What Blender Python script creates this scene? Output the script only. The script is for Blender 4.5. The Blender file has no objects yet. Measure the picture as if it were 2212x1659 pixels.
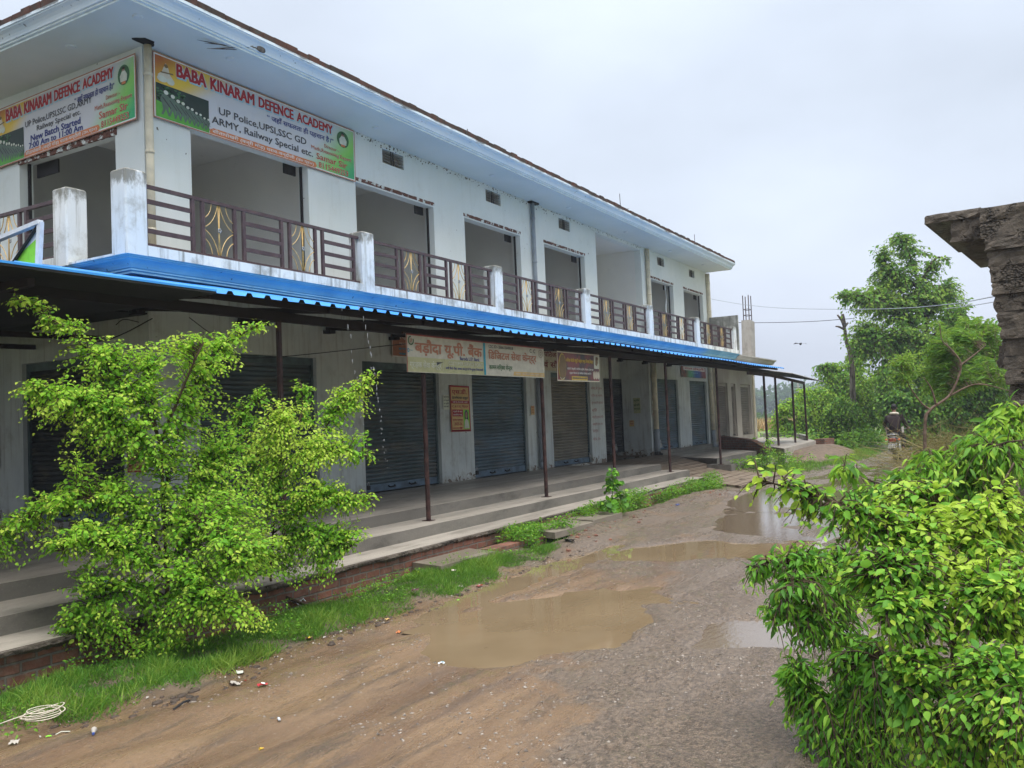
import bpy, math, random
import numpy as np
from mathutils import Vector, Matrix

SC = bpy.context.scene
COL = SC.collection
rng = np.random.default_rng(7)
random.seed(7)
R_ = math.radians

# ---------------------------------------------------------------- camera
# camera at the origin (eye height), x = along the shop front, y = into the building, z = up; the road lies at z = -1.8
FPX, CX, CY = 1900.0, 1106.0, 829.5          # focal length and centre in pixels of a 2212 x 1659 picture
CAMR = np.array([[0.50230457, 0.01646497, 0.86453399],
                 [-0.86367386, 0.05802841, 0.50069968],
                 [-0.04192352, -0.99817915, 0.0433683]])   # world axes (rows) in camera right / down / forward
def ray(x, y): return CAMR @ np.array([(x - CX) / FPX, (y - CY) / FPX, 1.0])
def P(x, y, dep): return ray(x, y) * dep
def onY(x, y, Y):
    r = ray(x, y); return r * (Y / r[1])
def onZ(x, y, Z=-1.8):
    r = ray(x, y); return r * (Z / r[2])
cam = bpy.data.cameras.new('camera')
cam.sensor_width = 36.0
cam.lens = 36.0 * FPX / 2212.0
cam.clip_start = 0.05
cam.clip_end = 5000
cam_o = bpy.data.objects.new('camera', cam)
COL.objects.link(cam_o)
m3 = Matrix((( CAMR[0][0], -CAMR[0][1], -CAMR[0][2]),
             ( CAMR[1][0], -CAMR[1][1], -CAMR[1][2]),
             ( CAMR[2][0], -CAMR[2][1], -CAMR[2][2])))
cam_o.matrix_world = m3.to_4x4()
SC.camera = cam_o

# ---------------------------------------------------------------- sky, sun, exposure
SUN_EL, SUN_AZ = R_(64), R_(238)     # azimuth of the sun seen from the scene, counter-clockwise from +x
SKY_LOW, SKY_MID, SKY_TOP = (0.455, 0.495, 0.585), (0.50, 0.555, 0.645), (1.95, 2.0, 2.05)
world = bpy.data.worlds.new('World')
SC.world = world
world.use_nodes = True
wn, wl = world.node_tree.nodes, world.node_tree.links
wn.clear()
w_out = wn.new('ShaderNodeOutputWorld'); w_bg = wn.new('ShaderNodeBackground')
w_bg.inputs['Strength'].default_value = 0.1
sky = wn.new('ShaderNodeTexSky'); sky.sky_type = 'NISHITA'; sky.sun_disc = False
sky.sun_elevation = SUN_EL; sky.sun_rotation = math.pi / 2 - SUN_AZ
sky.air_density = 1.5; sky.dust_density = 4.0
tc = wn.new('ShaderNodeTexCoord'); sep = wn.new('ShaderNodeSeparateXYZ')
ramp = wn.new('ShaderNodeValToRGB')
ramp.color_ramp.interpolation = 'EASE'
e = ramp.color_ramp.elements
e[0].position = 0.0; e[0].color = (*[c / 3 for c in SKY_LOW], 1)
e[1].position = 1.0; e[1].color = (*[c / 3 for c in SKY_TOP], 1)
x_ = e.new(0.30); x_.color = (*[c / 3 for c in SKY_MID], 1)
x_ = e.new(0.52); x_.color = (*[c / 3 * 1.12 for c in SKY_MID], 1)
ns = wn.new('ShaderNodeTexNoise'); ns.inputs['Scale'].default_value = 2.2; ns.inputs['Detail'].default_value = 5
mp = wn.new('ShaderNodeMapping'); mp.inputs['Scale'].default_value = (1, 1, 2.2)
mul = wn.new('ShaderNodeMapRange'); mul.inputs['From Min'].default_value = .3; mul.inputs['From Max'].default_value = .7
mul.inputs['To Min'].default_value = 26.2; mul.inputs['To Max'].default_value = 33.2
sc_ = wn.new('ShaderNodeVectorMath'); sc_.operation = 'SCALE'
mixw = wn.new('ShaderNodeMix'); mixw.data_type = 'RGBA'; mixw.inputs[0].default_value = 0.94
wl.new(tc.outputs['Generated'], sep.inputs[0]); wl.new(sep.outputs['Z'], ramp.inputs[0])
wl.new(tc.outputs['Generated'], mp.inputs[0]); wl.new(mp.outputs[0], ns.inputs['Vector'])
wl.new(ns.outputs['Fac'], mul.inputs['Value'])
wl.new(ramp.outputs[0], sc_.inputs[0]); wl.new(mul.outputs[0], sc_.inputs['Scale'])
wl.new(sky.outputs[0], mixw.inputs[6]); wl.new(sc_.outputs[0], mixw.inputs[7])
wl.new(mixw.outputs[2], w_bg.inputs['Color']); wl.new(w_bg.outputs[0], w_out.inputs[0])

sun = bpy.data.lights.new('sun', 'SUN'); sun.energy = 1.5; sun.angle = R_(35); sun.color = (1.0, 0.97, 0.93)
sun_o = bpy.data.objects.new('sun', sun); COL.objects.link(sun_o)
sd = Vector((math.cos(SUN_AZ) * math.cos(SUN_EL), math.sin(SUN_AZ) * math.cos(SUN_EL), math.sin(SUN_EL)))
sun_o.rotation_euler = sd.to_track_quat('Z', 'Y').to_euler()
SC.view_settings.view_transform = 'Standard'; SC.view_settings.look = 'None'
SC.view_settings.exposure = 0.68; SC.view_settings.gamma = 1.0
SC.view_settings.use_curve_mapping = False
SC.render.engine = 'CYCLES'
SC.cycles.use_denoising = True
SC.cycles.max_bounces = 7; SC.cycles.diffuse_bounces = 4; SC.cycles.glossy_bounces = 3
SC.cycles.transmission_bounces = 4; SC.cycles.transparent_max_bounces = 6; SC.cycles.volume_bounces = 0
SC.cycles.sample_clamp_indirect = 6

# ---------------------------------------------------------------- materials
class NT:
    """small helper for procedural materials in object space (1 unit = 1 m)"""
    def __init__(s, name):
        s.m = bpy.data.materials.new(name); s.m.use_nodes = True
        s.n, s.l = s.m.node_tree.nodes, s.m.node_tree.links
        s.n.clear()
        s.out = s.n.new('ShaderNodeOutputMaterial'); s.b = s.n.new('ShaderNodeBsdfPrincipled')
        s.l.new(s.b.outputs[0], s.out.inputs[0])
        s.co = s.n.new('ShaderNodeTexCoord').outputs['Object']
    def link(s, a, b): s.l.new(a, b)
    def map(s, scale=(1, 1, 1), rot=(0, 0, 0), loc=(0, 0, 0), src=None):
        n = s.n.new('ShaderNodeMapping'); n.inputs['Scale'].default_value = scale
        n.inputs['Rotation'].default_value = rot; n.inputs['Location'].default_value = loc
        s.link(src or s.co, n.inputs[0]); return n.outputs[0]
    def noise(s, scale, detail=4, rough=.55, vec=None, dist=0):
        n = s.n.new('ShaderNodeTexNoise'); n.inputs['Scale'].default_value = scale
        n.inputs['Detail'].default_value = detail; n.inputs['Roughness'].default_value = rough
        n.inputs['Distortion'].default_value = dist
        s.link(vec or s.co, n.inputs['Vector']); return n.outputs['Fac']
    def voro(s, scale, vec=None, feat='F1', out='Distance', rnd=1):
        n = s.n.new('ShaderNodeTexVoronoi'); n.feature = feat; n.inputs['Scale'].default_value = scale
        n.inputs['Randomness'].default_value = rnd
        s.link(vec or s.co, n.inputs['Vector']); return n.outputs[out]
    def rng(s, v, a, b, c=0., d=1.):
        n = s.n.new('ShaderNodeMapRange'); n.interpolation_type = 'SMOOTHSTEP'
        s.link(v, n.inputs['Value'])
        for k, q in zip(('From Min', 'From Max', 'To Min', 'To Max'), (a, b, c, d)): n.inputs[k].default_value = q
        return n.outputs[0]
    def math(s, op, a, b=None):
        n = s.n.new('ShaderNodeMath'); n.operation = op
        for i, q in enumerate((a, b)):
            if q is None: continue
            if isinstance(q, (int, float)): n.inputs[i].default_value = q
            else: s.link(q, n.inputs[i])
        return n.outputs[0]
    def mix(s, f, a, b):
        n = s.n.new('ShaderNodeMix'); n.data_type = 'RGBA'
        for i, q in ((0, f), (6, a), (7, b)):
            if isinstance(q, (int, float)): n.inputs[i].default_value = q
            elif isinstance(q, tuple): n.inputs[i].default_value = (*q[:3], 1)
            else: s.link(q, n.inputs[i])
        return n.outputs[2]
    def xyz(s):
        n = s.n.new('ShaderNodeSeparateXYZ'); s.link(s.co, n.inputs[0]); return n.outputs
    def attr(s, name, out='Fac'):
        n = s.n.new('ShaderNodeAttribute'); n.attribute_name = name; return n.outputs[out]
    def brick(s, c1, c2, mortar, w=.235, h=.085, ms=.012, vec=None):
        n = s.n.new('ShaderNodeTexBrick'); s.link(vec or s.co, n.inputs['Vector'])
        n.inputs['Color1'].default_value = (*c1, 1); n.inputs['Color2'].default_value = (*c2, 1); n.inputs['Mortar'].default_value = (*mortar, 1)
        n.inputs['Scale'].default_value = 1; n.inputs['Mortar Size'].default_value = ms; n.inputs['Mortar Smooth'].default_value = .4
        n.inputs['Brick Width'].default_value = w; n.inputs['Row Height'].default_value = h
        return n.outputs
    def bump(s, h, strength=.4, dist=.01):
        n = s.n.new('ShaderNodeBump'); n.inputs['Strength'].default_value = strength; n.inputs['Distance'].default_value = dist
        s.link(h, n.inputs['Height']); s.link(n.outputs[0], s.b.inputs['Normal'])
    def fin(s, col, rough=.7, spec=.4, metal=0.):
        for k, q in (('Base Color', col), ('Roughness', rough), ('Specular IOR Level', spec), ('Metallic', metal)):
            if isinstance(q, (int, float)): s.b.inputs[k].default_value = q
            elif isinstance(q, tuple): s.b.inputs[k].default_value = (*q[:3], 1)
            else: s.link(q, s.b.inputs[k])
        return s.m
M = {}
def flat(name, col, rough=.6, spec=.4, var=.12, sc=6, metal=0.):
    t = NT(name); n = t.noise(sc, 4)
    M[name] = t.fin(t.mix(t.rng(n, .3, .7), tuple(c * (1 - var) for c in col), tuple(min(1, c * (1 + var)) for c in col)), rough, spec, metal)
    return M[name]
def plaster(name, a, b, stain, st_amt=(.52, .75), low=None, streak=.0, specks=False, peel=False, top=None):
    t = NT(name)
    c = t.mix(t.rng(t.noise(.9, 5), .3, .7), a, b)
    c = t.mix(t.math('MULTIPLY', t.rng(t.noise(2.3, 8, .7), *st_amt), .55), c, stain)
    if streak:
        sv = t.map((5, 5, .35))
        c = t.mix(t.math('MULTIPLY', t.rng(t.noise(2.0, 6, .65, sv), .48, .75), streak), c, stain)
    if specks:
        c = t.mix(t.rng(t.noise(9, 3, .5), .745, .77), c, (.12, .10, .08))
    if top is not None:
        f = t.math('ADD', t.rng(t.xyz()[2], top - .35, top + .02), t.math('MULTIPLY', t.math('SUBTRACT', t.noise(9, 6, .7, t.map((1, 1, .5))), .5), 2.0))
        c = t.mix(t.math('MULTIPLY', t.rng(f, .55, 1.05), .8), c, (.13, .12, .085))
    if low is not None:
        z = t.xyz()[2]
        f = t.math('ADD', t.rng(z, low - .55, low + .3, 1, 0), t.math('MULTIPLY', t.math('SUBTRACT', t.noise(5, 6, .7), .5), 1.6))
        c = t.mix(t.math('MULTIPLY', t.rng(f, .45, .9), .55), c, (.27, .23, .17))
        if peel:
            g = t.math('ADD', t.rng(z, -1.2, -.78, 1, 0), t.math('MULTIPLY', t.math('SUBTRACT', t.noise(7, 5, .65), .5), 2.2))
            c = t.mix(t.rng(g, 1.0, 1.06), c, t.mix(t.noise(30, 3), (.10, .075, .055), (.26, .2, .15)))
    t.bump(t.noise(26, 5, .6), .22, .008)
    M[name] = t.fin(c, .82, .25); return M[name]
plaster('wall_white', (.66, .70, .67), (.72, .745, .715), (.50, .50, .43), (.52, .85), streak=.20, specks=True)
plaster('wall_lower', (.50, .54, .54), (.64, .67, .64), (.22, .19, .15), (.5, .8), low=-.9, streak=.55, specks=True, peel=True)
plaster('wall_inside', (.70, .695, .665), (.76, .755, .72), (.45, .43, .39), (.6, .85))
plaster('soffit_paint', (.645, .685, .645), (.70, .73, .69), (.52, .54, .51), (.6, .9))
plaster('pillar_white', (.64, .68, .69), (.74, .75, .73), (.20, .18, .12), (.48, .70), streak=.8, top=3.2)
plaster('plinth_mould', (.66, .69, .68), (.76, .77, .73), (.12, .115, .085), (.44, .66), streak=.95)
plaster('annex_grey', (.30, .27, .23), (.38, .35, .30), (.20, .17, .14), (.5, .8), low=-1.0, streak=.4)
plaster('mould_wall', (.34, .34, .31), (.48, .48, .44), (.06, .06, .05), (.36, .6), streak=.9)
def cornice(name, a, b, mould, z0, z1):
    t = NT(name)
    c = t.mix(t.rng(t.noise(1.2, 5), .3, .7), a, b)
    z = t.xyz()[2]
    f = t.math('ADD', t.rng(z, z0, z1), t.math('MULTIPLY', t.math('SUBTRACT', t.noise(1.7, 8, .7, t.map((1, 1, 2.5))), .5), 2.3))
    c = t.mix(t.math('MULTIPLY', t.rng(f, .62, 1.05), .85), c, mould)
    c = t.mix(t.rng(t.noise(12, 3), .68, .72), c, tuple(q * .35 for q in a))
    t.bump(t.noise(20, 5), .2, .01)
    M[name] = t.fin(c, .75, .3)
cornice('cornice_white', (.62, .72, .78), (.72, .79, .82), (.06, .06, .055), 5.60, 5.76)
cornice('cornice_blue', (.11, .31, .47), (.19, .42, .56), (.02, .06, .15), 2.19, 2.30)
cornice('cornice_grey', (.40, .38, .33), (.50, .47, .42), (.12, .11, .1), 2.12, 2.26)
flat('line_white', (.66, .74, .72), .7); flat('line_cyan', (.40, .66, .72), .7)
def bricks(name, c1, c2, mo, axis, stain=.5, w=.235, h=.085):
    t = NT(name)
    rot = {'xz': (R_(90), 0, 0), 'yz': (R_(90), 0, R_(90)), 'xy': (0, 0, 0)}[axis]
    n = t.n.new('ShaderNodeMapping'); n.vector_type = 'TEXTURE'; n.inputs['Rotation'].default_value = rot; t.link(t.co, n.inputs[0])
    wob = t.n.new('ShaderNodeTexNoise'); wob.inputs['Scale'].default_value = 4; t.link(n.outputs[0], wob.inputs['Vector'])
    va = t.n.new('ShaderNodeVectorMath'); va.operation = 'MULTIPLY_ADD'
    t.link(wob.outputs['Color'], va.inputs[0]); va.inputs[1].default_value = (.03, .03, .03); t.link(n.outputs[0], va.inputs[2])
    o = t.brick(c1, c2, mo, w, h, .012, va.outputs[0])
    c = t.mix(t.math('MULTIPLY', t.rng(t.noise(2.6, 7, .7), .42, .7), stain), o[0], (.06, .048, .035))
    c = t.mix(t.math('MULTIPLY', t.rng(t.noise(14, 4), .45, .75), .35), c, (.30, .25, .2))
    hh = t.math('ADD', t.math('MULTIPLY', o[1], -1.0), t.math('MULTIPLY', t.noise(40, 4), .6))
    t.bump(hh, .8, .015)
    M[name] = t.fin(c, .85, .25)
bricks('brick_skirt', (.30, .125, .08), (.19, .08, .055), (.20, .17, .14), 'xz', .6)
bricks('brick_ramp', (.24, .10, .06), (.16, .07, .05), (.17, .14, .11), 'yz', .6)
t = NT('parapet_brick'); c = t.mix(t.rng(t.noise(3.5, 3), .35, .65), (.10, .045, .033), (.05, .036, .03))
t.bump(t.noise(40, 4), .5, .01); M['parapet_brick'] = t.fin(t.mix(t.rng(t.noise(9, 5), .5, .7), c, (.06, .055, .045)), .9, .2)
t = NT('lintel_brick'); c = t.mix(t.rng(t.noise(14, 4, .6, t.map((.5, 1, 1))), .42, .52), (.10, .045, .032), (.16, .075, .055))
c = t.mix(t.rng(t.noise(9, 5, .65), .55, .58), c, (.62, .64, .6)); t.bump(t.noise(30, 4), .8, .012); M['lintel_brick'] = t.fin(c, .85, .2)
def concrete(name, a, b, dark, wet=.45, agg=False):
    t = NT(name)
    st = t.map((.35, 1.6, 1))
    c = t.mix(t.rng(t.noise(1.1, 6, .6, st), .3, .7), a, b)
    c = t.mix(t.math('MULTIPLY', t.rng(t.noise(3.2, 8, .72, st), .46, .72), .75), c, dark)
    c = t.mix(t.math('MULTIPLY', t.rng(t.noise(50, 3), .55, .8), .35), c, tuple(min(1, q * 1.5) for q in b))
    hh = t.noise(30, 6, .65)
    if agg:
        v = t.voro(27, t.map((1, 1, 1.3))); k = t.rng(t.noise(3.1, 5, .65), .52, .62)
        c = t.mix(t.math('MULTIPLY', k, t.rng(v, .35, .75, 0, .8)), c, (.04, .032, .025))
        c = t.mix(t.math('MULTIPLY', k, t.rng(v, .0, .25, .4, 0)), c, (.26, .22, .18))
        c = t.mix(t.math('MULTIPLY', t.rng(t.noise(2.6, 6, .7, t.map((1, 1, .5))), .45, .65), .6), c, (.05, .042, .034))
        hh = t.math('ADD', hh, t.math('MULTIPLY', t.math('MULTIPLY', k, v), -3))
    t.bump(hh, .5 if not agg else 1.0, .01 if not agg else .03)
    M[name] = t.fin(c, t.rng(t.noise(1.4, 5, .6, st), .35, .65, .35, .85), wet)
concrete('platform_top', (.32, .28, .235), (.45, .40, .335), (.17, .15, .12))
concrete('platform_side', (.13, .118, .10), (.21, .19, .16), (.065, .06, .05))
concrete('slab_concrete', (.20, .165, .125), (.27, .23, .18), (.11, .09, .07))
concrete('rough_concrete', (.105, .084, .064), (.16, .13, .10), (.045, .036, .03), .2, True)
concrete('pole_concrete', (.30, .27, .24), (.38, .35, .31), (.2, .18, .16))
def shutter(name, a, b, rust):
    t = NT(name); z = t.xyz()[2]
    c = t.mix(t.rng(t.noise(1.3, 6, .6, t.map((.6, 1, 1.4))), .35, .68), a, b)
    c = t.mix(t.math('MULTIPLY', t.rng(t.noise(1.7, 6, .7, t.map((.5, 1, 2))), .46, .72), .55), c, (.20, .165, .12))
    g = t.rng(t.math('FRACT', t.math('MULTIPLY', z, 1 / .076)), .80, .93)
    c = t.mix(t.math('MULTIPLY', g, t.rng(t.noise(3, 4), .35, .6)), c, rust)
    M[name] = t.fin(c, .55, .4, .15)
shutter('shutter_blue', (.060, .085, .088), (.095, .135, .155), (.10, .07, .045))
shutter('shutter_bluer', (.075, .108, .125), (.125, .185, .235), (.10, .075, .05))
shutter('shutter_tan', (.15, .14, .115), (.22, .20, .155), (.07, .055, .045))
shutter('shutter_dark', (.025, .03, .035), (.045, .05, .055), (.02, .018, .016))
shutter('shutter_brown', (.12, .105, .09), (.18, .155, .13), (.05, .042, .036))
flat('bar_blue', (.09, .14, .19), .5, .4, .35, 5); flat('frame_teal', (.085, .12, .125), .6, .3, .3, 4)
t = NT('rusty_brown'); M['rusty_brown'] = t.fin(t.mix(t.rng(t.noise(7, 6, .65), .4, .65), (.030, .014, .013), (.075, .034, .028)), .6, .3)
t = NT('rail_brown'); M['rail_brown'] = t.fin(t.mix(t.rng(t.noise(9, 5), .4, .7), (.055, .030, .032), (.085, .05, .05)), .5, .4)
flat('gold_paint', (.58, .38, .13), .4, .5, .2, 20); flat('black_iron', (.016, .013, .013), .6, .3)
flat('steel_grey', (.35, .35, .34), .35, .5, .15, 20, .6); flat('dark_hole', (.02, .018, .016), .9, .1)
flat('pipe_cream', (.60, .54, .40), .45, .4, .18, 3); flat('pipe_grey', (.27, .30, .33), .45, .4, .15, 3)
flat('vent_dark', (.30, .28, .25), .8, .2, .25, 8); flat('lamp_plastic', (.66, .70, .70), .5, .4, .05)
t = NT('sheet_blue'); M['sheet_blue'] = t.fin(t.mix(t.rng(t.noise(2, 4), .3, .7), (.03, .25, .70), (.06, .36, .80)), .3, .5)
t = NT('sheet_under'); M['sheet_under'] = t.fin(t.mix(t.rng(t.noise(2, 4), .3, .7), (.016, .016, .015), (.028, .027, .026)), .7, .2)  # grey underside, darkened in its colour for the shade below the awning
t = NT('sheet_grey'); M['sheet_grey'] = t.fin(t.mix(t.rng(t.noise(2.5, 5), .35, .7), (.34, .33, .32), (.46, .45, .43)), .5, .4)
flat('water_drop', (.24, .25, .26), .08, .8); flat('wire_black', (.02, .02, .022), .5, .3); flat('wire_pale', (.30, .33, .36), .5, .3)

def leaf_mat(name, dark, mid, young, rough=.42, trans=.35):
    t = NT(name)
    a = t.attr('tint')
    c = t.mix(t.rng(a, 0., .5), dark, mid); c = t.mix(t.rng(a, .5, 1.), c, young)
    c = t.mix(t.math('MULTIPLY', t.rng(t.noise(60, 2), .4, .7), .22), c, tuple(q * .6 for q in mid))
    t.fin(c, rough, .28)
    tr = t.n.new('ShaderNodeBsdfTranslucent'); t.link(t.mix(.35, c, (.42, .62, .06)), tr.inputs[0])
    ms = t.n.new('ShaderNodeMixShader'); ms.inputs[0].default_value = trans
    t.link(t.b.outputs[0], ms.inputs[1]); t.link(tr.outputs[0], ms.inputs[2]); t.link(ms.outputs[0], t.out.inputs[0])
    M[name] = t.m
leaf_mat('leaf_lime', (.15, .41, .028), (.34, .66, .05), (.60, .76, .10), .6, .5)
leaf_mat('leaf_gloss', (.055, .18, .02), (.15, .41, .03), (.36, .60, .06), .45, .40)
leaf_mat('leaf_broad', (.08, .25, .03), (.20, .46, .045), (.48, .64, .07), .55, .42)
leaf_mat('leaf_tree', (.05, .135, .022), (.125, .29, .035), (.28, .42, .06), .55, .42)
leaf_mat('leaf_dark', (.04, .12, .018), (.10, .26, .028), (.24, .42, .05), .5, .4)
leaf_mat('leaf_bush', (.06, .18, .02), (.17, .40, .035), (.40, .60, .06), .5, .42)
leaf_mat('leaf_far', (.03, .075, .025), (.06, .13, .035), (.10, .18, .05), .7, .2)
leaf_mat('grass_blade', (.05, .145, .02), (.115, .285, .03), (.30, .42, .07), .6, .38)
leaf_mat('dry_straw', (.14, .10, .04), (.26, .20, .08), (.40, .33, .15), .7, .2)
leaf_mat('crop_tan', (.30, .17, .07), (.42, .26, .12), (.50, .34, .18), .8, .2)
t = NT('bark'); M['bark'] = t.fin(t.mix(t.rng(t.noise(12, 5, .6, t.map((1, 1, .3))), .35, .65), (.045, .030, .02), (.12, .085, .055)), .85, .2)
t = NT('bark_pale'); M['bark_pale'] = t.fin(t.mix(t.rng(t.noise(10, 5, .6), .35, .65), (.10, .066, .045), (.20, .14, .10)), .8, .2)
t = NT('bark_snag'); M['bark_snag'] = t.fin(t.mix(t.rng(t.noise(6, 5, .6, t.map((1, 1, .3))), .4, .6), (.07, .055, .045), (.20, .17, .14)), .85, .2)
flat('stem_green', (.16, .24, .06), .6)

# ground: masks come from vertex attributes (grass soil, gravel, wetness)
t = NT('road_mud')
g_, v_, f_ = t.attr('verge'), t.attr('gravel'), t.attr('field')
st = t.map((.22, 1.5, 1), (0, 0, R_(-14)))
mud = t.mix(t.rng(t.noise(1.5, 7, .62, st), .32, .68), (.155, .088, .045), (.265, .165, .088))
mud = t.mix(t.math('MULTIPLY', t.rng(t.noise(4, 7, .7, st), .48, .68), .8), mud, (.085, .058, .042))
mud = t.mix(t.math('MULTIPLY', t.rng(t.noise(38, 4, .7), .5, .7), .5), mud, (.09, .065, .05))
mud = t.mix(t.math('MULTIPLY', t.rng(t.noise(55, 3, .7), .6, .72), .5), mud, (.42, .34, .26))
peb = t.voro(75); pebc = t.voro(75, out='Color')
gra = t.mix(t.rng(t.noise(30, 5, .75), .35, .65), (.082, .058, .041), (.235, .17, .118))
hs = t.n.new('ShaderNodeSeparateColor'); t.link(pebc, hs.inputs[0])
gra = t.mix(t.math('MULTIPLY', t.rng(peb, .12, .32, 1, 0), t.rng(hs.outputs[0], .5, .9)), gra, (.33, .275, .22))
gm = t.math('ADD', v_, t.math('MULTIPLY', t.math('SUBTRACT', t.noise(2.4, 6, .68), .5), 1.5))
c = t.mix(t.rng(gm, .35, .65), mud, gra)
ver = t.mix(t.rng(t.noise(7, 6), .35, .65), (.085, .062, .04), (.17, .125, .08))
c = t.mix(g_, c, ver)
fl = t.map((.012, .05, 1), (0, 0, R_(14)))
fc = t.mix(t.rng(t.noise(2.2, 5, .6, fl), .40, .55), (.15, .20, .05), (.24, .23, .10))
fc = t.mix(t.rng(t.noise(.9, 3, .5, t.map((.02, .11, 1), (0, 0, R_(14)))), .56, .62), fc, (.09, .19, .045))
c = t.mix(f_, c, fc)
t.bump(t.math('ADD', t.math('ADD', t.noise(45, 6, .75), t.math('MULTIPLY', t.noise(5, 4, .6, st), .9)), t.math('MULTIPLY', peb, t.math('MULTIPLY', v_, -.8))), .8, .022)
wr = t.rng(t.noise(1.6, 7, .7, st), .40, .64, .09, .5)
wr = t.math('MAXIMUM', wr, t.math('MULTIPLY', t.math('MAXIMUM', g_, f_), .85))
t.fin(c, wr, .6); M['road_mud'] = t.m
t = NT('puddle_water'); t.bump(t.noise(3.0, 3, .5, t.map((1, 2.2, 1))), .05, .02)
M['puddle_water'] = t.fin(t.mix(t.rng(t.noise(1.2, 3), .3, .7), (.205, .145, .082), (.25, .18, .105)), .04, .8)
t = NT('puddle_rippled'); t.bump(t.noise(9.0, 4, .6, t.map((1, 2.6, 1))), .10, .02)
M['puddle_rippled'] = t.fin((.16, .115, .075), .045, 1.0)
flat('paver_earth', (.155, .108, .072), .6, .35, .35, 7)
t = NT('ramp_paver')
o = t.brick((.255, .20, .145), (.30, .24, .18), (.10, .062, .04), .5, .25, .05)
c = t.mix(t.rng(t.noise(1.2, 5), .42, .62), o[0], (.20, .15, .105)); t.bump(t.noise(20, 5), .5, .01); M['ramp_paver'] = t.fin(c, .6, .4)

# ---------------------------------------------------------------- mesh helpers
def new_mesh(name, V, F, mats, mi=None, smooth=False, attrs=None):
    me = bpy.data.meshes.new(name)
    me.from_pydata([tuple(v) for v in V], [], F)
    for m in (mats if isinstance(mats, (list, tuple)) else [mats]): me.materials.append(M[m] if isinstance(m, str) else m)
    if mi is not None: me.polygons.foreach_set('material_index', mi)
    if smooth: me.polygons.foreach_set('use_smooth', [True] * len(me.polygons))
    for k, arr in (attrs or {}).items():
        a = me.attributes.new(k, 'FLOAT', 'POINT'); a.data.foreach_set('value', np.asarray(arr, dtype=np.float32))
    me.update(); return me
def link(name, me, parent=None, kind=None, label=None, cat=None, group=None):
    o = bpy.data.objects.new(name, me); COL.objects.link(o)
    if parent is not None:
        o.parent = parent; o.matrix_parent_inverse = Matrix.Translation(parent.location).inverted()
    return tag(o, label, cat, group, kind)
def tag(o, label=None, cat=None, group=None, kind=None):
    for k, v in (('label', label), ('category', cat), ('group', group), ('kind', kind)):
        if v: o[k] = v
    return o
def thing(name, loc, label, cat, group=None, kind=None):
    o = bpy.data.objects.new(name, None); COL.objects.link(o)
    o.location = Vector([float(q) for q in loc]); o.empty_display_size = .2
    return tag(o, label, cat, group, kind)
def sub(o, part, parent):
    """parent a part under another part (a sub-part); both parts keep world-space vertices"""
    o.parent = parent; o.matrix_parent_inverse = parent.matrix_parent_inverse.copy() if False else Matrix.Identity(4)
    return o
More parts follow.
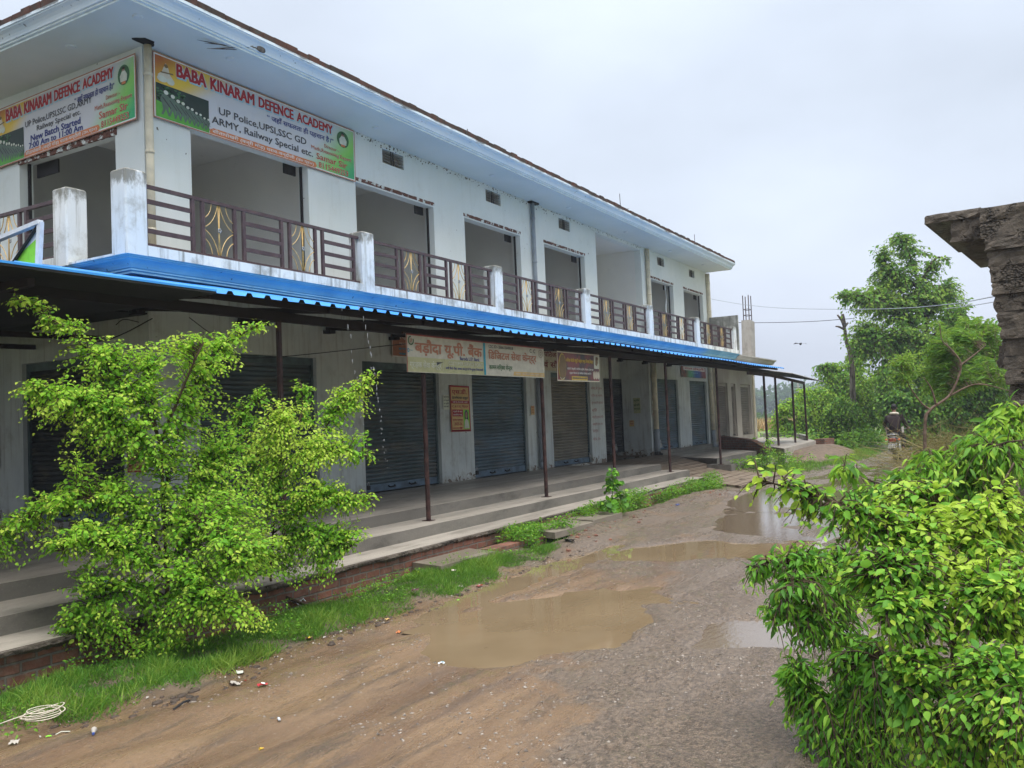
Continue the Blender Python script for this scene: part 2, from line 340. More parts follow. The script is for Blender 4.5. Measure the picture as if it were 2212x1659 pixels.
class MB:
    def __init__(s): s.v, s.f, s.mi, s.cur = [], [], [], 0
    def add(s, V, F):
        n = len(s.v); s.v.extend([tuple(map(float, q)) for q in V])
        s.f.extend([tuple(i + n for i in f) for f in F]); s.mi.extend([s.cur] * len(F)); return s
    def box(s, x0, x1, y0, y1, z0, z1):
        V = [(x, y, z) for x in (x0, x1) for y in (y0, y1) for z in (z0, z1)]
        return s.add(V, [(0, 1, 3, 2), (4, 6, 7, 5), (0, 4, 5, 1), (2, 3, 7, 6), (0, 2, 6, 4), (1, 5, 7, 3)])
    def bbox(s, x0, x1, y0, y1, z0, z1, b=.012):
        """box with chamfered vertical and top edges"""
        lo = [(x0 + b, y0), (x1 - b, y0), (x1, y0 + b), (x1, y1 - b), (x1 - b, y1), (x0 + b, y1), (x0, y1 - b), (x0, y0 + b)]
        cx, cy = (x0 + x1) / 2, (y0 + y1) / 2
        sh = lambda p: (p[0] + math.copysign(b, cx - p[0]), p[1] + math.copysign(b, cy - p[1]))
        V = [(*p, z0) for p in lo] + [(*p, z1 - b) for p in lo] + [(*sh(p), z1) for p in lo]
        F = [(i, (i + 1) % 8, 8 + (i + 1) % 8, 8 + i) for i in range(8)] + [(8 + i, 8 + (i + 1) % 8, 16 + (i + 1) % 8, 16 + i) for i in range(8)]
        F += [tuple(range(16, 24)), tuple(range(7, -1, -1))]
        return s.add(V, F)
    def quad(s, a, b, c, d): return s.add([a, b, c, d], [(0, 1, 2, 3)])
    def poly(s, pts): return s.add(pts, [tuple(range(len(pts)))])
    def bar(s, a, b, w, h=None, up=(0, 0, 1)):
        a, b = np.array(a, float), np.array(b, float); h = h or w
        d = b - a; d /= np.linalg.norm(d); up = np.array(up, float)
        if abs(d @ up) > .98: up = np.array((1., 0, 0))
        r = np.cross(d, up); r /= np.linalg.norm(r); u = np.cross(r, d)
        V = [p + r * (sx * w / 2) + u * (sz * h / 2) for p in (a, b) for sx, sz in ((-1, -1), (1, -1), (1, 1), (-1, 1))]
        return s.add(V, [(3, 2, 1, 0), (4, 5, 6, 7), (0, 1, 5, 4), (1, 2, 6, 5), (2, 3, 7, 6), (3, 0, 4, 7)])
    def tube(s, pts, r, n=8, cap=True):
        pts = np.asarray(pts, float); m = len(pts)
        rr = np.full(m, r) if np.isscalar(r) else np.asarray(r, float)
        t = np.gradient(pts, axis=0); t /= np.linalg.norm(t, axis=1)[:, None] + 1e-12
        up = np.array((0, 0, 1.)) if abs(t[0][2]) < .9 else np.array((1., 0, 0))
        V = []
        for i in range(m):
            r_ = np.cross(t[i], up); r_ /= np.linalg.norm(r_) + 1e-12; u_ = np.cross(r_, t[i]); up = u_
            for k in range(n):
                a = 2 * math.pi * k / n; V.append(pts[i] + rr[i] * (math.cos(a) * r_ + math.sin(a) * u_))
        F = [(i * n + k, i * n + (k + 1) % n, (i + 1) * n + (k + 1) % n, (i + 1) * n + k) for i in range(m - 1) for k in range(n)]
        if cap: F += [tuple(range(n - 1, -1, -1)), tuple(range((m - 1) * n, m * n))]
        return s.add(V, F)
    def extrude_y(s, prof, y0, y1):
        n = len(prof); V = [(x, y0, z) for x, z in prof] + [(x, y1, z) for x, z in prof]
        return s.add(V, [(i, (i + 1) % n, n + (i + 1) % n, n + i) for i in range(n)] + [tuple(range(n - 1, -1, -1)), tuple(range(n, 2 * n))])
    def prism(s, pts, z0, z1):
        """pts: plan polygon (x, y) ; z1 may be a function of (x, y)"""
        n = len(pts); f = z1 if callable(z1) else (lambda x, y: z1)
        V = [(x, y, z0) for x, y in pts] + [(x, y, f(x, y)) for x, y in pts]
        return s.add(V, [(i, (i + 1) % n, n + (i + 1) % n, n + i) for i in range(n)] + [tuple(range(n - 1, -1, -1)), tuple(range(n, 2 * n))])
    def ball(s, c, r, n=10, m=6, sq=(1, 1, 1)):
        V = []
        for j in range(m + 1):
            th = math.pi * j / m
            for i in range(n):
                a = 2 * math.pi * i / n; V.append((c[0] + r * sq[0] * math.sin(th) * math.cos(a), c[1] + r * sq[1] * math.sin(th) * math.sin(a), c[2] + r * sq[2] * math.cos(th)))
        F = [(j * n + i, j * n + (i + 1) % n, (j + 1) * n + (i + 1) % n, (j + 1) * n + i) for j in range(m) for i in range(n)]
        return s.add(V, F)
    def build(s, name, mats, parent=None, smooth=False, **kw):
        me = new_mesh(name, s.v, s.f, mats, s.mi, smooth)
        return link(name, me, parent, **kw)
def part(mb, name, mat, parent, smooth=False, of=None, label=None):
    """a part under its thing; with of= a sub-part under a part"""
    o = mb.build(name, mat, None, smooth)
    if of is not None: o.parent = of
    else: o.parent = parent; o.matrix_parent_inverse = Matrix.Translation(parent.location).inverted()
    if label: o['label'] = label
    return o

# lettering: built-in font turned into mesh, fitted to a rectangle of a panel
_tc = {}
def text_geo(body, bold=0.0, res=2):
    k = (body, bold, res)
    if k not in _tc:
        cu = bpy.data.curves.new('lettering', 'FONT'); cu.body = body; cu.resolution_u = res; cu.offset = bold
        o = bpy.data.objects.new('lettering', cu); COL.objects.link(o)
        dg = bpy.context.evaluated_depsgraph_get()
        me = bpy.data.meshes.new_from_object(o.evaluated_get(dg))
        V = np.array([v.co[:2] for v in me.vertices]); F = [tuple(p.vertices) for p in me.polygons]
        bpy.data.objects.remove(o); bpy.data.curves.remove(cu); bpy.data.meshes.remove(me)
        if len(V) == 0: V = np.zeros((1, 2)); F = []
        lo, hi = V.min(0), V.max(0); _tc[k] = ((V - lo) / np.maximum(hi - lo, 1e-6), F)
    return _tc[k]
class Panel:
    """flat panel: origin = top-left corner, u right, v down (metres); n towards the viewer"""
    def __init__(s, tl, tr, bl):
        s.o = np.array(tl, float); s.U = np.array(tr, float) - s.o; s.V = np.array(bl, float) - s.o
        s.n = np.cross(s.V, s.U); s.n /= np.linalg.norm(s.n)
        if s.n @ s.o > 0: s.n = -s.n
    def at(s, u, v, k=1): return s.o + s.U * u + s.V * v + s.n * (.002 * k)
    def shape(s, mb, pts, k): return mb.poly([s.at(u, v, k) for u, v in pts])
    def rect(s, mb, u0, v0, u1, v1, k): return s.shape(mb, [(u0, v1), (u1, v1), (u1, v0), (u0, v0)], k)
    def ell(s, mb, u, v, ru, rv, k, n=20, a0=0): return s.shape(mb, [(u + ru * math.cos(a0 - 2 * math.pi * i / n), v + rv * math.sin(a0 - 2 * math.pi * i / n)) for i in range(n)], k)
    def ring(s, mb, u, v, ru, rv, w, k, n=24):
        for i in range(n):
            a, b = 2 * math.pi * i / n, 2 * math.pi * (i + 1) / n
            q = [(u + ru * f * math.cos(x), v + rv * f * math.sin(x)) for x, f in ((a, 1), (b, 1), (b, 1 - w), (a, 1 - w))]
            s.shape(mb, q, k)
    def text(s, mb, body, u0, v0, u1, v1, k=3, bold=0., skew=0.):
        V, F = text_geo(body, min(0., bold))
        W, H = np.linalg.norm(s.U), np.linalg.norm(s.V)
        offs = [(0, 0)] if bold < .01 else [(-1, -.6), (1, -.6), (-1, .6), (1, .6), (0, 0)]
        r = max(0., bold - .004) * (v1 - v0) * H * 1.15
        for i, (a, b) in enumerate(offs):
            pts = [s.at(u0 + (u1 - u0) * (x + skew * y) + a * r / W, v1 + (v0 - v1) * y + b * r / H, k + .06 * i) for x, y in V]
            mb.add(pts, F)
        return mb

# foliage: many leaf shaped faces, one mesh per crown
T_LEAF = dict(V=np.array([(0, 0, 0), (.22, -.40, .07), (.24, 0, 0), (.22, .40, .07), (.58, -.40, .03), (.62, 0, -.06), (.58, .40, .03), (1., 0, -.22)]),
              F=[(0, 1, 2), (0, 2, 3), (1, 4, 5, 2), (2, 5, 6, 3), (4, 7, 5), (5, 7, 6)])
T_LONG = dict(V=np.array([(0, 0, 0), (.12, -.20, .04), (.13, 0, 0), (.12, .20, .04), (.35, -.36, .05), (.37, 0, -.02), (.35, .36, .05), (.65, -.33, -.07), (.68, 0, -.13), (.65, .33, -.07), (.86, -.15, -.22), (.88, 0, -.25), (.86, .15, -.22), (1., 0, -.36)]),
              F=[(0, 1, 2), (0, 2, 3), (1, 4, 5, 2), (2, 5, 6, 3), (4, 7, 8, 5), (5, 8, 9, 6), (7, 10, 11, 8), (8, 11, 12, 9), (10, 13, 11), (11, 13, 12)])
T_ROUND = dict(V=np.array([(0, 0, 0), (.10, -.26, .03), (.12, 0, 0), (.10, .26, .03), (.36, -.46, .06), (.38, 0, -.01), (.36, .46, .06), (.66, -.36, .02), (.68, 0, -.06), (.66, .36, .02), (.86, -.15, -.07), (.87, 0, -.11), (.86, .15, -.07), (1., 0, -.17)]),
               F=T_LONG['F'])
T_LOW = dict(V=np.array([(0, 0, 0), (.45, -.42, .05), (1., 0, -.15), (.45, .42, .05)]), F=[(0, 1, 2), (0, 2, 3)])
T_BLADE = dict(V=np.array([(0, -.5, 0), (0, .5, 0), (.55, .36, .05), (.55, -.36, .05), (1., 0, -.12)]), F=[(0, 1, 2, 3), (3, 2, 4)])
def unit(a): return a / (np.linalg.norm(a, axis=-1, keepdims=True) + 1e-9)
def leaf_mesh(name, tpl, Pp, D, N, L, W, tint, mat, smooth=True):
    Pp, D, N = np.asarray(Pp, float), unit(np.asarray(D, float)), np.asarray(N, float)
    S = unit(np.cross(N, D)); N = np.cross(D, S)
    tv = tpl['V']; m = len(tv); n = len(Pp)
    L = np.broadcast_to(np.asarray(L, float), (n,)); W = np.broadcast_to(np.asarray(W, float), (n,))
    V = (Pp[:, None, :] + L[:, None, None] * (tv[None, :, 0, None] * D[:, None, :] + tv[None, :, 2, None] * N[:, None, :])
         + W[:, None, None] * tv[None, :, 1, None] * S[:, None, :]).reshape(-1, 3)
    me = bpy.data.meshes.new(name)
    fl = [len(f) for f in tpl['F']]; base = np.concatenate([np.array(f) for f in tpl['F']])
    loops = (base[None, :] + (np.arange(n) * m)[:, None]).ravel()
    tot = np.tile(fl, n); start = np.concatenate([[0], np.cumsum(tot)[:-1]])
    me.vertices.add(len(V)); me.vertices.foreach_set('co', V.ravel().astype(np.float32))
    me.loops.add(len(loops)); me.loops.foreach_set('vertex_index', loops.astype(np.int32))
    me.polygons.add(len(tot)); me.polygons.foreach_set('loop_start', start.astype(np.int32)); me.polygons.foreach_set('loop_total', tot.astype(np.int32))
    me.polygons.foreach_set('use_smooth', np.full(len(tot), smooth))
    a = me.attributes.new('tint', 'FLOAT', 'POINT'); a.data.foreach_set('value', np.repeat(np.clip(tint, 0, 1), m).astype(np.float32))
    me.materials.append(M[mat]); me.update(calc_edges=True); me.validate()
    return me
def bez(a, b, c, n):
    t = np.linspace(0, 1, n)[:, None]; return (1 - t) ** 2 * a + 2 * t * (1 - t) * b + t * t * c
def smooth_path(pts, n=10):
    pts = [np.asarray(p, float) for p in pts]
    if len(pts) < 3: return np.array([pts[0] + (pts[-1] - pts[0]) * t for t in np.linspace(0, 1, n)])
    P4 = [2 * pts[0] - pts[1]] + pts + [2 * pts[-1] - pts[-2]]; out = []
    for i in range(1, len(P4) - 2):
        a, b, c, d = P4[i - 1:i + 3]
        for t in np.linspace(0, 1, n, endpoint=False):
            out.append(.5 * ((2 * b) + (c - a) * t + (2 * a - 5 * b + 4 * c - d) * t * t + (3 * b - a - 3 * c + d) * t ** 3))
    out.append(pts[-1]); return np.array(out)
def plant(name, label, cat, base, limbs, clusters, tpl, lmat, leaf=(.05, .034), gap=.03, twig=1.0, droop=.12, limb_r=(.03, .006), bark='bark', group=None,
          seed=1, young=.8, flatness=.75, spread=.6, twig_r=.0022, fine=True, trunk_name='trunk', arch=.25, minlen=.12, dens=1.0, spr=1.0):
    """limbs: list of polylines (3-D); clusters: (centre, radii, number of twigs, tint bias). Twigs run from the nearest limb point into the cluster and carry leaves."""
    g = np.random.default_rng(seed)
    root = thing(name, base, label, cat, group)
    tb = MB(); nodes, par = [], []
    for i, lp in enumerate(limbs):
        path = smooth_path(lp, 8); r0 = limb_r[0] * (1 if i == 0 else .62)
        rr = np.linspace(r0, limb_r[1], len(path)); tb.tube(path, rr, 6)
        nodes.append(path[1:]); 
    nodes = np.concatenate(nodes)
    LP, LD, LN, LL, LT = [], [], [], [], []
    for (c, rad, cnt, tb_) in clusters:
        cnt = int(cnt * dens)
        c, rad = np.asarray(c, float), np.broadcast_to(np.asarray(rad, float), (3,))
        for _ in range(cnt):
            v = unit(g.normal(size=3)); tip = c + v * rad * spr * (g.random() ** .45)
            d2 = ((nodes - (tip * .75 + c * .25)) ** 2).sum(1); d2 = d2 + np.maximum(0, nodes[:, 2] - tip[2] - .05) ** 2 * 3
            nd = nodes[np.argsort(d2)[g.integers(0, min(4, len(d2)))]]
            L = np.linalg.norm(tip - nd)
            if L > 2.2 * twig: nd = tip + (nd - tip) * (1.6 * twig / L); L = 1.6 * twig
            if L < minlen: tip = nd + unit(tip - nd + g.normal(size=3) * .05) * minlen; L = minlen
            mid = (nd + tip) / 2 + np.array((0, 0, arch * L)) + g.normal(size=3) * .08 * L
            tip = tip - np.array((0, 0, droop * L))
            k = max(4, int(L / gap)); tw = bez(nd, mid, tip, k + 1)
            if fine: tb.tube(tw[::max(1, k // 5)], np.linspace(twig_r * 1.6, twig_r * .5, len(tw[::max(1, k // 5)])), 4, False)
            dt = unit(np.gradient(tw, axis=0)); st = max(1, int(.18 * k))
            n = len(tw) - st
            if n <= 0: continue
            pts, tg = tw[st:], dt[st:]
            side = unit(np.cross(tg, np.array((0, 0, 1.)) + .3 * g.normal(size=3)))
            sg = np.where(np.arange(n) % 2 == 0, 1., -1.)[:, None]
            d = unit(tg * .55 + side * sg * spread * 1.3 + g.normal(size=(n, 3)) * .22 + np.array((0, 0, -.22 - droop)))
            nn = unit(np.array((0, 0, flatness)) + g.normal(size=(n, 3)) * .38)
            f = np.linspace(0, 1, n)
            LP.append(pts + side * sg * leaf[0] * .12); LD.append(d); LN.append(nn)
            LL.append(leaf[0] * (1.08 - .5 * f ** 2) * (.55 + .75 * g.random(n)))
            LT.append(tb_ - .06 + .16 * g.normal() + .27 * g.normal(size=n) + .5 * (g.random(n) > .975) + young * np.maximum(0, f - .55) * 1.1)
    LP, LD, LN, LL, LT = (np.concatenate(q) for q in (LP, LD, LN, LL, LT))
    me = leaf_mesh('crown', tpl, LP, LD, LN, LL, LL * (leaf[1] / leaf[0]), LT, lmat)
    tr = part(tb, trunk_name, bark, root, True)
    link('crown', me, root)
    return root
def ell_px(x, y, dep, rx, ry, n, t=.45, rd=None):
    """cluster at picture point x, y (2212 px wide) and distance dep; radii in the same pixels"""
    k = dep / FPX
    a, b = rx * k, ry * k
    return (P(x, y, dep), (rd or (a + b) / 2, (rd or (a + b) / 2), b) if rd else (a, a, b), n, t)

# ================================================================ THE SETTING: ground, water
def vnoise(x, y, s, seed=0):
    x, y = np.asarray(x) * s, np.asarray(y) * s
    xi, yi = np.floor(x).astype(np.int64), np.floor(y).astype(np.int64); fx, fy = x - xi, y - yi
    fx, fy = fx * fx * (3 - 2 * fx), fy * fy * (3 - 2 * fy)
    def h(a, b):
        q = (a * 374761393 + b * 668265263 + seed * 1274126177) & 0x7fffffff
        q = ((q ^ (q >> 13)) * 1103515245) & 0x7fffffff
        return ((q ^ (q >> 16)) & 0xffff) / 65535.0
    return (h(xi, yi) * (1 - fx) + h(xi + 1, yi) * fx) * (1 - fy) + (h(xi, yi + 1) * (1 - fx) + h(xi + 1, yi + 1) * fx) * fy
def fbm(x, y, s, o=4, seed=0): return sum((vnoise(x, y, s * 2 ** i, seed + i) - .5) * .5 ** i for i in range(o))
def sdist(poly, X, Y):
    """signed distance, negative inside"""
    p = np.array(poly); d = np.full(X.shape, 1e9); ins = np.zeros(X.shape, bool)
    for i in range(len(p)):
        a, b = p[i], p[(i + 1) % len(p)]; ab = b - a
        t = np.clip(((X - a[0]) * ab[0] + (Y - a[1]) * ab[1]) / (ab @ ab), 0, 1)
        d = np.minimum(d, np.hypot(X - a[0] - t * ab[0], Y - a[1] - t * ab[1]))
        c = ((a[1] > Y) != (b[1] > Y)) & (X < (b[0] - a[0]) * (Y - a[1]) / (b[1] - a[1] + 1e-12) + a[0]); ins ^= c
    return np.where(ins, -d, d)
def sstep(a, b, x): t = np.clip((x - a) / (b - a), 0, 1); return t * t * (3 - 2 * t)
PUD = {
 'main': [(5.62, 4.02), (6.3, 4.42), (6.97, 4.62), (7.44, 4.58), (7.9, 4.37), (8.3, 4.16), (8.5, 3.95), (8.5, 3.7), (8.4, 3.4), (8.3, 3.2), (8.1, 3.25), (7.95, 3.28), (7.78, 3.15), (7.3, 3.05), (6.94, 3.0), (6.52, 3.03), (6.33, 3.1), (6.2, 3.32), (6.05, 3.46), (5.76, 3.44), (5.58, 3.6)],
 'second': [(10.92, 4.73), (11.44, 4.72), (11.8, 4.43), (12.25, 3.93), (12.1, 3.48), (12.1, 3.1), (12.3, 2.5), (11.3, 2.3), (10.96, 2.76), (11.1, 3.17), (11.0, 3.52), (10.57, 3.85), (10.38, 4.23), (10.3, 4.54)],
 'ditch': [(6.6, 4.97), (7.23, 5.08), (8.06, 5.17), (9.36, 5.24), (9.92, 5.24), (10.93, 5.2), (11.5, 5.12), (10.98, 4.88), (9.77, 4.83), (8.93, 4.93), (7.81, 4.86), (7.0, 4.86)],
 'right': [(6.9, 2.35), (7.37, 2.35), (7.61, 2.26), (7.69, 2.02), (7.75, 1.5), (7.4, 1.1), (7.1, 1.3), (6.98, 1.9), (6.85, 2.07), (6.76, 2.19), (6.68, 2.28)],
 'far': [(16.3, 4.3), (17.0, 4.95), (17.6, 5.25), (18.9, 5.5), (19.7, 5.38), (20.4, 5.1), (20, 4.5), (18, 3.8)]}
WET = [(12.5, 0.6), (12.6, 3.0), (13.6, 4.2), (15.5, 4.9), (18, 5.0), (21, 5.2), (24, 4.9), (28.5, 4.5), (30, 3.2), (26, 1.5), (20, 0.4)]
EX = [-40, 0, 3.1, 4.25, 5.1, 5.9, 7.8, 9.4, 10.5, 13.5, 18, 19.2, 20.8, 25.5, 26.2, 30.6, 34.7, 60]
EY = [6.0, 5.6, 5.5, 5.2, 5.3, 5.45, 5.3, 5.44, 5.4, 5.85, 6.0, 5.85, 5.9, 5.9, 5.4, 5.0, 4.7, 7.0]
def edge_y(x): return np.interp(x, EX, EY)
def right_y(x): return np.interp(x, [-40, 3, 6, 9, 13, 20, 30, 60], [-2, -.4, .2, .6, .3, .8, 2.2, 4.5])
def height(X, Y):
    X, Y = np.asarray(X, float), np.asarray(Y, float)
    z = -1.792 + .022 * fbm(X, Y, .8, 4, 3) + .018 * fbm(X, Y, 5, 4, 9) + .010 * np.abs(fbm(X, Y, 9, 2, 19)) * sstep(30, 8, X)
    z += .018 * np.sin((Y + .22 * X) * 9 + 3 * fbm(X, Y, .7, 2, 5)) * sstep(2.6, 3.4, Y) * sstep(.9, 0., fbm(X, Y, .6, 2, 8) + .5)   # tyre ruts
    w = sdist(WET, X, Y); k = sstep(.5, -.4, w)
    z = z * (1 - k) + k * (-1.815 + .075 * fbm(X * .5, Y * 1.2, 1.5, 5, 21) - .012 * sstep(13, 16, X))
    for nme, pl in PUD.items():
        d = sdist(pl, X, Y) + .16 * fbm(X, Y, 2.6, 4, 33)
        k = sstep(.20, -.14, d); z = z * (1 - k) + k * (-1.845)
    e = edge_y(X); v = sstep(-.05, .35, Y - e)
    z += v * (.055 + .05 * fbm(X, Y, 2.2, 4, 2)) * np.where(X < 60, 1, 0)
    z -= .11 * sstep(6.1, 6.42, Y) * sstep(7.2, 6.9, Y) * sstep(11, 10, X) * sstep(1.0, 2.0, X)
    bank = sstep(10.2, 11.2, X) * sstep(20.2, 19.2, X)
    z += bank * (.10 * np.exp(-((Y - e - .05) / .28) ** 2) - .07 * sstep(.2, .5, Y - e)) + .05 * bank * np.abs(fbm(X, Y, 4, 3, 61)) * v
    z += sstep(.1, .8, right_y(X) - Y) * .08 * sstep(60, 50, X)
    far = sstep(45, 90, np.hypot(X, Y)); z += far * .35 * fbm(X, Y, .03, 3, 71)
    return z
def grow(a, b, s, f=1.16):
    out = [a]
    while out[-1] < b: out.append(out[-1] + s); s *= f
    return out
xs = np.array(sorted(set([round(-q + 2.6, 4) for q in grow(0, 45, .3)] + [round(q, 4) for q in np.arange(2.6, 13, .05)] + [round(q, 4) for q in np.arange(13, 32, .12)] + [round(q, 3) for q in grow(32, 900, .3, 1.09)])))
ys = np.array(sorted(set([round(-q - .5, 4) for q in grow(0, 300, .15, 1.13)] + [round(q, 4) for q in np.arange(-.5, 7.0, .05)] + [round(q, 3) for q in grow(7.0, 800, .2, 1.12)])))
GX, GY = np.meshgrid(xs, ys, indexing='ij'); GZ = height(GX, GY)
nx, ny = len(xs), len(ys)
idx = np.arange(nx * ny).reshape(nx, ny)
q = np.stack([idx[:-1, :-1], idx[1:, :-1], idx[1:, 1:], idx[:-1, 1:]], -1).reshape(-1, 4)
verge = np.maximum(sstep(-.06, .18, GY - edge_y(GX) + .25 * fbm(GX, GY, 3, 3, 14)), sstep(.0, .5, right_y(GX) - GY + .3 * fbm(GX, GY, 2, 3, 15)))
grav = np.clip(.30 + .55 * sstep(3.6, 2.2, GY + .12 * (6 - GX)) + .35 * sstep(8.5, 11, GX) - .55 * sstep(5.5, 3.8, GX) * sstep(1.6, 2.6, GY), 0, 1)
field = np.maximum(np.maximum(sstep(38, 46, GX), sstep(14, 18, GY)), sstep(6, 10, -GY))
me = bpy.data.meshes.new('ground')
me.vertices.add(nx * ny); me.vertices.foreach_set('co', np.stack([GX, GY, GZ], -1).ravel().astype(np.float32))
me.loops.add(q.size); me.loops.foreach_set('vertex_index', q.ravel().astype(np.int32))
me.polygons.add(len(q)); me.polygons.foreach_set('loop_start', np.arange(0, q.size, 4, dtype=np.int32)); me.polygons.foreach_set('loop_total', np.full(len(q), 4, np.int32))
me.polygons.foreach_set('use_smooth', np.full(len(q), True))
for k, a in (('verge', verge), ('gravel', grav), ('field', field)):
    at = me.attributes.new(k, 'FLOAT', 'POINT'); at.data.foreach_set('value', a.ravel().astype(np.float32))
me.materials.append(M['road_mud']); me.update(calc_edges=True)
link('ground', me, kind='structure')
def water(pl, z, mat, marg=.45, st=.12):
    p = np.array(pl); x0, y0 = p.min(0) - marg; x1, y1 = p.max(0) + marg
    X, Y = np.meshgrid(np.arange(x0, x1, st), np.arange(y0, y1, st), indexing='ij'); k = sdist(pl, X, Y) < marg
    ids = -np.ones(X.shape, int); cells = k[:-1, :-1] & k[1:, :-1] & k[1:, 1:] & k[:-1, 1:]; V, F = [], []
    for i, j in np.argwhere(cells):
        f = []
        for a_, b_ in ((i, j), (i + 1, j), (i + 1, j + 1), (i, j + 1)):
            if ids[a_, b_] < 0: ids[a_, b_] = len(V); V.append((X[a_, b_], Y[a_, b_], z))
            f.append(ids[a_, b_])
        F.append(tuple(f))
    link('puddle_water', new_mesh('puddle_water', V, F, mat), kind='structure')
for i_, (nme, pl) in enumerate(PUD.items()):
    water(pl, -1.806 - .0012 * i_, 'puddle_rippled' if nme in ('right', 'far') else 'puddle_water')
water(WET, -1.8125, 'puddle_rippled', .3, .25)

# ================================================================ THE SHOP BUILDING
FY, FX = 10.41, 8.0            # planes of the long front and of the side front
Z0, ZS, ZB, ZF = -1.2, 5.5, 2.04, 2.2     # platform, roof soffit, balcony underside, balcony floor
WIN = [(8.80, 11.27), (12.52, 15.01), (16.18, 18.67), (19.92, 22.33), (27.44, 29.56), (30.66, 32.86)]
SHT = [(8.84, 11.32), (12.53, 14.96), (16.22, 18.65), (19.96, 22.27), (27.48, 29.55), (30.80, 32.78)]
VENT = [(13.35, 14.03), (17.13, 17.80), (20.81, 21.47), (28.12, 28.78), (31.38, 32.02)]
XE = 33.42
bld = thing('shop_building', (20, 13, -1.8), 'long two storey white shop building with blue cornice, balcony and a row of roller shutters', 'building')
def wall_grid(mb, axis, c, u0, u1, z0, z1, holes, depth=.2, flip=1):
    us = sorted({u0, u1} | {h[i] for h in holes for i in (0, 1) if u0 < h[i] < u1}); zs = sorted({z0, z1} | {h[i] for h in holes for i in (2, 3) if z0 < h[i] < z1})
    pt = (lambda u, z, d=0: (u, c + d, z)) if axis == 'y' else (lambda u, z, d=0: (c + d, u, z))
    for a, b in zip(us[:-1], us[1:]):
        for e_, f in zip(zs[:-1], zs[1:]):
            if any(h[0] < (a + b) / 2 < h[1] and h[2] < (e_ + f) / 2 < h[3] for h in holes): continue
            mb.quad(pt(a, e_), pt(b, e_), pt(b, f), pt(a, f))
    for a, b, e_, f in holes:
        D = depth if not isinstance(depth, dict) else depth.get((a, b), .2)
        for p_, q_ in (((a, e_), (a, f)), ((b, f), (b, e_)), ((a, f), (b, f)), ((b, e_), (a, e_))):
            mb.quad(pt(*p_), pt(*q_), pt(*q_, D), pt(*p_, D))
# upper storey wall
uw = MB()
hol = [(a, b, ZF, 4.62) for a, b in WIN] + [(23.13, 26.62, ZF, 5.38)] + [(a, b, 5.11, 5.39) for a, b in VENT]
wall_grid(uw, 'y', FY, FX, XE, ZB, ZS, hol, .22)
wall_grid(uw, 'x', FX, FY, 26, ZB, ZS, [(11.04, 13.40, ZF, 4.40), (14.9, 17.2, ZF, 4.40), (18.6, 21, ZF, 4.4)], .22)
uw.quad((XE, FY, Z0 - .4), (XE, 26, Z0 - .4), (XE, 26, ZS), (XE, FY, ZS))
uw.quad((FX, 26, Z0 - .4), (XE, 26, Z0 - .4), (XE, 26, ZS), (FX, 26, ZS))
part(uw, 'upper_wall', 'wall_white', bld)
lw = MB()
hol = [(a, b, Z0, 1.24) for a, b in SHT] + [(23.22, 26.82, -1.6, 1.9), (9.85, 10.35, 1.71, 1.86)]
wall_grid(lw, 'y', FY, FX, XE, -1.6, ZB, hol, .16)
wall_grid(lw, 'x', FX, FY, 26, -1.6, ZB, [(11.0, 13.43, Z0, 1.22), (14.7, 17.1, Z0, 1.22)], .16)
# recessed entrance of the lower storey
lw.quad((26.82, FY + .16, -1.6), (26.82, 12.1, -1.6), (26.82, 12.1, 1.9), (26.82, FY + .16, 1.9))
lw.quad((23.22, FY + .16, -1.6), (23.22, 11.4, -1.6), (23.22, 11.4, 1.9), (23.22, FY + .16, 1.9))
lw.quad((23.22, 11.42, 1.26), (26.82, 11.42, 1.26), (26.82, 11.42, 1.9), (23.22, 11.42, 1.9))
lw.quad((23.22, FY + .16, 1.9), (26.82, FY + .16, 1.9), (26.82, 12.1, 1.9), (23.22, 12.1, 1.9))
part(lw, 'lower_wall', 'wall_lower', bld)
# rooms behind the unfinished upper openings
rm = MB()
def room(x0, x1, y0, y1, z0, z1, skip=''):
    if 'x-' not in skip: rm.quad((x0, y0, z0), (x0, y1, z0), (x0, y1, z1), (x0, y0, z1))
    if 'x+' not in skip: rm.quad((x1, y0, z0), (x1, y1, z0), (x1, y1, z1), (x1, y0, z1))
    rm.quad((x0, y1, z0), (x1, y1, z0), (x1, y1, z1), (x0, y1, z1))
    rm.quad((x0, y0, z0), (x1, y0, z0), (x1, y1, z0), (x0, y1, z0)); rm.quad((x0, y0, z1), (x1, y0, z1), (x1, y1, z1), (x0, y1, z1))
room(8.24, 11.8, FY + .23, 14.2, ZF, 5.3, 'x-')
plaster('wall_inside_dim', (.33, .325, .305), (.38, .375, .35), (.18, .17, .15), (.6, .85))  # darker copy of the room plaster, indoor shade put into the colour
part(MB().quad((8.24, 14.19, ZF), (11.79, 14.19, ZF), (11.79, 14.19, 5.3), (8.24, 14.19, 5.3)), 'dim_back_wall', 'wall_inside_dim', bld)  # added sheet just before the corner room's back wall, dims it by colour
for x0, x1 in ((11.95, 15.5), (15.65, 19.2), (19.35, 22.98), (26.9, 30.05), (30.2, 33.3)): room(x0, x1, FY + .23, 14.2, ZF, 5.3)
room(8.24, 14, 14.3, 21.5, ZF, 5.3, 'x-')
room(23.13, 26.62, FY + .22, 14.0, ZF, 5.40)
part(rm, 'room_interior', 'wall_inside', bld)
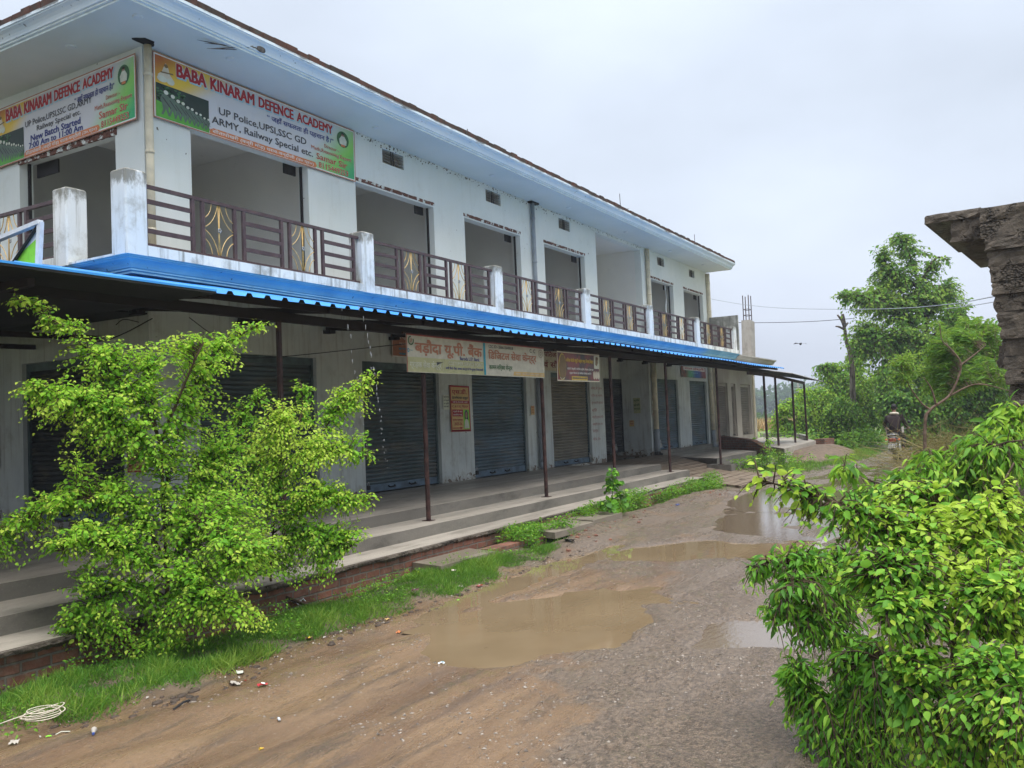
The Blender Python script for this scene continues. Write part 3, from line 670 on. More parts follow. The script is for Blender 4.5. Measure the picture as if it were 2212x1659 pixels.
# dark gap between jamb and shutter guide, bracket in the corner, exposed brick lintel
for i, (a, b) in enumerate(WIN):
    d = MB().box(b - .035, b - .002, FY + .13, FY + .17, ZF, 4.55)
    part(d, 'guide_channel', 'black_iron', bld)
    d = MB().box(b - .34, b - .06, FY + .222, FY + .25, 4.40, 4.60)
    part(d, 'shutter_bracket', 'black_iron', bld)
    l = MB(); n = 26
    for k in range(n):
        u0, u1 = a - .03 + (b - a + .06) * k / n, a - .03 + (b - a + .06) * (k + 1) / n
        zt = 4.645 + .01 * random.random(); l.box(u0, u1, FY - .004 - .005 * random.random(), FY + .02, 4.585 - .004 * random.random(), zt)
    part(l, 'lintel', 'lintel_brick', bld)
    part(MB().box(a, b, FY + .002, FY + .20, 4.555, 4.583), 'slab_edge', 'wall_white', bld)
part(MB().box(FX + .13, FX + .17, 13.36, 13.398, ZF, 4.4), 'guide_channel', 'black_iron', bld)
part(MB().box(FX + .222, FX + .25, 12.75, 13.3, 4.18, 4.39), 'shutter_bracket', 'black_iron', bld)
l = MB()
for k in range(24): l.box(FX - .012 - .012 * random.random(), FX + .02, 11.0 + .1 * k, 11.1 + .1 * k, 4.36 - .01 * random.random(), 4.44 + .02 * random.random())
part(l, 'lintel', 'lintel_brick', bld)
# ventilators
for a, b in VENT:
    v = MB().quad((a, FY + .14, 5.11), (b, FY + .14, 5.11), (b, FY + .14, 5.39), (a, FY + .14, 5.39))
    vo = part(v, 'ventilator', 'vent_dark', bld)
    s = MB()
    for k in range(5):
        z = 5.125 + .056 * k; s.add([(a, FY + .03, z), (b, FY + .03, z), (b, FY + .10, z + .035), (a, FY + .10, z + .035)], [(0, 1, 2, 3)])
        s.box(a, b, FY + .02, FY + .035, z - .004, z + .006)
    part(s, 'louvre', 'vent_dark', bld, of=vo)
    s = MB()
    for u in (.42, .52): s.box(a + (b - a) * u - .006, a + (b - a) * u + .006, FY + .005, FY + .018, 5.11, 5.39)
    part(s, 'rod', 'black_iron', bld, of=vo)
part(MB().quad((9.85, FY + .1, 1.71), (10.35, FY + .1, 1.71), (10.35, FY + .1, 1.86), (9.85, FY + .1, 1.86)), 'ventilator', 'dark_hole', bld)
# cornices: profile (offset outwards, height) swept along the front and round the corner
def sweep(prof, x1, name, mat, yend=26.0, xl=7.0, yl=9.4):
    mb = MB(); path = lambda o: [(x1, yl - o), (xl - o, yl - o), (xl - o, yend)]
    for (o0, z0), (o1, z1) in zip(prof[:-1], prof[1:]):
        p, q_ = path(o0), path(o1)
        for i in range(2): mb.quad((*p[i], z0), (*p[i + 1], z0), (*q_[i + 1], z1), (*q_[i], z1))
    n = len(prof)
    mb.poly([(x1, yl - o, z) for o, z in prof] + [(x1, yl + .3, prof[-1][1]), (x1, yl + .3, prof[0][1])])
    return part(mb, name, mat, bld)
CORN = [(0, 0), (0, .025), (.03, .03), (.03, .055), (.055, .06), (.06, .085), (.075, .115), (.105, .145), (.15, .165), (.15, .18), (.17, .185), (.17, .225), (.0, .225)]
sweep([(o, ZS + z) for o, z in CORN], XE, 'roof_cornice', 'cornice_white')
sweep([(-.002, ZS - .004), (.004, ZS - .004), (.004, ZS + .022), (0, ZS + .022)], XE + .002, 'cornice_line', 'line_white')
sweep([(.028, ZS + .032), (.034, ZS + .032), (.034, ZS + .052), (.028, ZS + .052)], XE + .002, 'cornice_line', 'line_white')
sweep([(o, ZB + z * .92) for o, z in CORN], XE - .1, 'balcony_cornice', 'cornice_blue')
sweep([(-.002, ZB - .004), (.004, ZB - .004), (.004, ZB + .018), (0, ZB + .018)], XE - .09, 'cornice_line', 'line_cyan')
sweep([(.028, ZB + .030), (.034, ZB + .030), (.034, ZB + .048), (.028, ZB + .048)], XE - .09, 'cornice_line', 'line_cyan')
rf = MB()
rf.poly([(XE, 9.4, ZS), (7.0, 9.4, ZS), (7.0, 26, ZS), (FX, 26, ZS), (FX, FY, ZS), (XE, FY, ZS)])
part(rf, 'roof_soffit', 'soffit_paint', bld)
part(MB().poly([(XE, 9.3, ZS + .23), (6.9, 9.3, ZS + .23), (6.9, 26, ZS + .23), (XE, 26, ZS + .23)]), 'roof', 'slab_concrete', bld)
bs = MB(); bs.poly([(XE - .1, 9.4, ZB), (7.0, 9.4, ZB), (7.0, 26, ZB), (FX, 26, ZB), (FX, FY, ZB), (XE - .1, FY, ZB)])
part(bs, 'balcony_soffit', 'cornice_blue', bld)
bs = MB(); bs.poly([(XE - .1, 9.24, ZF + .02), (6.85, 9.24, ZF + .02), (6.85, 26, ZF + .02), (FX, 26, ZF + .02), (FX, FY, ZF + .02), (XE - .1, FY, ZF + .02)])
part(bs, 'balcony_floor', 'slab_concrete', bld)
# brick course on the roof edge: single bricks, slightly out of line
pb = MB()
def brick_row(a, b, along):
    u = a
    while u < b:
        w = .20 + .05 * random.random(); j = .015 * random.random(); h = .085 + .03 * random.random()
        z0 = ZS + .226; y0 = 9.245 + j
        if along == 'x': pb.box(u, min(u + w, b), y0, y0 + .115, z0, z0 + h)
        else: pb.box(6.845 + j, 6.96 + j, u, u + w, z0, z0 + h)
        u += w + .006
brick_row(6.86, XE, 'x'); brick_row(9.4, 24, 'y')
part(pb, 'parapet_course', 'parapet_brick', bld)
for x, h, tl in ((14.8, .14, .0), (14.0, .10, .0), (22.6, .42, -.03), (29.0, .34, 0), (19.6, .1, .02), (20.1, .06, .0), (23.1, .12, .04)):
    part(MB().tube([(x, 9.36, ZS + .24), (x + tl, 9.36, ZS + .3 + h)], .009, 6), 'starter_bar', 'rusty_brown', bld)
for x, y in ((9.0, 9.75), (12.6, 9.95), (7.45, 11.2), (7.4, 9.7), (16.6, 9.9), (20.4, 9.9), (24.2, 9.9), (28.0, 9.9), (31.5, 9.9), (7.5, 14.0)):
    part(MB().tube([(x, y, ZS - .001), (x, y, ZS - .022)], [.07, .055], 14), 'ceiling_lamp', 'lamp_plastic', bld)
# broken patch with roots and stains at the corner pipe, stub of roots on the cornice
rt = MB()
for k in range(4):
    a = np.array((9.05 + .05 * k, 9.33, ZS + .09)); rt.tube(smooth_path([a, a + (-.25 - .12 * random.random(), .1, -.06 - .05 * random.random()), a + (-.55 - .4 * random.random(), .22, -.12 - .1 * random.random())], 4), [.007] * 8 + [.002], 4)
rt.ball((9.2, 9.33, ZS + .1), .06, 9, 6, (1.5, .5, .8))
part(rt, 'root_tuft', 'bark_snag', bld)
ptch = MB(); ptch.poly([(7.93 + .15 * math.cos(a) * (1 + .3 * math.sin(3 * a)), 10.25 + .13 * math.sin(a) * (1 + .25 * math.cos(2 * a)), ZS - .003) for a in np.linspace(0, 2 * math.pi, 18, endpoint=False)])
part(ptch, 'ceiling_hole', 'dark_hole', bld)
cw = MB(); g = np.random.default_rng(17)
for k in range(420):
    x = 12.6 + 14 * g.random() ** 1.2; dz = abs(g.normal()) * .05; s_ = .008 + .02 * g.random() ** 2
    cw.add([(x - s_, FY - .004, ZS - dz - s_), (x + s_ * .6, FY - .004, ZS - dz - s_ * .7), (x + s_, FY - .003, ZS - dz + s_ * .2), (x - s_ * .3, FY - .004, ZS - dz + s_ * .5)], [(0, 1, 2, 3)])
cwo = part(cw, 'cobweb_dirt', flat('web_dirt', (.13, .11, .085), .9, .1).name, bld); cwo['kind'] = 'stuff'
# balcony plinth and pillars
pl = MB()
pl.box(7.1, XE - .12, 9.21, 9.36, 2.235, 2.365); pl.box(6.81, 6.96, 10.7, 26, 2.235, 2.365)
pl.box(6.81, 6.96, 9.5, 10.39, 2.235, 2.262)
part(pl, 'balcony_plinth', 'plinth_mould', bld)
PIL = [6.79, 11.19, 15.39, 19.68, 24.0, 28.3, 32.63]
for i, x in enumerate(PIL):
    w = .31; part(MB().bbox(x, x + w, 9.2, 9.5, 2.23, 3.24 + .04 * (i == 0), .02), 'balcony_pillar', 'pillar_white', bld)
for y in (10.39, 14.6): part(MB().bbox(6.8, 7.1, y, y + .3, 2.23, 3.25, .02), 'balcony_pillar', 'pillar_white', bld)
# railings with gold ornaments
def railing(org, d, L, full=True):
    """org: lower start point, d: unit direction along the bay, L: length"""
    org, d = np.array(org, float), np.array(d, float)
    pt = lambda u, h: org + d * u + np.array((0, 0, h))
    H = .74; n_ = np.array((-d[1], d[0], 0)); mb = MB()
    mb.bar(pt(0, 0), pt(L, 0), .045, .045); mb.bar(pt(0, H), pt(L, H), .045, .045)
    k = L / 4.1; lad, gld, gap = .73 * k, .55 * k, .165 * k
    xs_, u = [], .03
    orn = []
    for i, t_ in enumerate('LGLGL'):
        w = lad if t_ == 'L' else gld
        for q_ in (u, u + w): mb.bar(pt(q_, .022), pt(q_, H - .022), .05, .04, up=n_)
        if t_ == 'L':
            for h in (.185, .37, .555): mb.bar(pt(u + .02, h), pt(u + w - .02, h), .03, .055)
        else: orn.append((u, w))
        u += w + gap
    o = part(mb, 'balcony_railing', 'rail_brown', bld)
    for u, w in orn:
        g = MB(); c = u + w / 2; hw = w / 2 - .03; m = H / 2
        for s in (-.012, .012): g.tube([pt(c + s, .02), pt(c + s * .4, m), pt(c + s, H - .02)], .006, 5)
        for sx in (-1, 1):
            for sz in (-1, 1):
                g.tube(bez(pt(c + sx * .02, m + sz * (m - .03)), pt(c + sx * .07, m + sz * .10), pt(c + sx * hw, m + sz * .015), 9), .0065, 5)
                g.tube(bez(pt(c + sx * hw * .5, m + sz * (m - .02)), pt(c + sx * hw * .55, m + sz * .2), pt(c + sx * hw, m + sz * .14), 8), .006, 5)
        part(g, 'gold_ornament', 'gold_paint', bld, True, of=o)
        f = MB()
        for a in range(5): f.ball(pt(c + .022 * math.cos(a * 1.257), m + .022 * math.sin(a * 1.257)) - n_ * .012, .014, 6, 4)
        part(f, 'rosette', 'steel_grey', bld, True, of=o)
for a, b in zip(PIL[:-1], PIL[1:]): railing((a + .31, 9.30, 2.39), (1, 0, 0), b - a - .31)
railing((6.9, 10.69, 2.39), (0, 1, 0), 3.9)
# downpipes
def pipe(x, y, z0, z1, name, mat, r=.055, foot=None):
    o = part(MB().tube([(x, y, z0), (x, y, z1)], r, 12), name, mat, bld, True)
    for z in np.arange(z0 + .6, z1, 1.1): part(MB().tube([(x, y, z), (x, y, z + .05)], r + .008, 12), 'pipe_clip', mat, bld, True, of=o)
    if foot: part(MB().tube(smooth_path([(x, y, z0), (x, y - .02, z0 - .1), (x + .06, y - .12, z0 - .15)], 4), r + .008, 12), 'pipe_elbow', foot, bld, True, of=o)
    return o
pipe(19.25, FY - .07, 2.25, 5.46, 'downpipe', 'pipe_grey', .05)
part(MB().box(19.12, 19.50, FY - .13, FY - .01, 5.455, 5.497), 'pipe_collar', 'black_iron', bld)
pipe(8.02, FY - .09, 2.25, 5.49, 'downpipe', 'pipe_cream', .055)
pipe(27.0, FY - .08, 2.25, 5.46, 'downpipe', 'pipe_cream', .07)
pipe(XE - .02, FY - .06, 2.25, 5.46, 'downpipe', 'pipe_cream', .09)
pipe(19.14, FY - .08, -1.02, 2.0, 'downpipe', 'pipe_grey', .055, 'pipe_grey')
pipe(19.30, FY - .05, -.9, 2.0, 'downpipe', 'rusty_brown', .025)
pipe(27.02, FY - .10, -.42, 2.0, 'downpipe', 'pipe_cream', .085); pipe(27.02, FY - .10, -1.15, -.42, 'downpipe', 'pipe_grey', .092, 'black_iron')
pipe(33.05, FY - .09, -.62, 2.0, 'downpipe', 'pipe_cream', .08); pipe(33.05, FY - .09, -1.12, -.62, 'downpipe', 'pipe_grey', .085, 'pipe_grey')
pipe(33.55, FY - .12, -1.1, 2.0, 'downpipe', 'pipe_cream', .06)
# roller shutters: corrugated curtain, bottom bar, handles, frame
def roller(a, b, y, z0, z1, mat, axis='y', frame='frame_teal', bar='bar_blue', of=bld):
    T = (lambda u, d, z: (u, y + d, z)) if axis == 'y' else (lambda u, d, z: (FX + d, u, z))
    prof = []; z = z0 + .15
    while z < z1:
        for dz, d in ((0, 0), (.012, -.016), (.030, -.022), (.050, -.016), (.062, 0), (.070, .006)): prof.append((z + dz, d))
        z += .076
    prof = [(z0 + .15, 0)] + [p for p in prof if p[0] <= z1] + [(z1, 0)]
    mb = MB(); V = [T(u, d, z) for z, d in prof for u in (a, b)]
    mb.add(V, [(2 * i, 2 * i + 1, 2 * i + 3, 2 * i + 2) for i in range(len(prof) - 1)])
    o = part(mb, 'roller_shutter', mat, of)
    def bx(q, u0, u1, d0, d1, z0_, z1_):
        if axis == 'y': q.box(u0, u1, y + d0, y + d1, z0_, z1_)
        else: q.box(FX + d0, FX + d1, u0, u1, z0_, z1_)
    q = MB(); bx(q, a, b, -.03, .02, z0 + .015, z0 + .15); part(q, 'bottom_bar', bar, of, of=o)
    q = MB(); bx(q, a + .001, a + .05, -.05, -.001, z0, z1); bx(q, b - .05, b - .001, -.05, -.001, z0, z1); bx(q, a + .05, b - .05, -.045, -.001, z1 - .12, z1 - .002); part(q, 'guide_rail', frame, of, of=o)
    for u in (a + (b - a) * .35, a + (b - a) * .62):
        q = MB(); pts = [T(u - .10, -.03, z0 + .10), T(u - .08, -.07, z0 + .075), T(u + .08, -.07, z0 + .075), T(u + .10, -.03, z0 + .10)]; q.tube(pts, .014, 6); part(q, 'handle', 'black_iron', of, True, of=o)
    return o
for (a, b), mt, fr in zip(SHT, ('shutter_blue', 'shutter_blue', 'shutter_bluer', 'shutter_tan', 'shutter_bluer', 'shutter_bluer'), ('frame_teal',) * 6):
    roller(a, b, FY + .12, Z0 if a < 25 else -1.13, 1.24, mt, frame=fr)
part(MB().box(27.3, 33.2, FY - .06, FY + .15, -1.29, -1.132), 'door_sill', 'platform_side', bld)
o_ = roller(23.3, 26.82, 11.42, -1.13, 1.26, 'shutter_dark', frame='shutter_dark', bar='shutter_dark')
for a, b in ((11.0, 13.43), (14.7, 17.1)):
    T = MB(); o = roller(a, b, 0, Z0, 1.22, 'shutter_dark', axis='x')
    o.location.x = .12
# grey boundary wall closing the balcony at the far end, loose wiring, hanging fabric strip
part(MB().box(33.18, 33.30, 9.2, 10.3, 2.25, 3.71), 'end_wall', 'mould_wall', bld)
w = MB()
for k in range(3): w.tube(smooth_path([(29.0 + .02 * k, FY + .1, 4.5), (29.03, FY + .08, 4.1 - .1 * k), (28.98 + .03 * k, FY + .1, 3.7), (29.08, FY + .06, 3.1)], 6), .012, 5)
part(w, 'hanging_strip', 'lamp_plastic', bld)

# padlocks hang on the shutters
def padlock(p, s, label, mat='steel_grey'):
    o = MB(); x, y, z = p
    o.bbox(x - s * .5, x + s * .5, y - s * .22, y + s * .22, z - s * .55, z + s * .35, s * .12)
    root = thing('padlock', (x, y, z - s * .55), label, 'padlock', 'padlocks on the shutters')
    part(o, 'lock_case', mat, root)
    part(MB().tube(smooth_path([(x - s * .28, y, z + s * .3), (x - s * .28, y, z + s * .7), (x, y, z + s * 1.0), (x + s * .28, y, z + s * .7), (x + s * .28, y, z + s * .3)], 4), s * .09, 6), 'shackle', 'steel_grey', root, True)
padlock((12.62, FY + .02, -1.08), .09, 'dark padlock at the lower corner of the shutter nearest the left shrubs', 'black_iron')
padlock((16.32, FY + .02, -1.06), .10, 'dark padlock at the corner of the shutter beside the yellow school poster', 'black_iron')
padlock((22.15, FY + .02, -1.02), .09, 'grey padlock on the tan dusty shutter below the beauty parlour board')
padlock((26.1, 11.36, -.97), .13, 'round pale padlock shining on the black shutter of the recess')
padlock((27.45, FY - .05, -.95), .16, 'white padlock beside the foot of the cream downpipe')

# ================================================================ PLATFORM, RAMP, DRAIN
pf = thing('concrete_platform', (12, 8, -1.8), 'grey concrete shop platform with two steps and a red brick base along the front', 'platform')
def pl_y(x, y0): return y0 + .012 * (x - 10)
def slab(y0, z1, z0, x1, name, x0=0.0, y1=10.6, mat='platform_side'):
    mb = MB(); n = 40
    xs_ = np.linspace(x0, x1, n)
    pts = [(x, pl_y(x, y0) + .02 * fbm(x, 0., 1.3, 3, 5)) for x in xs_] + [(x1, y1), (x0, y1)]
    mb.prism(pts, z0, z1)
    mb.mi[-1] = 1
    me = new_mesh(name, mb.v, mb.f, [mat, 'platform_top'], mb.mi)
    o = link(name, me, pf); return o
pl_ = slab(7.74, -1.2, -1.4, 20.8, 'platform_slab')
slab(7.08, -1.352, -1.55, 20.98, 'step', y1=7.9)
lg = slab(6.54, -1.503, -1.54, 20.6, 'ledge', y1=7.3)
bk = MB(); bk.box(0, 20.4, 6.56, 6.9, -2.0, -1.541); part(bk, 'brick_base', 'brick_skirt', pf)
crumb = MB(); V = []
xs_ = np.linspace(0, 20.4, 620)
for x in xs_:
    y = pl_y(x, 6.54); j = .5 + fbm(x, 3., 3.5, 3, 4) + .35 * random.random()
    V += [(x, y + .02, -1.499), (x, y - .012 - .012 * random.random(), -1.503 - .01 * random.random()), (x, y - .008 - .02 * j, -1.525 - .012 * random.random()), (x, y + .012, -1.538 - .035 * j)]
crumb.add(V, [(4 * i + k, 4 * i + 4 + k, 4 * i + 5 + k, 4 * i + 1 + k) for i in range(len(xs_) - 1) for k in range(3)])
part(crumb, 'broken_edge', 'rough_concrete', pf)
pf2 = thing('concrete_platform', (28, 8.5, -1.8), 'grey concrete landing in front of the two bluish shutters beyond the paved ramp', 'platform')
mb = MB(); mb.prism([(24.7, 7.65), (28.9, 7.62), (31.2, 9.3), (33.4, 10.4), (26.85, 10.4)], -1.6, -1.28); part(mb, 'platform_slab', 'platform_side', pf2)
mb = MB(); mb.poly([(24.72, 7.67, -1.277), (28.88, 7.64, -1.277), (31.2, 9.3, -1.277), (33.4, 10.4, -1.277), (26.85, 10.4, -1.277)]); part(mb, 'paving', 'platform_top', pf2)
mb = MB(); mb.box(24.2, 27.3, 7.1, 7.8, -1.8, -1.43); part(mb, 'step', 'platform_side', pf2)
mb = MB(); mb.box(25.9, 28.7, 6.9, 7.7, -1.8, -1.50); part(mb, 'step', 'platform_top', pf2)
# sloping paved ramp between the platforms (part of the ground)
rp = MB(); n = 14
A_, B_ = [(20.82, 10.3), (20.98, 7.0), (20.9, 5.95)], [(27.0, 10.6), (25.6, 7.2), (25.4, 5.95)]
rv = []
for i in range(n + 1):
    tt = i / n; y = 10.4 - 4.5 * tt; xa = 20.8; xb = 26.9 - 1.6 * tt
    z = -1.255 - .47 * sstep(.15, 1, tt) - (.0)
    for j in range(9): rv.append((xa + (xb - xa) * j / 8, y, z + .012 * fbm(xa + j, y, 2, 2, 4)))
rp.add(rv, [(i * 9 + j, i * 9 + j + 1, (i + 1) * 9 + j + 1, (i + 1) * 9 + j) for i in range(n) for j in range(8)])
m_ = len(rp.v)
low = [rv[n * 9 + j] for j in range(9)]
rp.add(low + [(x, y + .02, z - .12) for x, y, z in low], [(j, j + 1, 9 + j + 1, 9 + j) for j in range(8)])
rp.add([(20.83, 10.4, -1.26), (20.83, 5.9, -1.73), (20.83, 5.9, -2.), (20.83, 10.4, -2.)], [(0, 1, 2, 3)])
rp.build('paved_ramp', 'ramp_paver', kind='structure')
rc = MB(); rc.add([(23.1, 10.6, -1.24), (26.9, 10.6, -1.24), (26.9, 12.1, -1.24), (23.1, 12.1, -1.24)], [(0, 1, 2, 3)])
rc.build('recess_floor', 'paver_earth', kind='structure')
# drain cover slabs
for i, (pts, z, lb) in enumerate([([(8.7, 6.55), (9.9, 6.5), (9.75, 6.0), (8.55, 6.02)], -1.655, 'muddy concrete drain slab in the grass at the foot of the brick base'),
                                  ([(11.45, 6.5), (12.75, 6.5), (12.5, 5.86), (11.2, 5.88)], -1.60, 'wet concrete drain slab bridging the open ditch beside the weeds'),
                                  ([(12.85, 6.52), (14.0, 6.5), (13.8, 5.95), (12.65, 5.95)], -1.60, 'far drain slab half grown over with weeds near the broad leaved plant')]):
    s = MB(); s.prism(pts, z - .09, z); tag(s.build('drain_slab', 'slab_concrete'), lb, 'drain slab', 'drain slabs')
mb = MB(); mb.box(9.9, 11.35, 6.12, 6.32, -1.9, -1.66); mb.box(9.9, 11.35, 6.34, 6.5, -1.9, -1.70)
tag(mb.build('drain_wall', 'brick_skirt'), 'low brick side wall of the open drain below the platform', 'drain wall')
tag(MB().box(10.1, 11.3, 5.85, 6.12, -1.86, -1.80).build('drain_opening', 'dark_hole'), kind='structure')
# diagonal brick wall, annex platform
mb = MB(); a, b = np.array((31.0, 9.4)), np.array((29.9, 7.57)); d = (b - a); nn = np.array((-d[1], d[0])) / np.linalg.norm(d) * .12
top = [(0, -.80), (.55, -.90), (.75, -.95), (1.0, -1.18), (1.12, -1.30)]
V = []
for u, z in top:
    for s in (-1, 1):
        q_ = a + d * u + nn * s; V += [(q_[0], q_[1], -1.7), (q_[0], q_[1], z)]
F = []
for i in range(len(top) - 1):
    k = 4 * i; F += [(k, k + 4, k + 5, k + 1), (k + 2, k + 3, k + 7, k + 6), (k + 1, k + 5, k + 7, k + 3)]
F += [(0, 1, 3, 2), (16, 18, 19, 17)]
mb.add(V, F); tag(mb.build('brick_wall', 'brick_ramp'), 'low red brick wall with sloping end beside the paved landing', 'wall')
pf3 = thing('concrete_platform', (33, 8.5, -1.8), 'pale concrete platform under the far grey awning', 'platform')
part(MB().prism([(28.6, 6.65), (35.3, 7.0), (41.5, 9.0), (42, 11), (33.5, 10.6), (30.4, 7.5)], -1.9, -1.202), 'platform_slab', 'platform_top', pf3)
part(MB().prism([(41.2, 8.84), (35.9, 7.4), (36.0, 7.55), (41.2, 9.1), (41.88, 10.83), (42.1, 10.8)], -1.5, -1.02), 'edge_wall', 'mould_wall', pf3)
mb = MB(); mb.prism([(35.4, 6.7), (36.3, 6.5), (36.4, 6.9), (35.5, 7.1)], -1.8, -1.15); tag(mb.build('brick_block', 'brick_ramp'), 'short brick block at the far corner of the pale platform', 'brick block')
md = MB(); n = 16; V = []
for i in range(n):
    for j in range(n):
        x = 28.6 + 9 * i / (n - 1); y = 4.9 + 2.2 * j / (n - 1); V.append((x, y, -1.85 + .5 * sstep(0, .8, j / (n - 1)) * sstep(0, .2, i / (n - 1)) * sstep(1, .8, i / (n - 1)) + .05 * fbm(x, y, 1.5, 3, 3)))
md.add(V, [(i * n + j, (i + 1) * n + j, (i + 1) * n + j + 1, i * n + j + 1) for i in range(n - 1) for j in range(n - 1)])
md.build('earth_bank', 'paver_earth', smooth=True, kind='structure')

# ================================================================ BLUE SHEET AWNING
aw = thing('sheet_awning', (16, 7.42, -1.35), 'long blue corrugated sheet awning on thin rusty brown posts in front of the shutters', 'awning')
YE, ZE, SL = 6.7, 1.385, .2125
def corr_sheet(x0, x1, y0, y1, zf, pitch=.25, rid=.035, mats=('sheet_blue', 'sheet_under'), name='roof_sheet', par=aw):
    mb = MB(); us = []
    x = x0
    while x < x1:
        for du, h in ((0, 0), (.145, 0), (.168, rid), (.222, rid), (.245, 0)): us.append((min(x + du * pitch / .25, x1), h))
        x += pitch
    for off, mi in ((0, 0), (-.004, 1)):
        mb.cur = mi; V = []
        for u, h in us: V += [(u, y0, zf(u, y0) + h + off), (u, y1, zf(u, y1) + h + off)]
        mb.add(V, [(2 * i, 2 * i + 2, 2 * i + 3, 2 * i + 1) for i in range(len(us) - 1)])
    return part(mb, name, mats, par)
zf_ = lambda x, y: ZE + SL * (y - YE) - .0012 * max(0, x - 14) + .012 * math.sin(x * .9) + .010 * float(fbm(x, 0., 1.7, 3, 6))
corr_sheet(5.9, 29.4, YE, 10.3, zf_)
mb = MB()
mb.box(-2.0, 5.93, YE, 7.0, ZE + .002, ZE + .022); mb.cur = 1; mb.box(-2.0, 5.93, YE + .004, 26, ZE - .02, ZE); mb.box(5.93, 7.9, 10.3, 26, ZE + .3, ZE + .32); mb.add([(5.93, 7, ZE), (5.93, 26, ZE), (7.95, 26, ZE + .4), (7.95, 10.4, ZE + .4), (5.93, 7.0, ZE + .05)], [(0, 1, 2, 3, 4)])
part(mb, 'side_sheet', ('sheet_blue', 'sheet_under'), aw)
flat('beam_shaded', (.016, .009, .008), .65, .25)  # darker copy of the rusty brown: shade under the sheets put into the colour
def aw_part(mb, nme): return part(mb, nme, 'rusty_brown' if nme == 'post' else 'beam_shaded', aw)
beam = MB(); beam.bar((-2, 7.42, 1.335), (29.3, 7.42, 1.335), .06, .11); aw_part(beam, 'front_beam')
for y, nme in ((6.92, 'purlin'), (7.9, 'purlin'), (8.7, 'purlin'), (9.5, 'purlin')):
    z = ZE + SL * (y - YE) - .05; aw_part(MB().bar((5.9, y, z), (29.35, y, z - .01), .04, .06), nme)
PX = [7.46, 10.28, 13.87, 16.92, 20.22, 24.3]
RX = [6.0, 7.75, 9.6, 11.58, 13.4, 15.0, 16.9, 18.6, 20.3, 22.2, 24.3, 26.3, 28.5]
for x in RX:
    r = MB(); r.bar((x, 10.38, 1.76), (x, 7.42, 1.43), .05, .06); r.bar((x, 7.42, 1.43), (x, 6.86, 1.372), .05, .06)
    o = aw_part(r, 'rafter'); part(MB().box(x - .07, x + .07, 10.24, 10.40, 1.665, 1.725), 'wall_bracket', 'black_iron', aw, of=o)
for y in (11.4, 13.0, 15.0, 17.5): aw_part(MB().bar((7.95, y, 1.45), (-1, y, 1.30), .06, .07), 'rafter')
for x in (4.2, 2.2, .2): aw_part(MB().bar((x, 6.9, 1.30), (x, 22, 1.30), .06, .07), 'purlin')
for x in PX:
    b = -1.352 if x < 21 else -1.43
    o = aw_part(MB().tube([(x, 7.42, b), (x, 7.42, 1.29)], .034, 10), 'post')
    part(MB().box(x - .07, x + .07, 7.35, 7.49, b, b + .008), 'base_plate', 'rusty_brown', aw, of=o)
# hanging bulb wires
wr = MB()
wr.tube(smooth_path([onY(300, 696, 10.3), onY(268, 690, 10.3) , onY(250, 702, 10.3)], 6), .006, 4)
wr.tube(smooth_path([(7.9, 10.2, 1.62), (7.4, 10.2, 1.36), (7.0, 10.2, 1.25), (6.2, 10.2, 1.3)], 6), .008, 4)
wr.tube(smooth_path([(8.6, 10.3, 1.70), (9.0, 10.25, 1.45), (9.6, 10.2, 1.15), (10.25, 7.5, 1.2)], 6), .007, 4)
tag(wr.build('cable', 'wire_black'), 'thin black bulb wire sagging under the awning above the left shrubs', 'cable')
# two thin streams of rain water falling from the blue sheet edge
for k, (x0, x1, n, lb) in enumerate(((7.72, 7.98, 18, 'thinner left stream of rain drops falling from the blue sheet edge'), (8.02, 8.34, 34, 'thicker right stream of rain drops falling from the blue sheet edge'))):
    s = MB(); g = np.random.default_rng(k)
    for i in range(n):
        f = (i / n) ** .8; x = x0 + (x1 - x0) * f ** .5; z = ZE - 2.0 * f
        s.ball((x + g.normal() * .006 * (1 + 3 * f), YE - .02 - .1 * f, z + g.normal() * .03), (.0055 + .003 * g.random()) * (1 - .25 * f), 6, 4, (.8, .8, 4.5 * (1 - f) + 1.0))
    tag(s.build('water_stream', 'water_drop', smooth=True), lb, 'falling water', 'water streams off the awning')

# ================================================================ ANNEX, ITS AWNING, COLUMN
an = thing('annex_building', (36.5, 12, -1.8), 'low unpainted grey annex with brown shutters joined to the far end of the white building', 'building')
mb = MB(); AH = [(33.95, 35.6), (36.1, 36.75), (37.5, 39.1)]
wall_grid(mb, 'y', FY + .02, XE + .02, 39.7, -1.6, 2.0, [(a, b, -.98, 1.22) for a, b in AH], .2)
mb.quad((39.7, FY + .02, -1.6), (39.7, 20, -1.6), (39.7, 20, 2.0), (39.7, FY + .02, 2.0)); part(mb, 'wall', 'annex_grey', an)
for i, (a, b) in enumerate(AH): roller(a, b, FY + .14, -.98, 1.22, 'shutter_brown', frame='annex_grey', bar='shutter_brown', of=an)
mb = MB(); prof = [(9.4 - o, ZB - .02 + z * .9) for o, z in CORN] + [(10.5, ZB + .19), (10.5, ZB - .02)]
V = [(XE - .09, y, z) for y, z in prof] + [(39.13, y, z) for y, z in prof]; n = len(prof)
mb.add(V, [(i, (i + 1) % n, n + (i + 1) % n, n + i) for i in range(n)] + [tuple(range(n, 2 * n))])
part(mb, 'roof_slab', 'cornice_grey', an)
part(MB().box(39.62, 39.76, FY - .02, FY + .02, -1.6, 2.0), 'corner_pilaster', 'pole_concrete', an)
part(MB().tube([(39.3, FY - .06, -1.1), (39.3, FY - .06, 1.95)], .045, 8), 'downpipe', 'pipe_cream', an)
co = thing('concrete_column', (37.5, 10.0, 2.15), 'bare concrete column with steel bars on the annex roof', 'column')
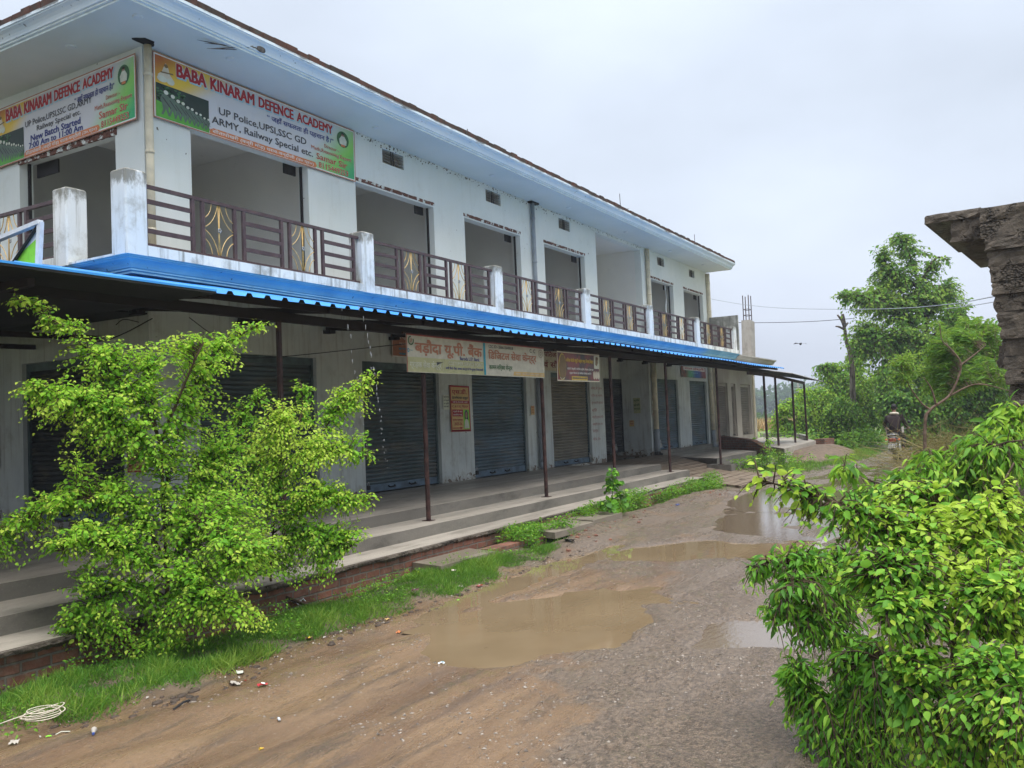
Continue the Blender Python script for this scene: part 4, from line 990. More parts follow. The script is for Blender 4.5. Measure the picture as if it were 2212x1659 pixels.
part(MB().bar((37.5, 10, 2.15), (37.68, 10, 3.9), .62, .4, up=(0, 1, 0)), 'shaft', 'pole_concrete', co)
for dx, dy in ((-.2, -.12), (.2, -.12), (-.2, .12), (.2, .12)): part(MB().tube([(37.65 + dx, 10 + dy, 3.85), (37.68 + dx, 10 + dy, 5.0)], .02, 5), 'steel_bar', 'rusty_brown', co)
mb = MB()
for z in (4.15, 4.4): mb.tube([(37.45, 9.88, z), (37.9, 9.88, z), (37.9, 10.12, z), (37.45, 10.12, z), (37.45, 9.88, z)], .012, 4)
part(mb, 'tie_ring', 'rusty_brown', co)
a2 = thing('sheet_awning', (33, 7.42, -1.2), 'low grey corrugated awning on four thin brown posts at the end of the row', 'awning')
def zg_(x, y): return (1.25 if x < 30.6 else 1.25 - .034 * (x - 30.6)) + .195 * (y - 6.7)
corr_sheet(27.6, 35.8, 6.7, 9.4, zg_, .2, .02, ('sheet_grey', 'sheet_under'), par=a2)
mb = MB(); mb.bar((27.6, 7.42, 1.24), (30.6, 7.42, 1.23), .06, .1); mb.bar((30.6, 7.42, 1.23), (35.8, 7.42, 1.06), .06, .1); part(mb, 'front_beam', 'rusty_brown', a2)
for x, z in ((29.55, 1.22), (31.1, 1.2), (33.7, 1.14), (35.75, 1.08)): part(MB().tube([(x, 7.42, -1.2), (x, 7.42, z)], .04, 8), 'post', 'rusty_brown', a2)

# ================================================================ SIGNS AND BANNERS
t = NT('banner_print')      # printed flex: white field, orange to yellow at the top left, green at the right
t_u, t_v = t.attr('pu'), t.attr('pv')
def _c(v, a, b): return t.rng(v, a, b)
wv = t.math('ADD', t.math('MULTIPLY', t_v, .85), t.math('MULTIPLY', t_u, 2.6))
c = t.mix(_c(wv, .08, .55), (.46, .12, .03), (.74, .50, .05)); c = t.mix(_c(wv, .6, 1.0), c, (.58, .58, .60))
wg = t.math('ADD', t.math('MULTIPLY', t_u, 2.3), t.math('MULTIPLY', t_v, .55))
c = t.mix(_c(wg, 1.98, 2.5), c, (.22, .56, .09)); c = t.mix(_c(wg, 2.42, 2.75), c, (.02, .36, .13))
t.bump(t.noise(1.7, 4, .6, t.map((1, 1, .5))), .5, .06)
M['banner_print'] = t.fin(c, .45, .4)
for n_, c_ in dict(ink_red=(.38, .022, .03), ink_cyan=(.30, .56, .66), ink_black=(.05, .05, .055), ink_navy=(.03, .04, .20), ink_orange=(.62, .20, .07), ink_contact=(.45, .085, .03), ink_white=(.72, .70, .66), ink_cream=(.62, .56, .44),
                   ink_green=(.045, .14, .055), ink_lawn=(.10, .36, .045), ink_skin=(.36, .22, .15), ink_brown=(.20, .13, .06), ink_camo=(.10, .15, .11), ink_night=(.02, .038, .03), ink_teal=(.02, .30, .42),
                   ink_faded=(.42, .175, .10), ink_olive=(.44, .44, .24), ink_bank=(.55, .53, .44), ink_yellow=(.66, .46, .06), ink_poster=(.62, .42, .16), ink_plum=(.10, .03, .04), ink_pale=(.60, .62, .52), ink_maroon=(.22, .03, .05), ink_lime=(.22, .62, .04), ink_blue=(.06, .12, .42), ink_gold=(.55, .42, .10), ink_oldred=(.33, .06, .05), frame_white=(.62, .66, .70)).items():
    flat(n_, c_, .5, .3, .10, 9)
def printed(pan, name, mat, parent, nu=24, nv=6, th=.004):
    """the panel itself, with attributes pu, pv running over the print"""
    V, F, A, B = [], [], [], []
    for i in range(nu + 1):
        for j in range(nv + 1): V.append(pan.at(i / nu, j / nv, 0)); A.append(i / nu); B.append(j / nv)
    F = [(i * (nv + 1) + j, (i + 1) * (nv + 1) + j, (i + 1) * (nv + 1) + j + 1, i * (nv + 1) + j + 1) for i in range(nu) for j in range(nv)]
    n = len(V); c = [(0, 0), (1, 0), (1, 1), (0, 1)]
    V += [pan.at(a, b, 0) for a, b in c] + [pan.at(a, b, 0) - pan.n * th for a, b in c]; A += [0] * 8; B += [0] * 8
    F += [(n + i, n + (i + 1) % 4, n + 4 + (i + 1) % 4, n + 4 + i) for i in range(4)] + [(n + 4, n + 5, n + 6, n + 7)]
    me = new_mesh(name, V, F, mat, attrs={'pu': A, 'pv': B}); return link(name, me, parent)
def layer(pan, parent, mat, name, fn, of=None):
    mb = MB(); fn(mb); return part(mb, name, mat, parent, of=of)
def words(pan, parent, mat, name, items, of=None, k=3):
    """one part for every line of lettering: (text, u0, v0, u1, v1, boldness)"""
    for s, a, b, c_, d, w in items:
        mb = MB(); pan.text(mb, s, a, b, c_, d, k, w); part(mb, name, mat, parent, of=of)
def border(pan, mb, w, k, W, H):
    a, b = w / W, w / H
    pan.rect(mb, 0, 0, 1, b, k); pan.rect(mb, 0, 1 - b, 1, 1, k); pan.rect(mb, 0, b, a, 1 - b, k); pan.rect(mb, 1 - a, b, 1, 1 - b, k)
def soldiers(pan, root, u0, v0, u1, v1, seed):
    g = np.random.default_rng(seed); U = lambda a: u0 + (u1 - u0) * a; Vv = lambda b: v0 + (v1 - v0) * b
    ph = MB(); pan.rect(ph, u0, v0, u1, v1, 2); po = part(ph, 'photo', 'ink_night', root)
    layer(pan, root, 'ink_lawn', 'lawn', lambda m: pan.shape(m, [(U(0), Vv(1)), (U(1), Vv(1)), (U(1), Vv(.80)), (U(.55), Vv(.70)), (U(0), Vv(.52))], 3), po)
    lf = MB()
    for k in range(60): pan.ell(lf, U(.02 + .5 * g.random() ** 1.5), Vv(.05 + .5 * g.random()), (u1 - u0) * .03, (v1 - v0) * .03, 3, 6, g.random() * 6)
    part(lf, 'photo_leaves', 'ink_green', root, of=po)
    bd, hd, wp = MB(), MB(), MB()
    for i in range(10):
        s = .86 - .46 * (i / 9) ** .7; x = .17 + .80 * (i / 9) ** .85; y = .90 + .05 * (i / 9) - (.03 if i % 2 else 0); a = s * .34
        bod = [(-.28, 0), (-.16, -.30), (-.22, -.62), (-.34, -.80), (-.22, -1.12), (.0, -1.2), (.2, -1.1), (.34, -.84), (.20, -.58), (.18, -.30), (.30, 0), (.16, 0), (.02, -.36), (-.14, 0)]
        pan.shape(bd, [(U(x + p * a), Vv(y + q_ * s * .62)) for p, q_ in bod], 4 + i * .2)
        pan.ell(hd, U(x + .01), Vv(y - s * .62 * 1.28), (u1 - u0) * a * .15, (v1 - v0) * s * .075, 4.3 + i * .2, 10)
        pan.shape(wp, [(U(x - .22 * a), Vv(y - .95 * s * .62)), (U(x - .17 * a), Vv(y - 1.0 * s * .62)), (U(x + .34 * a), Vv(y - .50 * s * .62)), (U(x + .30 * a), Vv(y - .44 * s * .62))], 4.5 + i * .2)
    part(bd, 'photo_figures', 'ink_camo', root, of=po); part(hd, 'photo_helmets', 'ink_pale', root, of=po); part(wp, 'photo_rifles', 'ink_black', root, of=po)
def academy(pan, W, H, root, second):
    printed(pan, 'print', 'banner_print', root)
    layer(pan, root, 'ink_white', 'white_border', lambda m: border(pan, m, .035, 1, W, H))
    layer(pan, root, 'ink_faded', 'red_border', lambda m: border(pan, m, .016, 2, W, H))
    HD = [(w, a, .062 + .004 * i, c_, .258 - .008 * i) for i, (w, a, c_) in enumerate((('BABA', .094, .215), ('KINARAM', .236, .436), ('DEFENCE', .460, .637), ('ACADEMY', .658, .861)))]
    words(pan, root, 'ink_cyan', 'heading_shadow', [(w, a + .004, b + .022, c_ + .004, d + .022, .075) for w, a, b, c_, d in HD], k=2)
    words(pan, root, 'ink_white', 'heading_outline', [(w, a, b, c_, d, .085) for w, a, b, c_, d in HD], k=2.6)
    words(pan, root, 'ink_red', 'heading', [(w, a, b, c_, d, .055) for w, a, b, c_, d in HD], k=3.2)
    layer(pan, root, 'ink_navy', 'motto', lambda m: pan.text(m, '“ जहाँ सफलता ही पहचान है।”', .50 if not second else .60, .30, .865, .425, 3, .02))
    if not second:
        words(pan, root, 'ink_black', 'lettering', [('UP Police,UPSI,SSC GD', .271, .50, .706, .635, .02), ('ARMY, Railway Special etc.', .238, .68, .742, .83, .02)])
    else:
        words(pan, root, 'ink_black', 'lettering', [('UP Police,UPSI,SSC GD,ARMY', .24, .39, .715, .505, .015), ('Railway Special etc.', .327, .525, .64, .635, .015)])
        words(pan, root, 'ink_navy', 'timing', [('New Batch Started', .28, .65, .636, .755, .04), ('7:00 Am to 11:00 Am', .266, .77, .65, .865, .04)])
    soldiers(pan, root, .010, .46, .226, .975, 3)
    st_ = layer(pan, root, 'ink_orange', 'address_strip', lambda m: pan.shape(m, [(.228, .975), (.755, .975), (.765, .93), (.755, .875), (.245, .875), (.23, .91)], 2))
    layer(pan, root, 'ink_white', 'address', lambda m: pan.text(m, 'सीतापोखरी (कर्री मोड़) धराव-चन्दौली (उ०.प्र०)', .24, .885, .745, .968, 3, .018), st_)
    nm = [('Director :-', .81, .475, .90, .54, .012), ('Math,Reasoning Expert', .735, .575, .975, .665, .014), ('Samar Sir', .763, .69, .946, .80, .03), ('8115449253', .775, .845, .952, .945, .03)]
    words(pan, root, 'ink_white', 'contact_outline', [(s, a, b, c_, d, w + .022) for s, a, b, c_, d, w in nm], k=2.5)
    words(pan, root, 'ink_contact', 'contact', nm)
    po = layer(pan, root, 'ink_green', 'portrait', lambda m: pan.ell(m, .925, .26, .037, .155, 2, 24))
    for mt, sh in (('ink_pale', [(.905, .36), (.945, .36), (.948, .27), (.935, .2), (.915, .2), (.902, .27)]), ('ink_skin', [(.917, .22), (.933, .22), (.935, .165), (.925, .15), (.915, .165)]), ('ink_orange', [(.912, .40), (.938, .40), (.935, .30), (.925, .28), (.915, .30)]), ('ink_black', [(.914, .175), (.936, .175), (.932, .14), (.925, .13), (.917, .14)])):
        layer(pan, root, mt, 'portrait_figure', lambda m: pan.shape(m, sh, 3 + len(sh) * .01), po)
    eo = layer(pan, root, 'ink_cream', 'emblem', lambda m: pan.shape(m, [(.022, .40), (.078, .41), (.084, .36), (.066, .28), (.060, .19), (.050, .12), (.042, .19), (.034, .27), (.018, .33)], 2))
    layer(pan, root, 'ink_brown', 'emblem_detail', lambda m: (pan.shape(m, [(.028, .27), (.078, .245), (.080, .265), (.03, .29)], 3), pan.ell(m, .051, .165, .008, .03, 3, 10)), eo)
    layer(pan, root, 'ink_pale', 'emblem_base', lambda m: (pan.ell(m, .035, .38, .02, .05, 2.6, 12), pan.ell(m, .068, .385, .016, .05, 2.6, 12)), eo)
b1 = Panel((8.14, 10.37, 5.475), (12.49, 10.37, 5.485), (8.13, 10.37, 4.52))
r1 = thing('academy_banner', (10.3, 10.38, 4.52), 'wide defence academy banner over the balcony on the long front, starting beside the corner pipe', 'banner')
academy(b1, 4.35, .955, r1, False)
b2 = Panel((7.95, 13.97, 5.32), (7.95, 10.49, 5.40), (7.95, 13.97, 4.38))
r2 = thing('academy_banner', (7.96, 12.2, 4.4), 'defence academy banner with batch timings on the short side front, cut by the left edge', 'banner')
academy(b2, 3.48, .94, r2, True)

# Baroda U.P. bank board under the awning
kb = Panel((9.78, 7.33, 1.29), (13.83, 7.33, 1.295), (9.78, 7.33, .755)); KU = lambda x: (x - 9.78) / 4.05; KV = lambda z: (1.29 - z) / .535
kr = thing('bank_board', (11.8, 7.34, .755), 'long faded cream bank board with Hindi lettering hanging below the blue awning', 'sign board')
printed(kb, 'print', 'ink_bank', kr)
gb = layer(kb, kr, 'ink_olive', 'olive_band', lambda m: kb.rect(m, .004, .60, KU(11.81), .985, 1))
layer(kb, kr, 'ink_teal', 'divider', lambda m: kb.rect(m, KU(11.79), .03, KU(11.85), .985, 2))
layer(kb, kr, 'ink_oldred', 'frame', lambda m: (kb.rect(m, 0, 0, 1, .035, 2), kb.rect(m, 0, 0, .004, 1, 2)))
layer(kb, kr, 'ink_faded', 'lettering', lambda m: kb.text(m, 'बड़ौदा यू.पी. बैंक', KU(9.98), .12, KU(11.74), .57, 3, .035))
def deva(pan, m, words, u0, v0, u1, v1, k=3, b=.016):
    """words drawn one after the other; the short i sign is set before its letter"""
    s = ' '.join(words); pan.text(m, s, u0, v0, u1, v1, k, b)
I = '\u093f'
layer(kb, kr, 'ink_faded', 'digital_lettering', lambda m: deva(kb, m, [I + 'ड' + I + 'जटल', 'सेवा', 'केन्द्र'], KU(11.94), .22, KU(13.53), .57, 3, .03))
layer(kb, kr, 'ink_navy', 'blue_lettering', lambda m: (kb.text(m, 'Baroda U.P. Bank', KU(11.11), .50, KU(11.66), .60, 3, .02), kb.text(m, 'सभी बैंको पैसा आधार कार्ड से ' + I + 'नःशुल्क ' + I + 'नकलवाये', KU(10.72), .80, KU(11.76), .90, 3, .02)))
layer(kb, kr, 'ink_pale', 'pale_lettering', lambda m: (kb.text(m, 'ग्राहक सेवा केन्द्र', KU(9.84), .68, KU(10.61), .92, 3, .016), kb.text(m, 'COSTUMER SERVICE POINT', KU(10.80), .655, KU(11.75), .755, 3, .016), kb.rect(m, KU(10.66), .66, KU(10.665), .93, 3)))
layer(kb, kr, 'ink_black', 'black_lettering', lambda m: (kb.text(m, 'CSC ID:- 266613640018', KU(11.95), .075, KU(12.73), .165, 3, .02), kb.text(m, 'C', KU(13.30), .08, KU(13.37), .20, 3, .03), kb.text(m, 'C', KU(13.43), .08, KU(13.50), .20, 3, .03)))
layer(kb, kr, 'ink_green', 'centre_lettering', lambda m: deva(kb, m, ['कामन', 'स' + I + 'र्वस', 'सेन्टर'], KU(11.95), .64, KU(12.68), .85, 3, .02))
os_ = layer(kb, kr, 'ink_poster', 'address_strip', lambda m: kb.shape(m, [(KU(12.71), .965), (.996, .965), (.996, .84), (KU(12.74), .84)], 2))
layer(kb, kr, 'ink_bank', 'address', lambda m: kb.text(m, 'सम्पर्क - सीता पोखरी, धराव, चन्दौली, उ.प्र.', KU(12.78), .865, .985, .945, 3, .018), os_)
def bank_logo(m):
    for k in range(18):
        a = -1.1 + 4.9 * k / 17 + math.pi * .0; u, v = KU(9.885) + .0145 * math.cos(a + math.pi * .25), .17 + .105 * math.sin(a + math.pi * .25)
        kb.ell(m, u, v, .0032, .020, 3, 6, a)
layer(kb, kr, 'ink_green', 'wreath_logo', bank_logo)
layer(kb, kr, 'ink_faded', 'logo_letters', lambda m: kb.text(m, 'UP', KU(9.855), .12, KU(9.915), .215, 3, .02))
layer(kb, kr, 'ink_teal', 'small_logo', lambda m: (kb.ring(m, KU(9.82), .43, .006, .055, .45, 3), kb.text(m, 'Digital', KU(9.86), .41, KU(9.93), .44, 3, .02)))
def seal(m):
    kb.ring(m, KU(13.695), .20, .021, .135, .10, 3); kb.ring(m, KU(13.695), .20, .009, .06, .3, 3)
    for k in range(14): kb.ell(m, KU(13.695) + .0165 * math.cos(k * .449), .20 + .108 * math.sin(k * .449), .0014, .010, 3, 5)
layer(kb, kr, 'ink_brown', 'round_seal', seal)
layer(kb, kr, 'ink_black', 'torn_flap', lambda m: kb.shape(m, [(KU(10.49), .70), (KU(10.50), .79), (KU(10.55), .75), (KU(10.66), .69)], 4))
part(MB().bar((9.74, 7.36, 1.30), (13.87, 7.36, 1.305), .03, .03), 'hanging_tube', 'rusty_brown', kr)
# orange bank board on the wall behind
ob = Panel((13.37, 10.36, 1.84), (15.6, 10.36, 1.84), (13.37, 10.36, 1.35))
orr = thing('orange_board', (14.5, 10.38, 1.35), 'small orange bank board on the wall, half hidden behind the long cream board', 'sign board')
printed(ob, 'print', 'ink_faded', orr)
layer(ob, orr, 'ink_cream', 'lettering', lambda m: (ob.text(m, 'बड़ौदा यू.पी. बैंक', .06, .05, .9, .32, 3, .02), ob.text(m, 'प्रायोजक बैंक आफ बड़ौदा', .1, .40, .85, .53, 3, .02)))
layer(ob, orr, 'ink_teal', 'blue_lettering', lambda m: (ob.text(m, 'हमारे यहाँ सभी प्रकार के', .09, .60, .9, .74, 3, .03), ob.text(m, 'खाते खोले जाते हैं', .09, .80, .9, .92, 3, .03)))
layer(ob, orr, 'ink_white', 'frame', lambda m: border(ob, m, .02, 2, 2.23, .49))
# red lettered board behind the parlour sign
hb = Panel((18.9, 10.35, 1.80), (22.2, 10.35, 1.80), (18.9, 10.35, 1.27))
hr = thing('shop_board', (20.5, 10.38, 1.27), 'white wall board with large dark red Hindi letters, mostly hidden between two hanging boards', 'sign board')
printed(hb, 'print', 'ink_cream', hr)
layer(hb, hr, 'ink_maroon', 'lettering', lambda m: (hb.text(m, 'मातृ प' + I + 'तजन', .04, .04, .44, .42, 3, .03), hb.text(m, 'एवं सौन्दर्य', .1, .50, .7, .95, 3, .03)))
# beauty parlour board
qb = Panel((14.33, 7.33, 1.27), (16.2, 7.33, 1.28), (14.31, 7.33, .72))
qr = thing('parlour_board', (15.25, 7.34, .72), 'dark maroon beauty parlour board with yellow letters and an oval portrait', 'sign board')
t = NT('parlour_print'); c = t.mix(t.rng(t.noise(3.2, 3), .40, .6), (.035, .018, .02), (.22, .035, .03)); M['parlour_print'] = t.fin(c, .4, .4)
printed(qb, 'print', 'parlour_print', qr)
layer(qb, qr, 'ink_cream', 'frame', lambda m: border(qb, m, .022, 2, 1.87, .55))
po = layer(qb, qr, 'ink_gold', 'portrait', lambda m: qb.ell(m, .115, .52, .085, .46, 2, 26))
for mt, sh in (('ink_brown', [(.04, .52), (.06, .25), (.1, .1), (.15, .12), (.19, .35), (.195, .6), (.17, .85), (.1, .94), (.06, .85)]), ('ink_skin', [(.09, .48), (.135, .5), (.145, .38), (.14, .24), (.115, .2), (.09, .26), (.085, .38)]), ('ink_pale', [(.06, .9), (.09, .62), (.115, .55), (.14, .62), (.165, .88), (.115, .95)])):
    layer(qb, qr, mt, 'portrait_figure', lambda m: qb.shape(m, sh, 3 + len(sh) * .05), po)
layer(qb, qr, 'ink_brown', 'top_text', lambda m: qb.text(m, 'प्रो. अ' + I + 'नता', .18, .07, .30, .13, 3, .02))
layer(qb, qr, 'ink_yellow', 'title', lambda m: qb.text(m, 'अ' + I + 'नता लेडिज ब्यूटी पार्लर एण्ड ' + I + 'सलाई सेन्टर', .20, .20, .84, .37, 3, .03))
layer(qb, qr, 'ink_white', 'lettering', lambda m: (qb.text(m, 'थ्रेडिंग, वैक्सिंग, फेशियल, ब्लीच, मेकअप, हेयर कट', .22, .52, .84, .62, 3, .035), qb.text(m, 'दुल्हन मेकअप एवं सिलाई सिखाई जाती है', .27, .67, .78, .76, 3, .035)))
yo = layer(qb, qr, 'ink_yellow', 'address_plate', lambda m: qb.rect(m, .32, .82, .69, .955, 2))
layer(qb, qr, 'ink_navy', 'address', lambda m: qb.text(m, 'सीतापोखरी (कर्री मोड़) धराव चन्दौली', .335, .85, .675, .925, 3, .03), yo)
ro = layer(qb, qr, 'ink_pale', 'side_picture', lambda m: qb.rect(m, .86, .05, .985, .52, 2))
layer(qb, qr, 'ink_brown', 'side_figure', lambda m: (qb.shape(m, [(.90, .10), (.95, .08), (.96, .3), (.93, .42), (.89, .38)], 3), qb.ell(m, .945, .15, .02, .06, 3, 10)), ro)
for u in (.855, .905, .955): layer(qb, qr, 'ink_cream', 'round_picture', lambda m: (qb.ell(m, u, .76, .028, .15, 3 + u, 16)))
part(MB().bar((14.29, 7.36, 1.285), (16.24, 7.36, 1.295), .03, .03), 'hanging_tube', 'rusty_brown', qr)
# far colourful board
cb = Panel((29.85, 10.36, 1.74), (32.6, 10.36, 1.74), (29.85, 10.36, 1.35))
cr = thing('colourful_board', (31.2, 10.38, 1.35), 'small multicoloured shop board with red letters above the far bluish shutters', 'sign board')
t = NT('rainbow_print'); x_ = t.xyz()[0]; c = t.mix(t.rng(x_, 30.2, 30.8), (.22, .08, .06), (.10, .35, .20)); c = t.mix(t.rng(x_, 30.9, 31.5), c, (.03, .12, .42)); c = t.mix(t.rng(x_, 31.7, 32.3), c, (.26, .08, .10)); M['rainbow_print'] = t.fin(t.mix(t.rng(t.noise(5, 4), .5, .65), c, (.05, .05, .06)), .5, .3)
printed(cb, 'print', 'rainbow_print', cr)
layer(cb, cr, 'ink_white', 'title_band', lambda m: cb.rect(m, .08, .03, .95, .36, 2)); layer(cb, cr, 'ink_red', 'lettering', lambda m: cb.text(m, 'जागरण इलेक्ट्रिक', .12, .05, .92, .34, 3, .04))
layer(cb, cr, 'ink_cyan', 'small_lettering', lambda m: cb.text(m, 'हर प्रकार के', .38, .5, .66, .64, 3, .03))
# school poster and paper notices
pb_ = Panel((15.30, 10.38, .83), (16.05, 10.38, .82), (15.31, 10.38, -.15))
pr_ = thing('school_poster', (15.7, 10.4, -.15), 'yellow and red school admission poster on the pier between two shutters', 'poster')
printed(pb_, 'print', 'ink_poster', pr_)
layer(pb_, pr_, 'ink_red', 'red_parts', lambda m: (border(pb_, m, .035, 2, .75, .98), pb_.text(m, 'एस.डी.', .10, .07, .86, .20, 3, .03), pb_.rect(m, .05, .325, .95, .39, 2), pb_.text(m, 'C.B.S.E. पैटर्न', .08, .42, .90, .49, 3, .03), pb_.rect(m, .08, .52, .62, .67, 2), pb_.text(m, 'प्रवेश प्रारम्भ', .08, .715, .58, .775, 3, .03), pb_.text(m, '2025-26', .16, .80, .55, .86, 3, .03), pb_.shape(m, [(.07, .91), (.45, .91), (.45, .89), (.60, .92), (.45, .95), (.45, .93), (.07, .93)], 3), pb_.rect(m, .05, .955, .95, .985, 2)))
layer(pb_, pr_, 'ink_black', 'black_lettering', lambda m: pb_.text(m, 'इंटरनेशनल स्कूल', .10, .225, .90, .305, 3, .03))
layer(pb_, pr_, 'ink_white', 'white_lettering', lambda m: (pb_.text(m, 'नर्सरी से आठ', .12, .54, .58, .59, 3, .02), pb_.text(m, 'एडमिशन चालू', .12, .61, .58, .655, 3, .02), pb_.text(m, 'कर्री रोड, सीतापोखरी, चन्दौली', .12, .34, .88, .378, 3, .02)))
fg = layer(pb_, pr_, 'ink_lime', 'girl_backdrop', lambda m: pb_.rect(m, .64, .52, .94, .945, 1.5))
layer(pb_, pr_, 'ink_black', 'girl_hair', lambda m: pb_.shape(m, [(.70, .72), (.70, .58), (.76, .53), (.82, .53), (.88, .60), (.88, .74)], 2.5), fg)
layer(pb_, pr_, 'ink_skin', 'girl_face', lambda m: pb_.ell(m, .79, .64, .06, .07, 3, 14), fg)
layer(pb_, pr_, 'ink_pale', 'girl_shirt', lambda m: pb_.shape(m, [(.66, .93), (.70, .76), (.79, .72), (.88, .76), (.92, .93)], 2.8), fg)
def notice(tl, w, h, mat, ink, label, lines, cat='notice', pn='paper_notice', axis='x'):
    x, y, z = tl; pan = Panel(tl, (x + w, y, z) if axis == 'x' else (x, y - w, z), (x, y, z - h))
    r = thing(pn, (x, y, z - h), label, cat); printed(pan, 'sheet', mat, r, 2, 2)
    def ln(m):
        for i, s in enumerate(lines): pan.text(m, s, .08, .08 + .86 * i / len(lines), .92, .08 + .86 * (i + .6) / len(lines), 2, .02)
    layer(pan, r, ink, 'lettering', ln); return r
notice((15.05, 10.38, .62), .22, .30, 'ink_pale', 'ink_black', 'small white paper notice pasted left of the yellow school poster', ['सूचना', 'सभी ग्राहकों', 'को सूचित', 'किया जाता है'])
notice((18.80, 10.38, .38), .17, .22, 'ink_poster', 'ink_red', 'small red lettered slip pasted beside the grey downpipe', ['मकान', 'किराये', 'पर'])
notice((28.0 - 1.1, 10.385, .65), .28, .75, 'ink_pale', 'ink_oldred', 'faded paper sheet pasted on the wall edge beside the cream downpipe', ['सूचना', 'नया बैच', 'प्रारम्भ', 'शीघ्र आयें'])
notice((26.79, 11.15, -.10), .16, .20, 'ink_poster', 'ink_red', 'little yellow slip with red letters inside the recessed entrance', ['एजेंट', 'नम्बर'], axis='y')
notice((26.79, 10.98, .62), .24, .5, 'ink_olive', 'ink_green', 'dark torn poster remains on the side wall of the recess', ['प्रवेश', 'कोचिंग', 'सम्पर्क'], axis='y')
# painted lettering on the narrow pier: weathered red lines
wl_ = Panel((22.32, 10.404, .95), (23.12, 10.404, .95), (22.32, 10.404, -.70))
wr_ = thing('painted_text', (22.7, 10.4, -.7), 'weathered red Hindi lettering painted on the narrow pier beside the recess', 'wall writing')
layer(wl_, wr_, 'ink_oldred', 'lettering', lambda m: [wl_.text(m, s, .04, .03 + .122 * i, .04 + w, .03 + .122 * i + .06, 1, -.004) for i, (s, w) in enumerate((('सिलाई की दुकान', .9), ('लेडीज सूट सलवार', .92), ('बुक साटिन ब्लाउज', .95), ('सिलें', .4), ('साड़ी दुल्हन की', .9), ('सस्ती दाम पर', .85), ('सम्पर्क -', .5), ('मो० नं०', .6)))])
# posters behind the left shrubs and on the far left pier
q0, q1 = FX - .03, None
def onX(x, y, X): r = ray(x, y); return r * (X / r[0])
pA, pB = onX(274, 930, q0), onX(316, 1020, q0)
pn_ = Panel((q0, pA[1], pA[2]), (q0, pB[1], pA[2]), (q0, pA[1], pB[2]))
ps_ = thing('phone_poster', pB, 'cream poster with a red phone number seen through the left shrub', 'poster')
printed(pn_, 'print', 'ink_poster', ps_); words(pn_, ps_, 'ink_red', 'lettering', [('93626873', .1, .82, .92, .92, .02), ('प्रवेश प्रारम्भ', .1, .60, .9, .70, .02)])
layer(pn_, ps_, 'ink_red', 'frame', lambda m: border(pn_, m, .02, 2, abs(pA[1] - pB[1]), abs(pA[2] - pB[2])))
notice((7.96, 14.55, .30), .5, .7, 'ink_brown', 'ink_cream', 'dark brown poster on the shaded pier at the left edge', ['सूचना', 'प्रवेश'], axis='y')
# leaning green flex board standing on the awning at the left
gx = 6.2
g_tr, g_br, g_tl, g_bl = onX(162 * .54, 888 * .54, gx), onX(153 * .54, 1086 * .54, gx), onX(-60, 540, gx), onX(-66, 640, gx)
gp = Panel(g_tl, g_tr, g_bl)
gr = thing('flex_board', (gx, 10.2, 1.45), 'green and white flex board in a white frame leaning at the left edge', 'sign board')
mb = MB(); c4 = [g_tl, g_tr, g_br, g_bl]
for a, b in zip(c4, c4[1:] + c4[:1]): mb.bar(a, b, .07, .05)
part(mb, 'frame', 'frame_white', gr)
mb = MB(); mb.poly([gp.at(.38, 1.0, -3), gp.at(.985, 1, -3), gp.at(.985, .28, -3), gp.at(.62, .58, -3)]); part(mb, 'green_print', 'ink_lime', gr)
mb = MB(); mb.poly([gp.at(.45, .72, -4), gp.at(.97, .08, -4), gp.at(.985, .1, -4), gp.at(.985, 1, -4), gp.at(.4, 1, -4)]); part(mb, 'white_print', 'frame_white', gr)
part(MB().tube([gp.at(.97, .08, 6), gp.at(.45, 1.0, 6)], .022, 6), 'rubber_strap', 'wire_black', gr)

# ================================================================ PLANTS
def px(x, y, d): return P(x, y, d)
# two leafy saplings in the verge on the left
B1 = np.array((4.97, 6.30, -1.80))
L1 = [[B1, px(362, 1330, 7.45), px(359, 1200, 7.45), px(352, 1080, 7.4), px(345, 960, 7.4), px(300, 860, 7.35), px(210, 775, 7.3), px(130, 700, 7.2), px(25, 642, 7.1)],
      [px(352, 1080, 7.4), px(385, 930, 7.6), px(430, 820, 7.7), px(480, 748, 7.8), px(560, 702, 7.9)],
      [px(345, 1000, 7.4), px(280, 930, 7.2), px(180, 870, 7.0), px(70, 835, 6.9)],
      [px(359, 1220, 7.45), px(300, 1110, 7.2), px(200, 1075, 6.9), px(60, 1120, 6.8), px(-30, 1160, 6.8)],
      [px(359, 1250, 7.45), px(280, 1200, 7.0), px(190, 1170, 6.8), px(130, 1190, 6.7)],
      [px(358, 1230, 7.45), px(420, 1130, 7.1), px(480, 1160, 6.9), px(520, 1230, 6.9)],
      [px(360, 1290, 7.45), px(310, 1270, 7.1), px(220, 1290, 6.9), px(170, 1350, 6.9)],
      [px(360, 1290, 7.45), px(410, 1260, 7.0), px(450, 1310, 6.85)],
      [px(345, 960, 7.4), px(390, 850, 7.3), px(420, 780, 7.2), px(440, 740, 7.2)],
      [px(356, 1160, 7.45), px(430, 1020, 7.8), px(500, 980, 8.0)],
      [px(340, 940, 7.4), px(320, 830, 7.6), px(310, 760, 7.8)]]
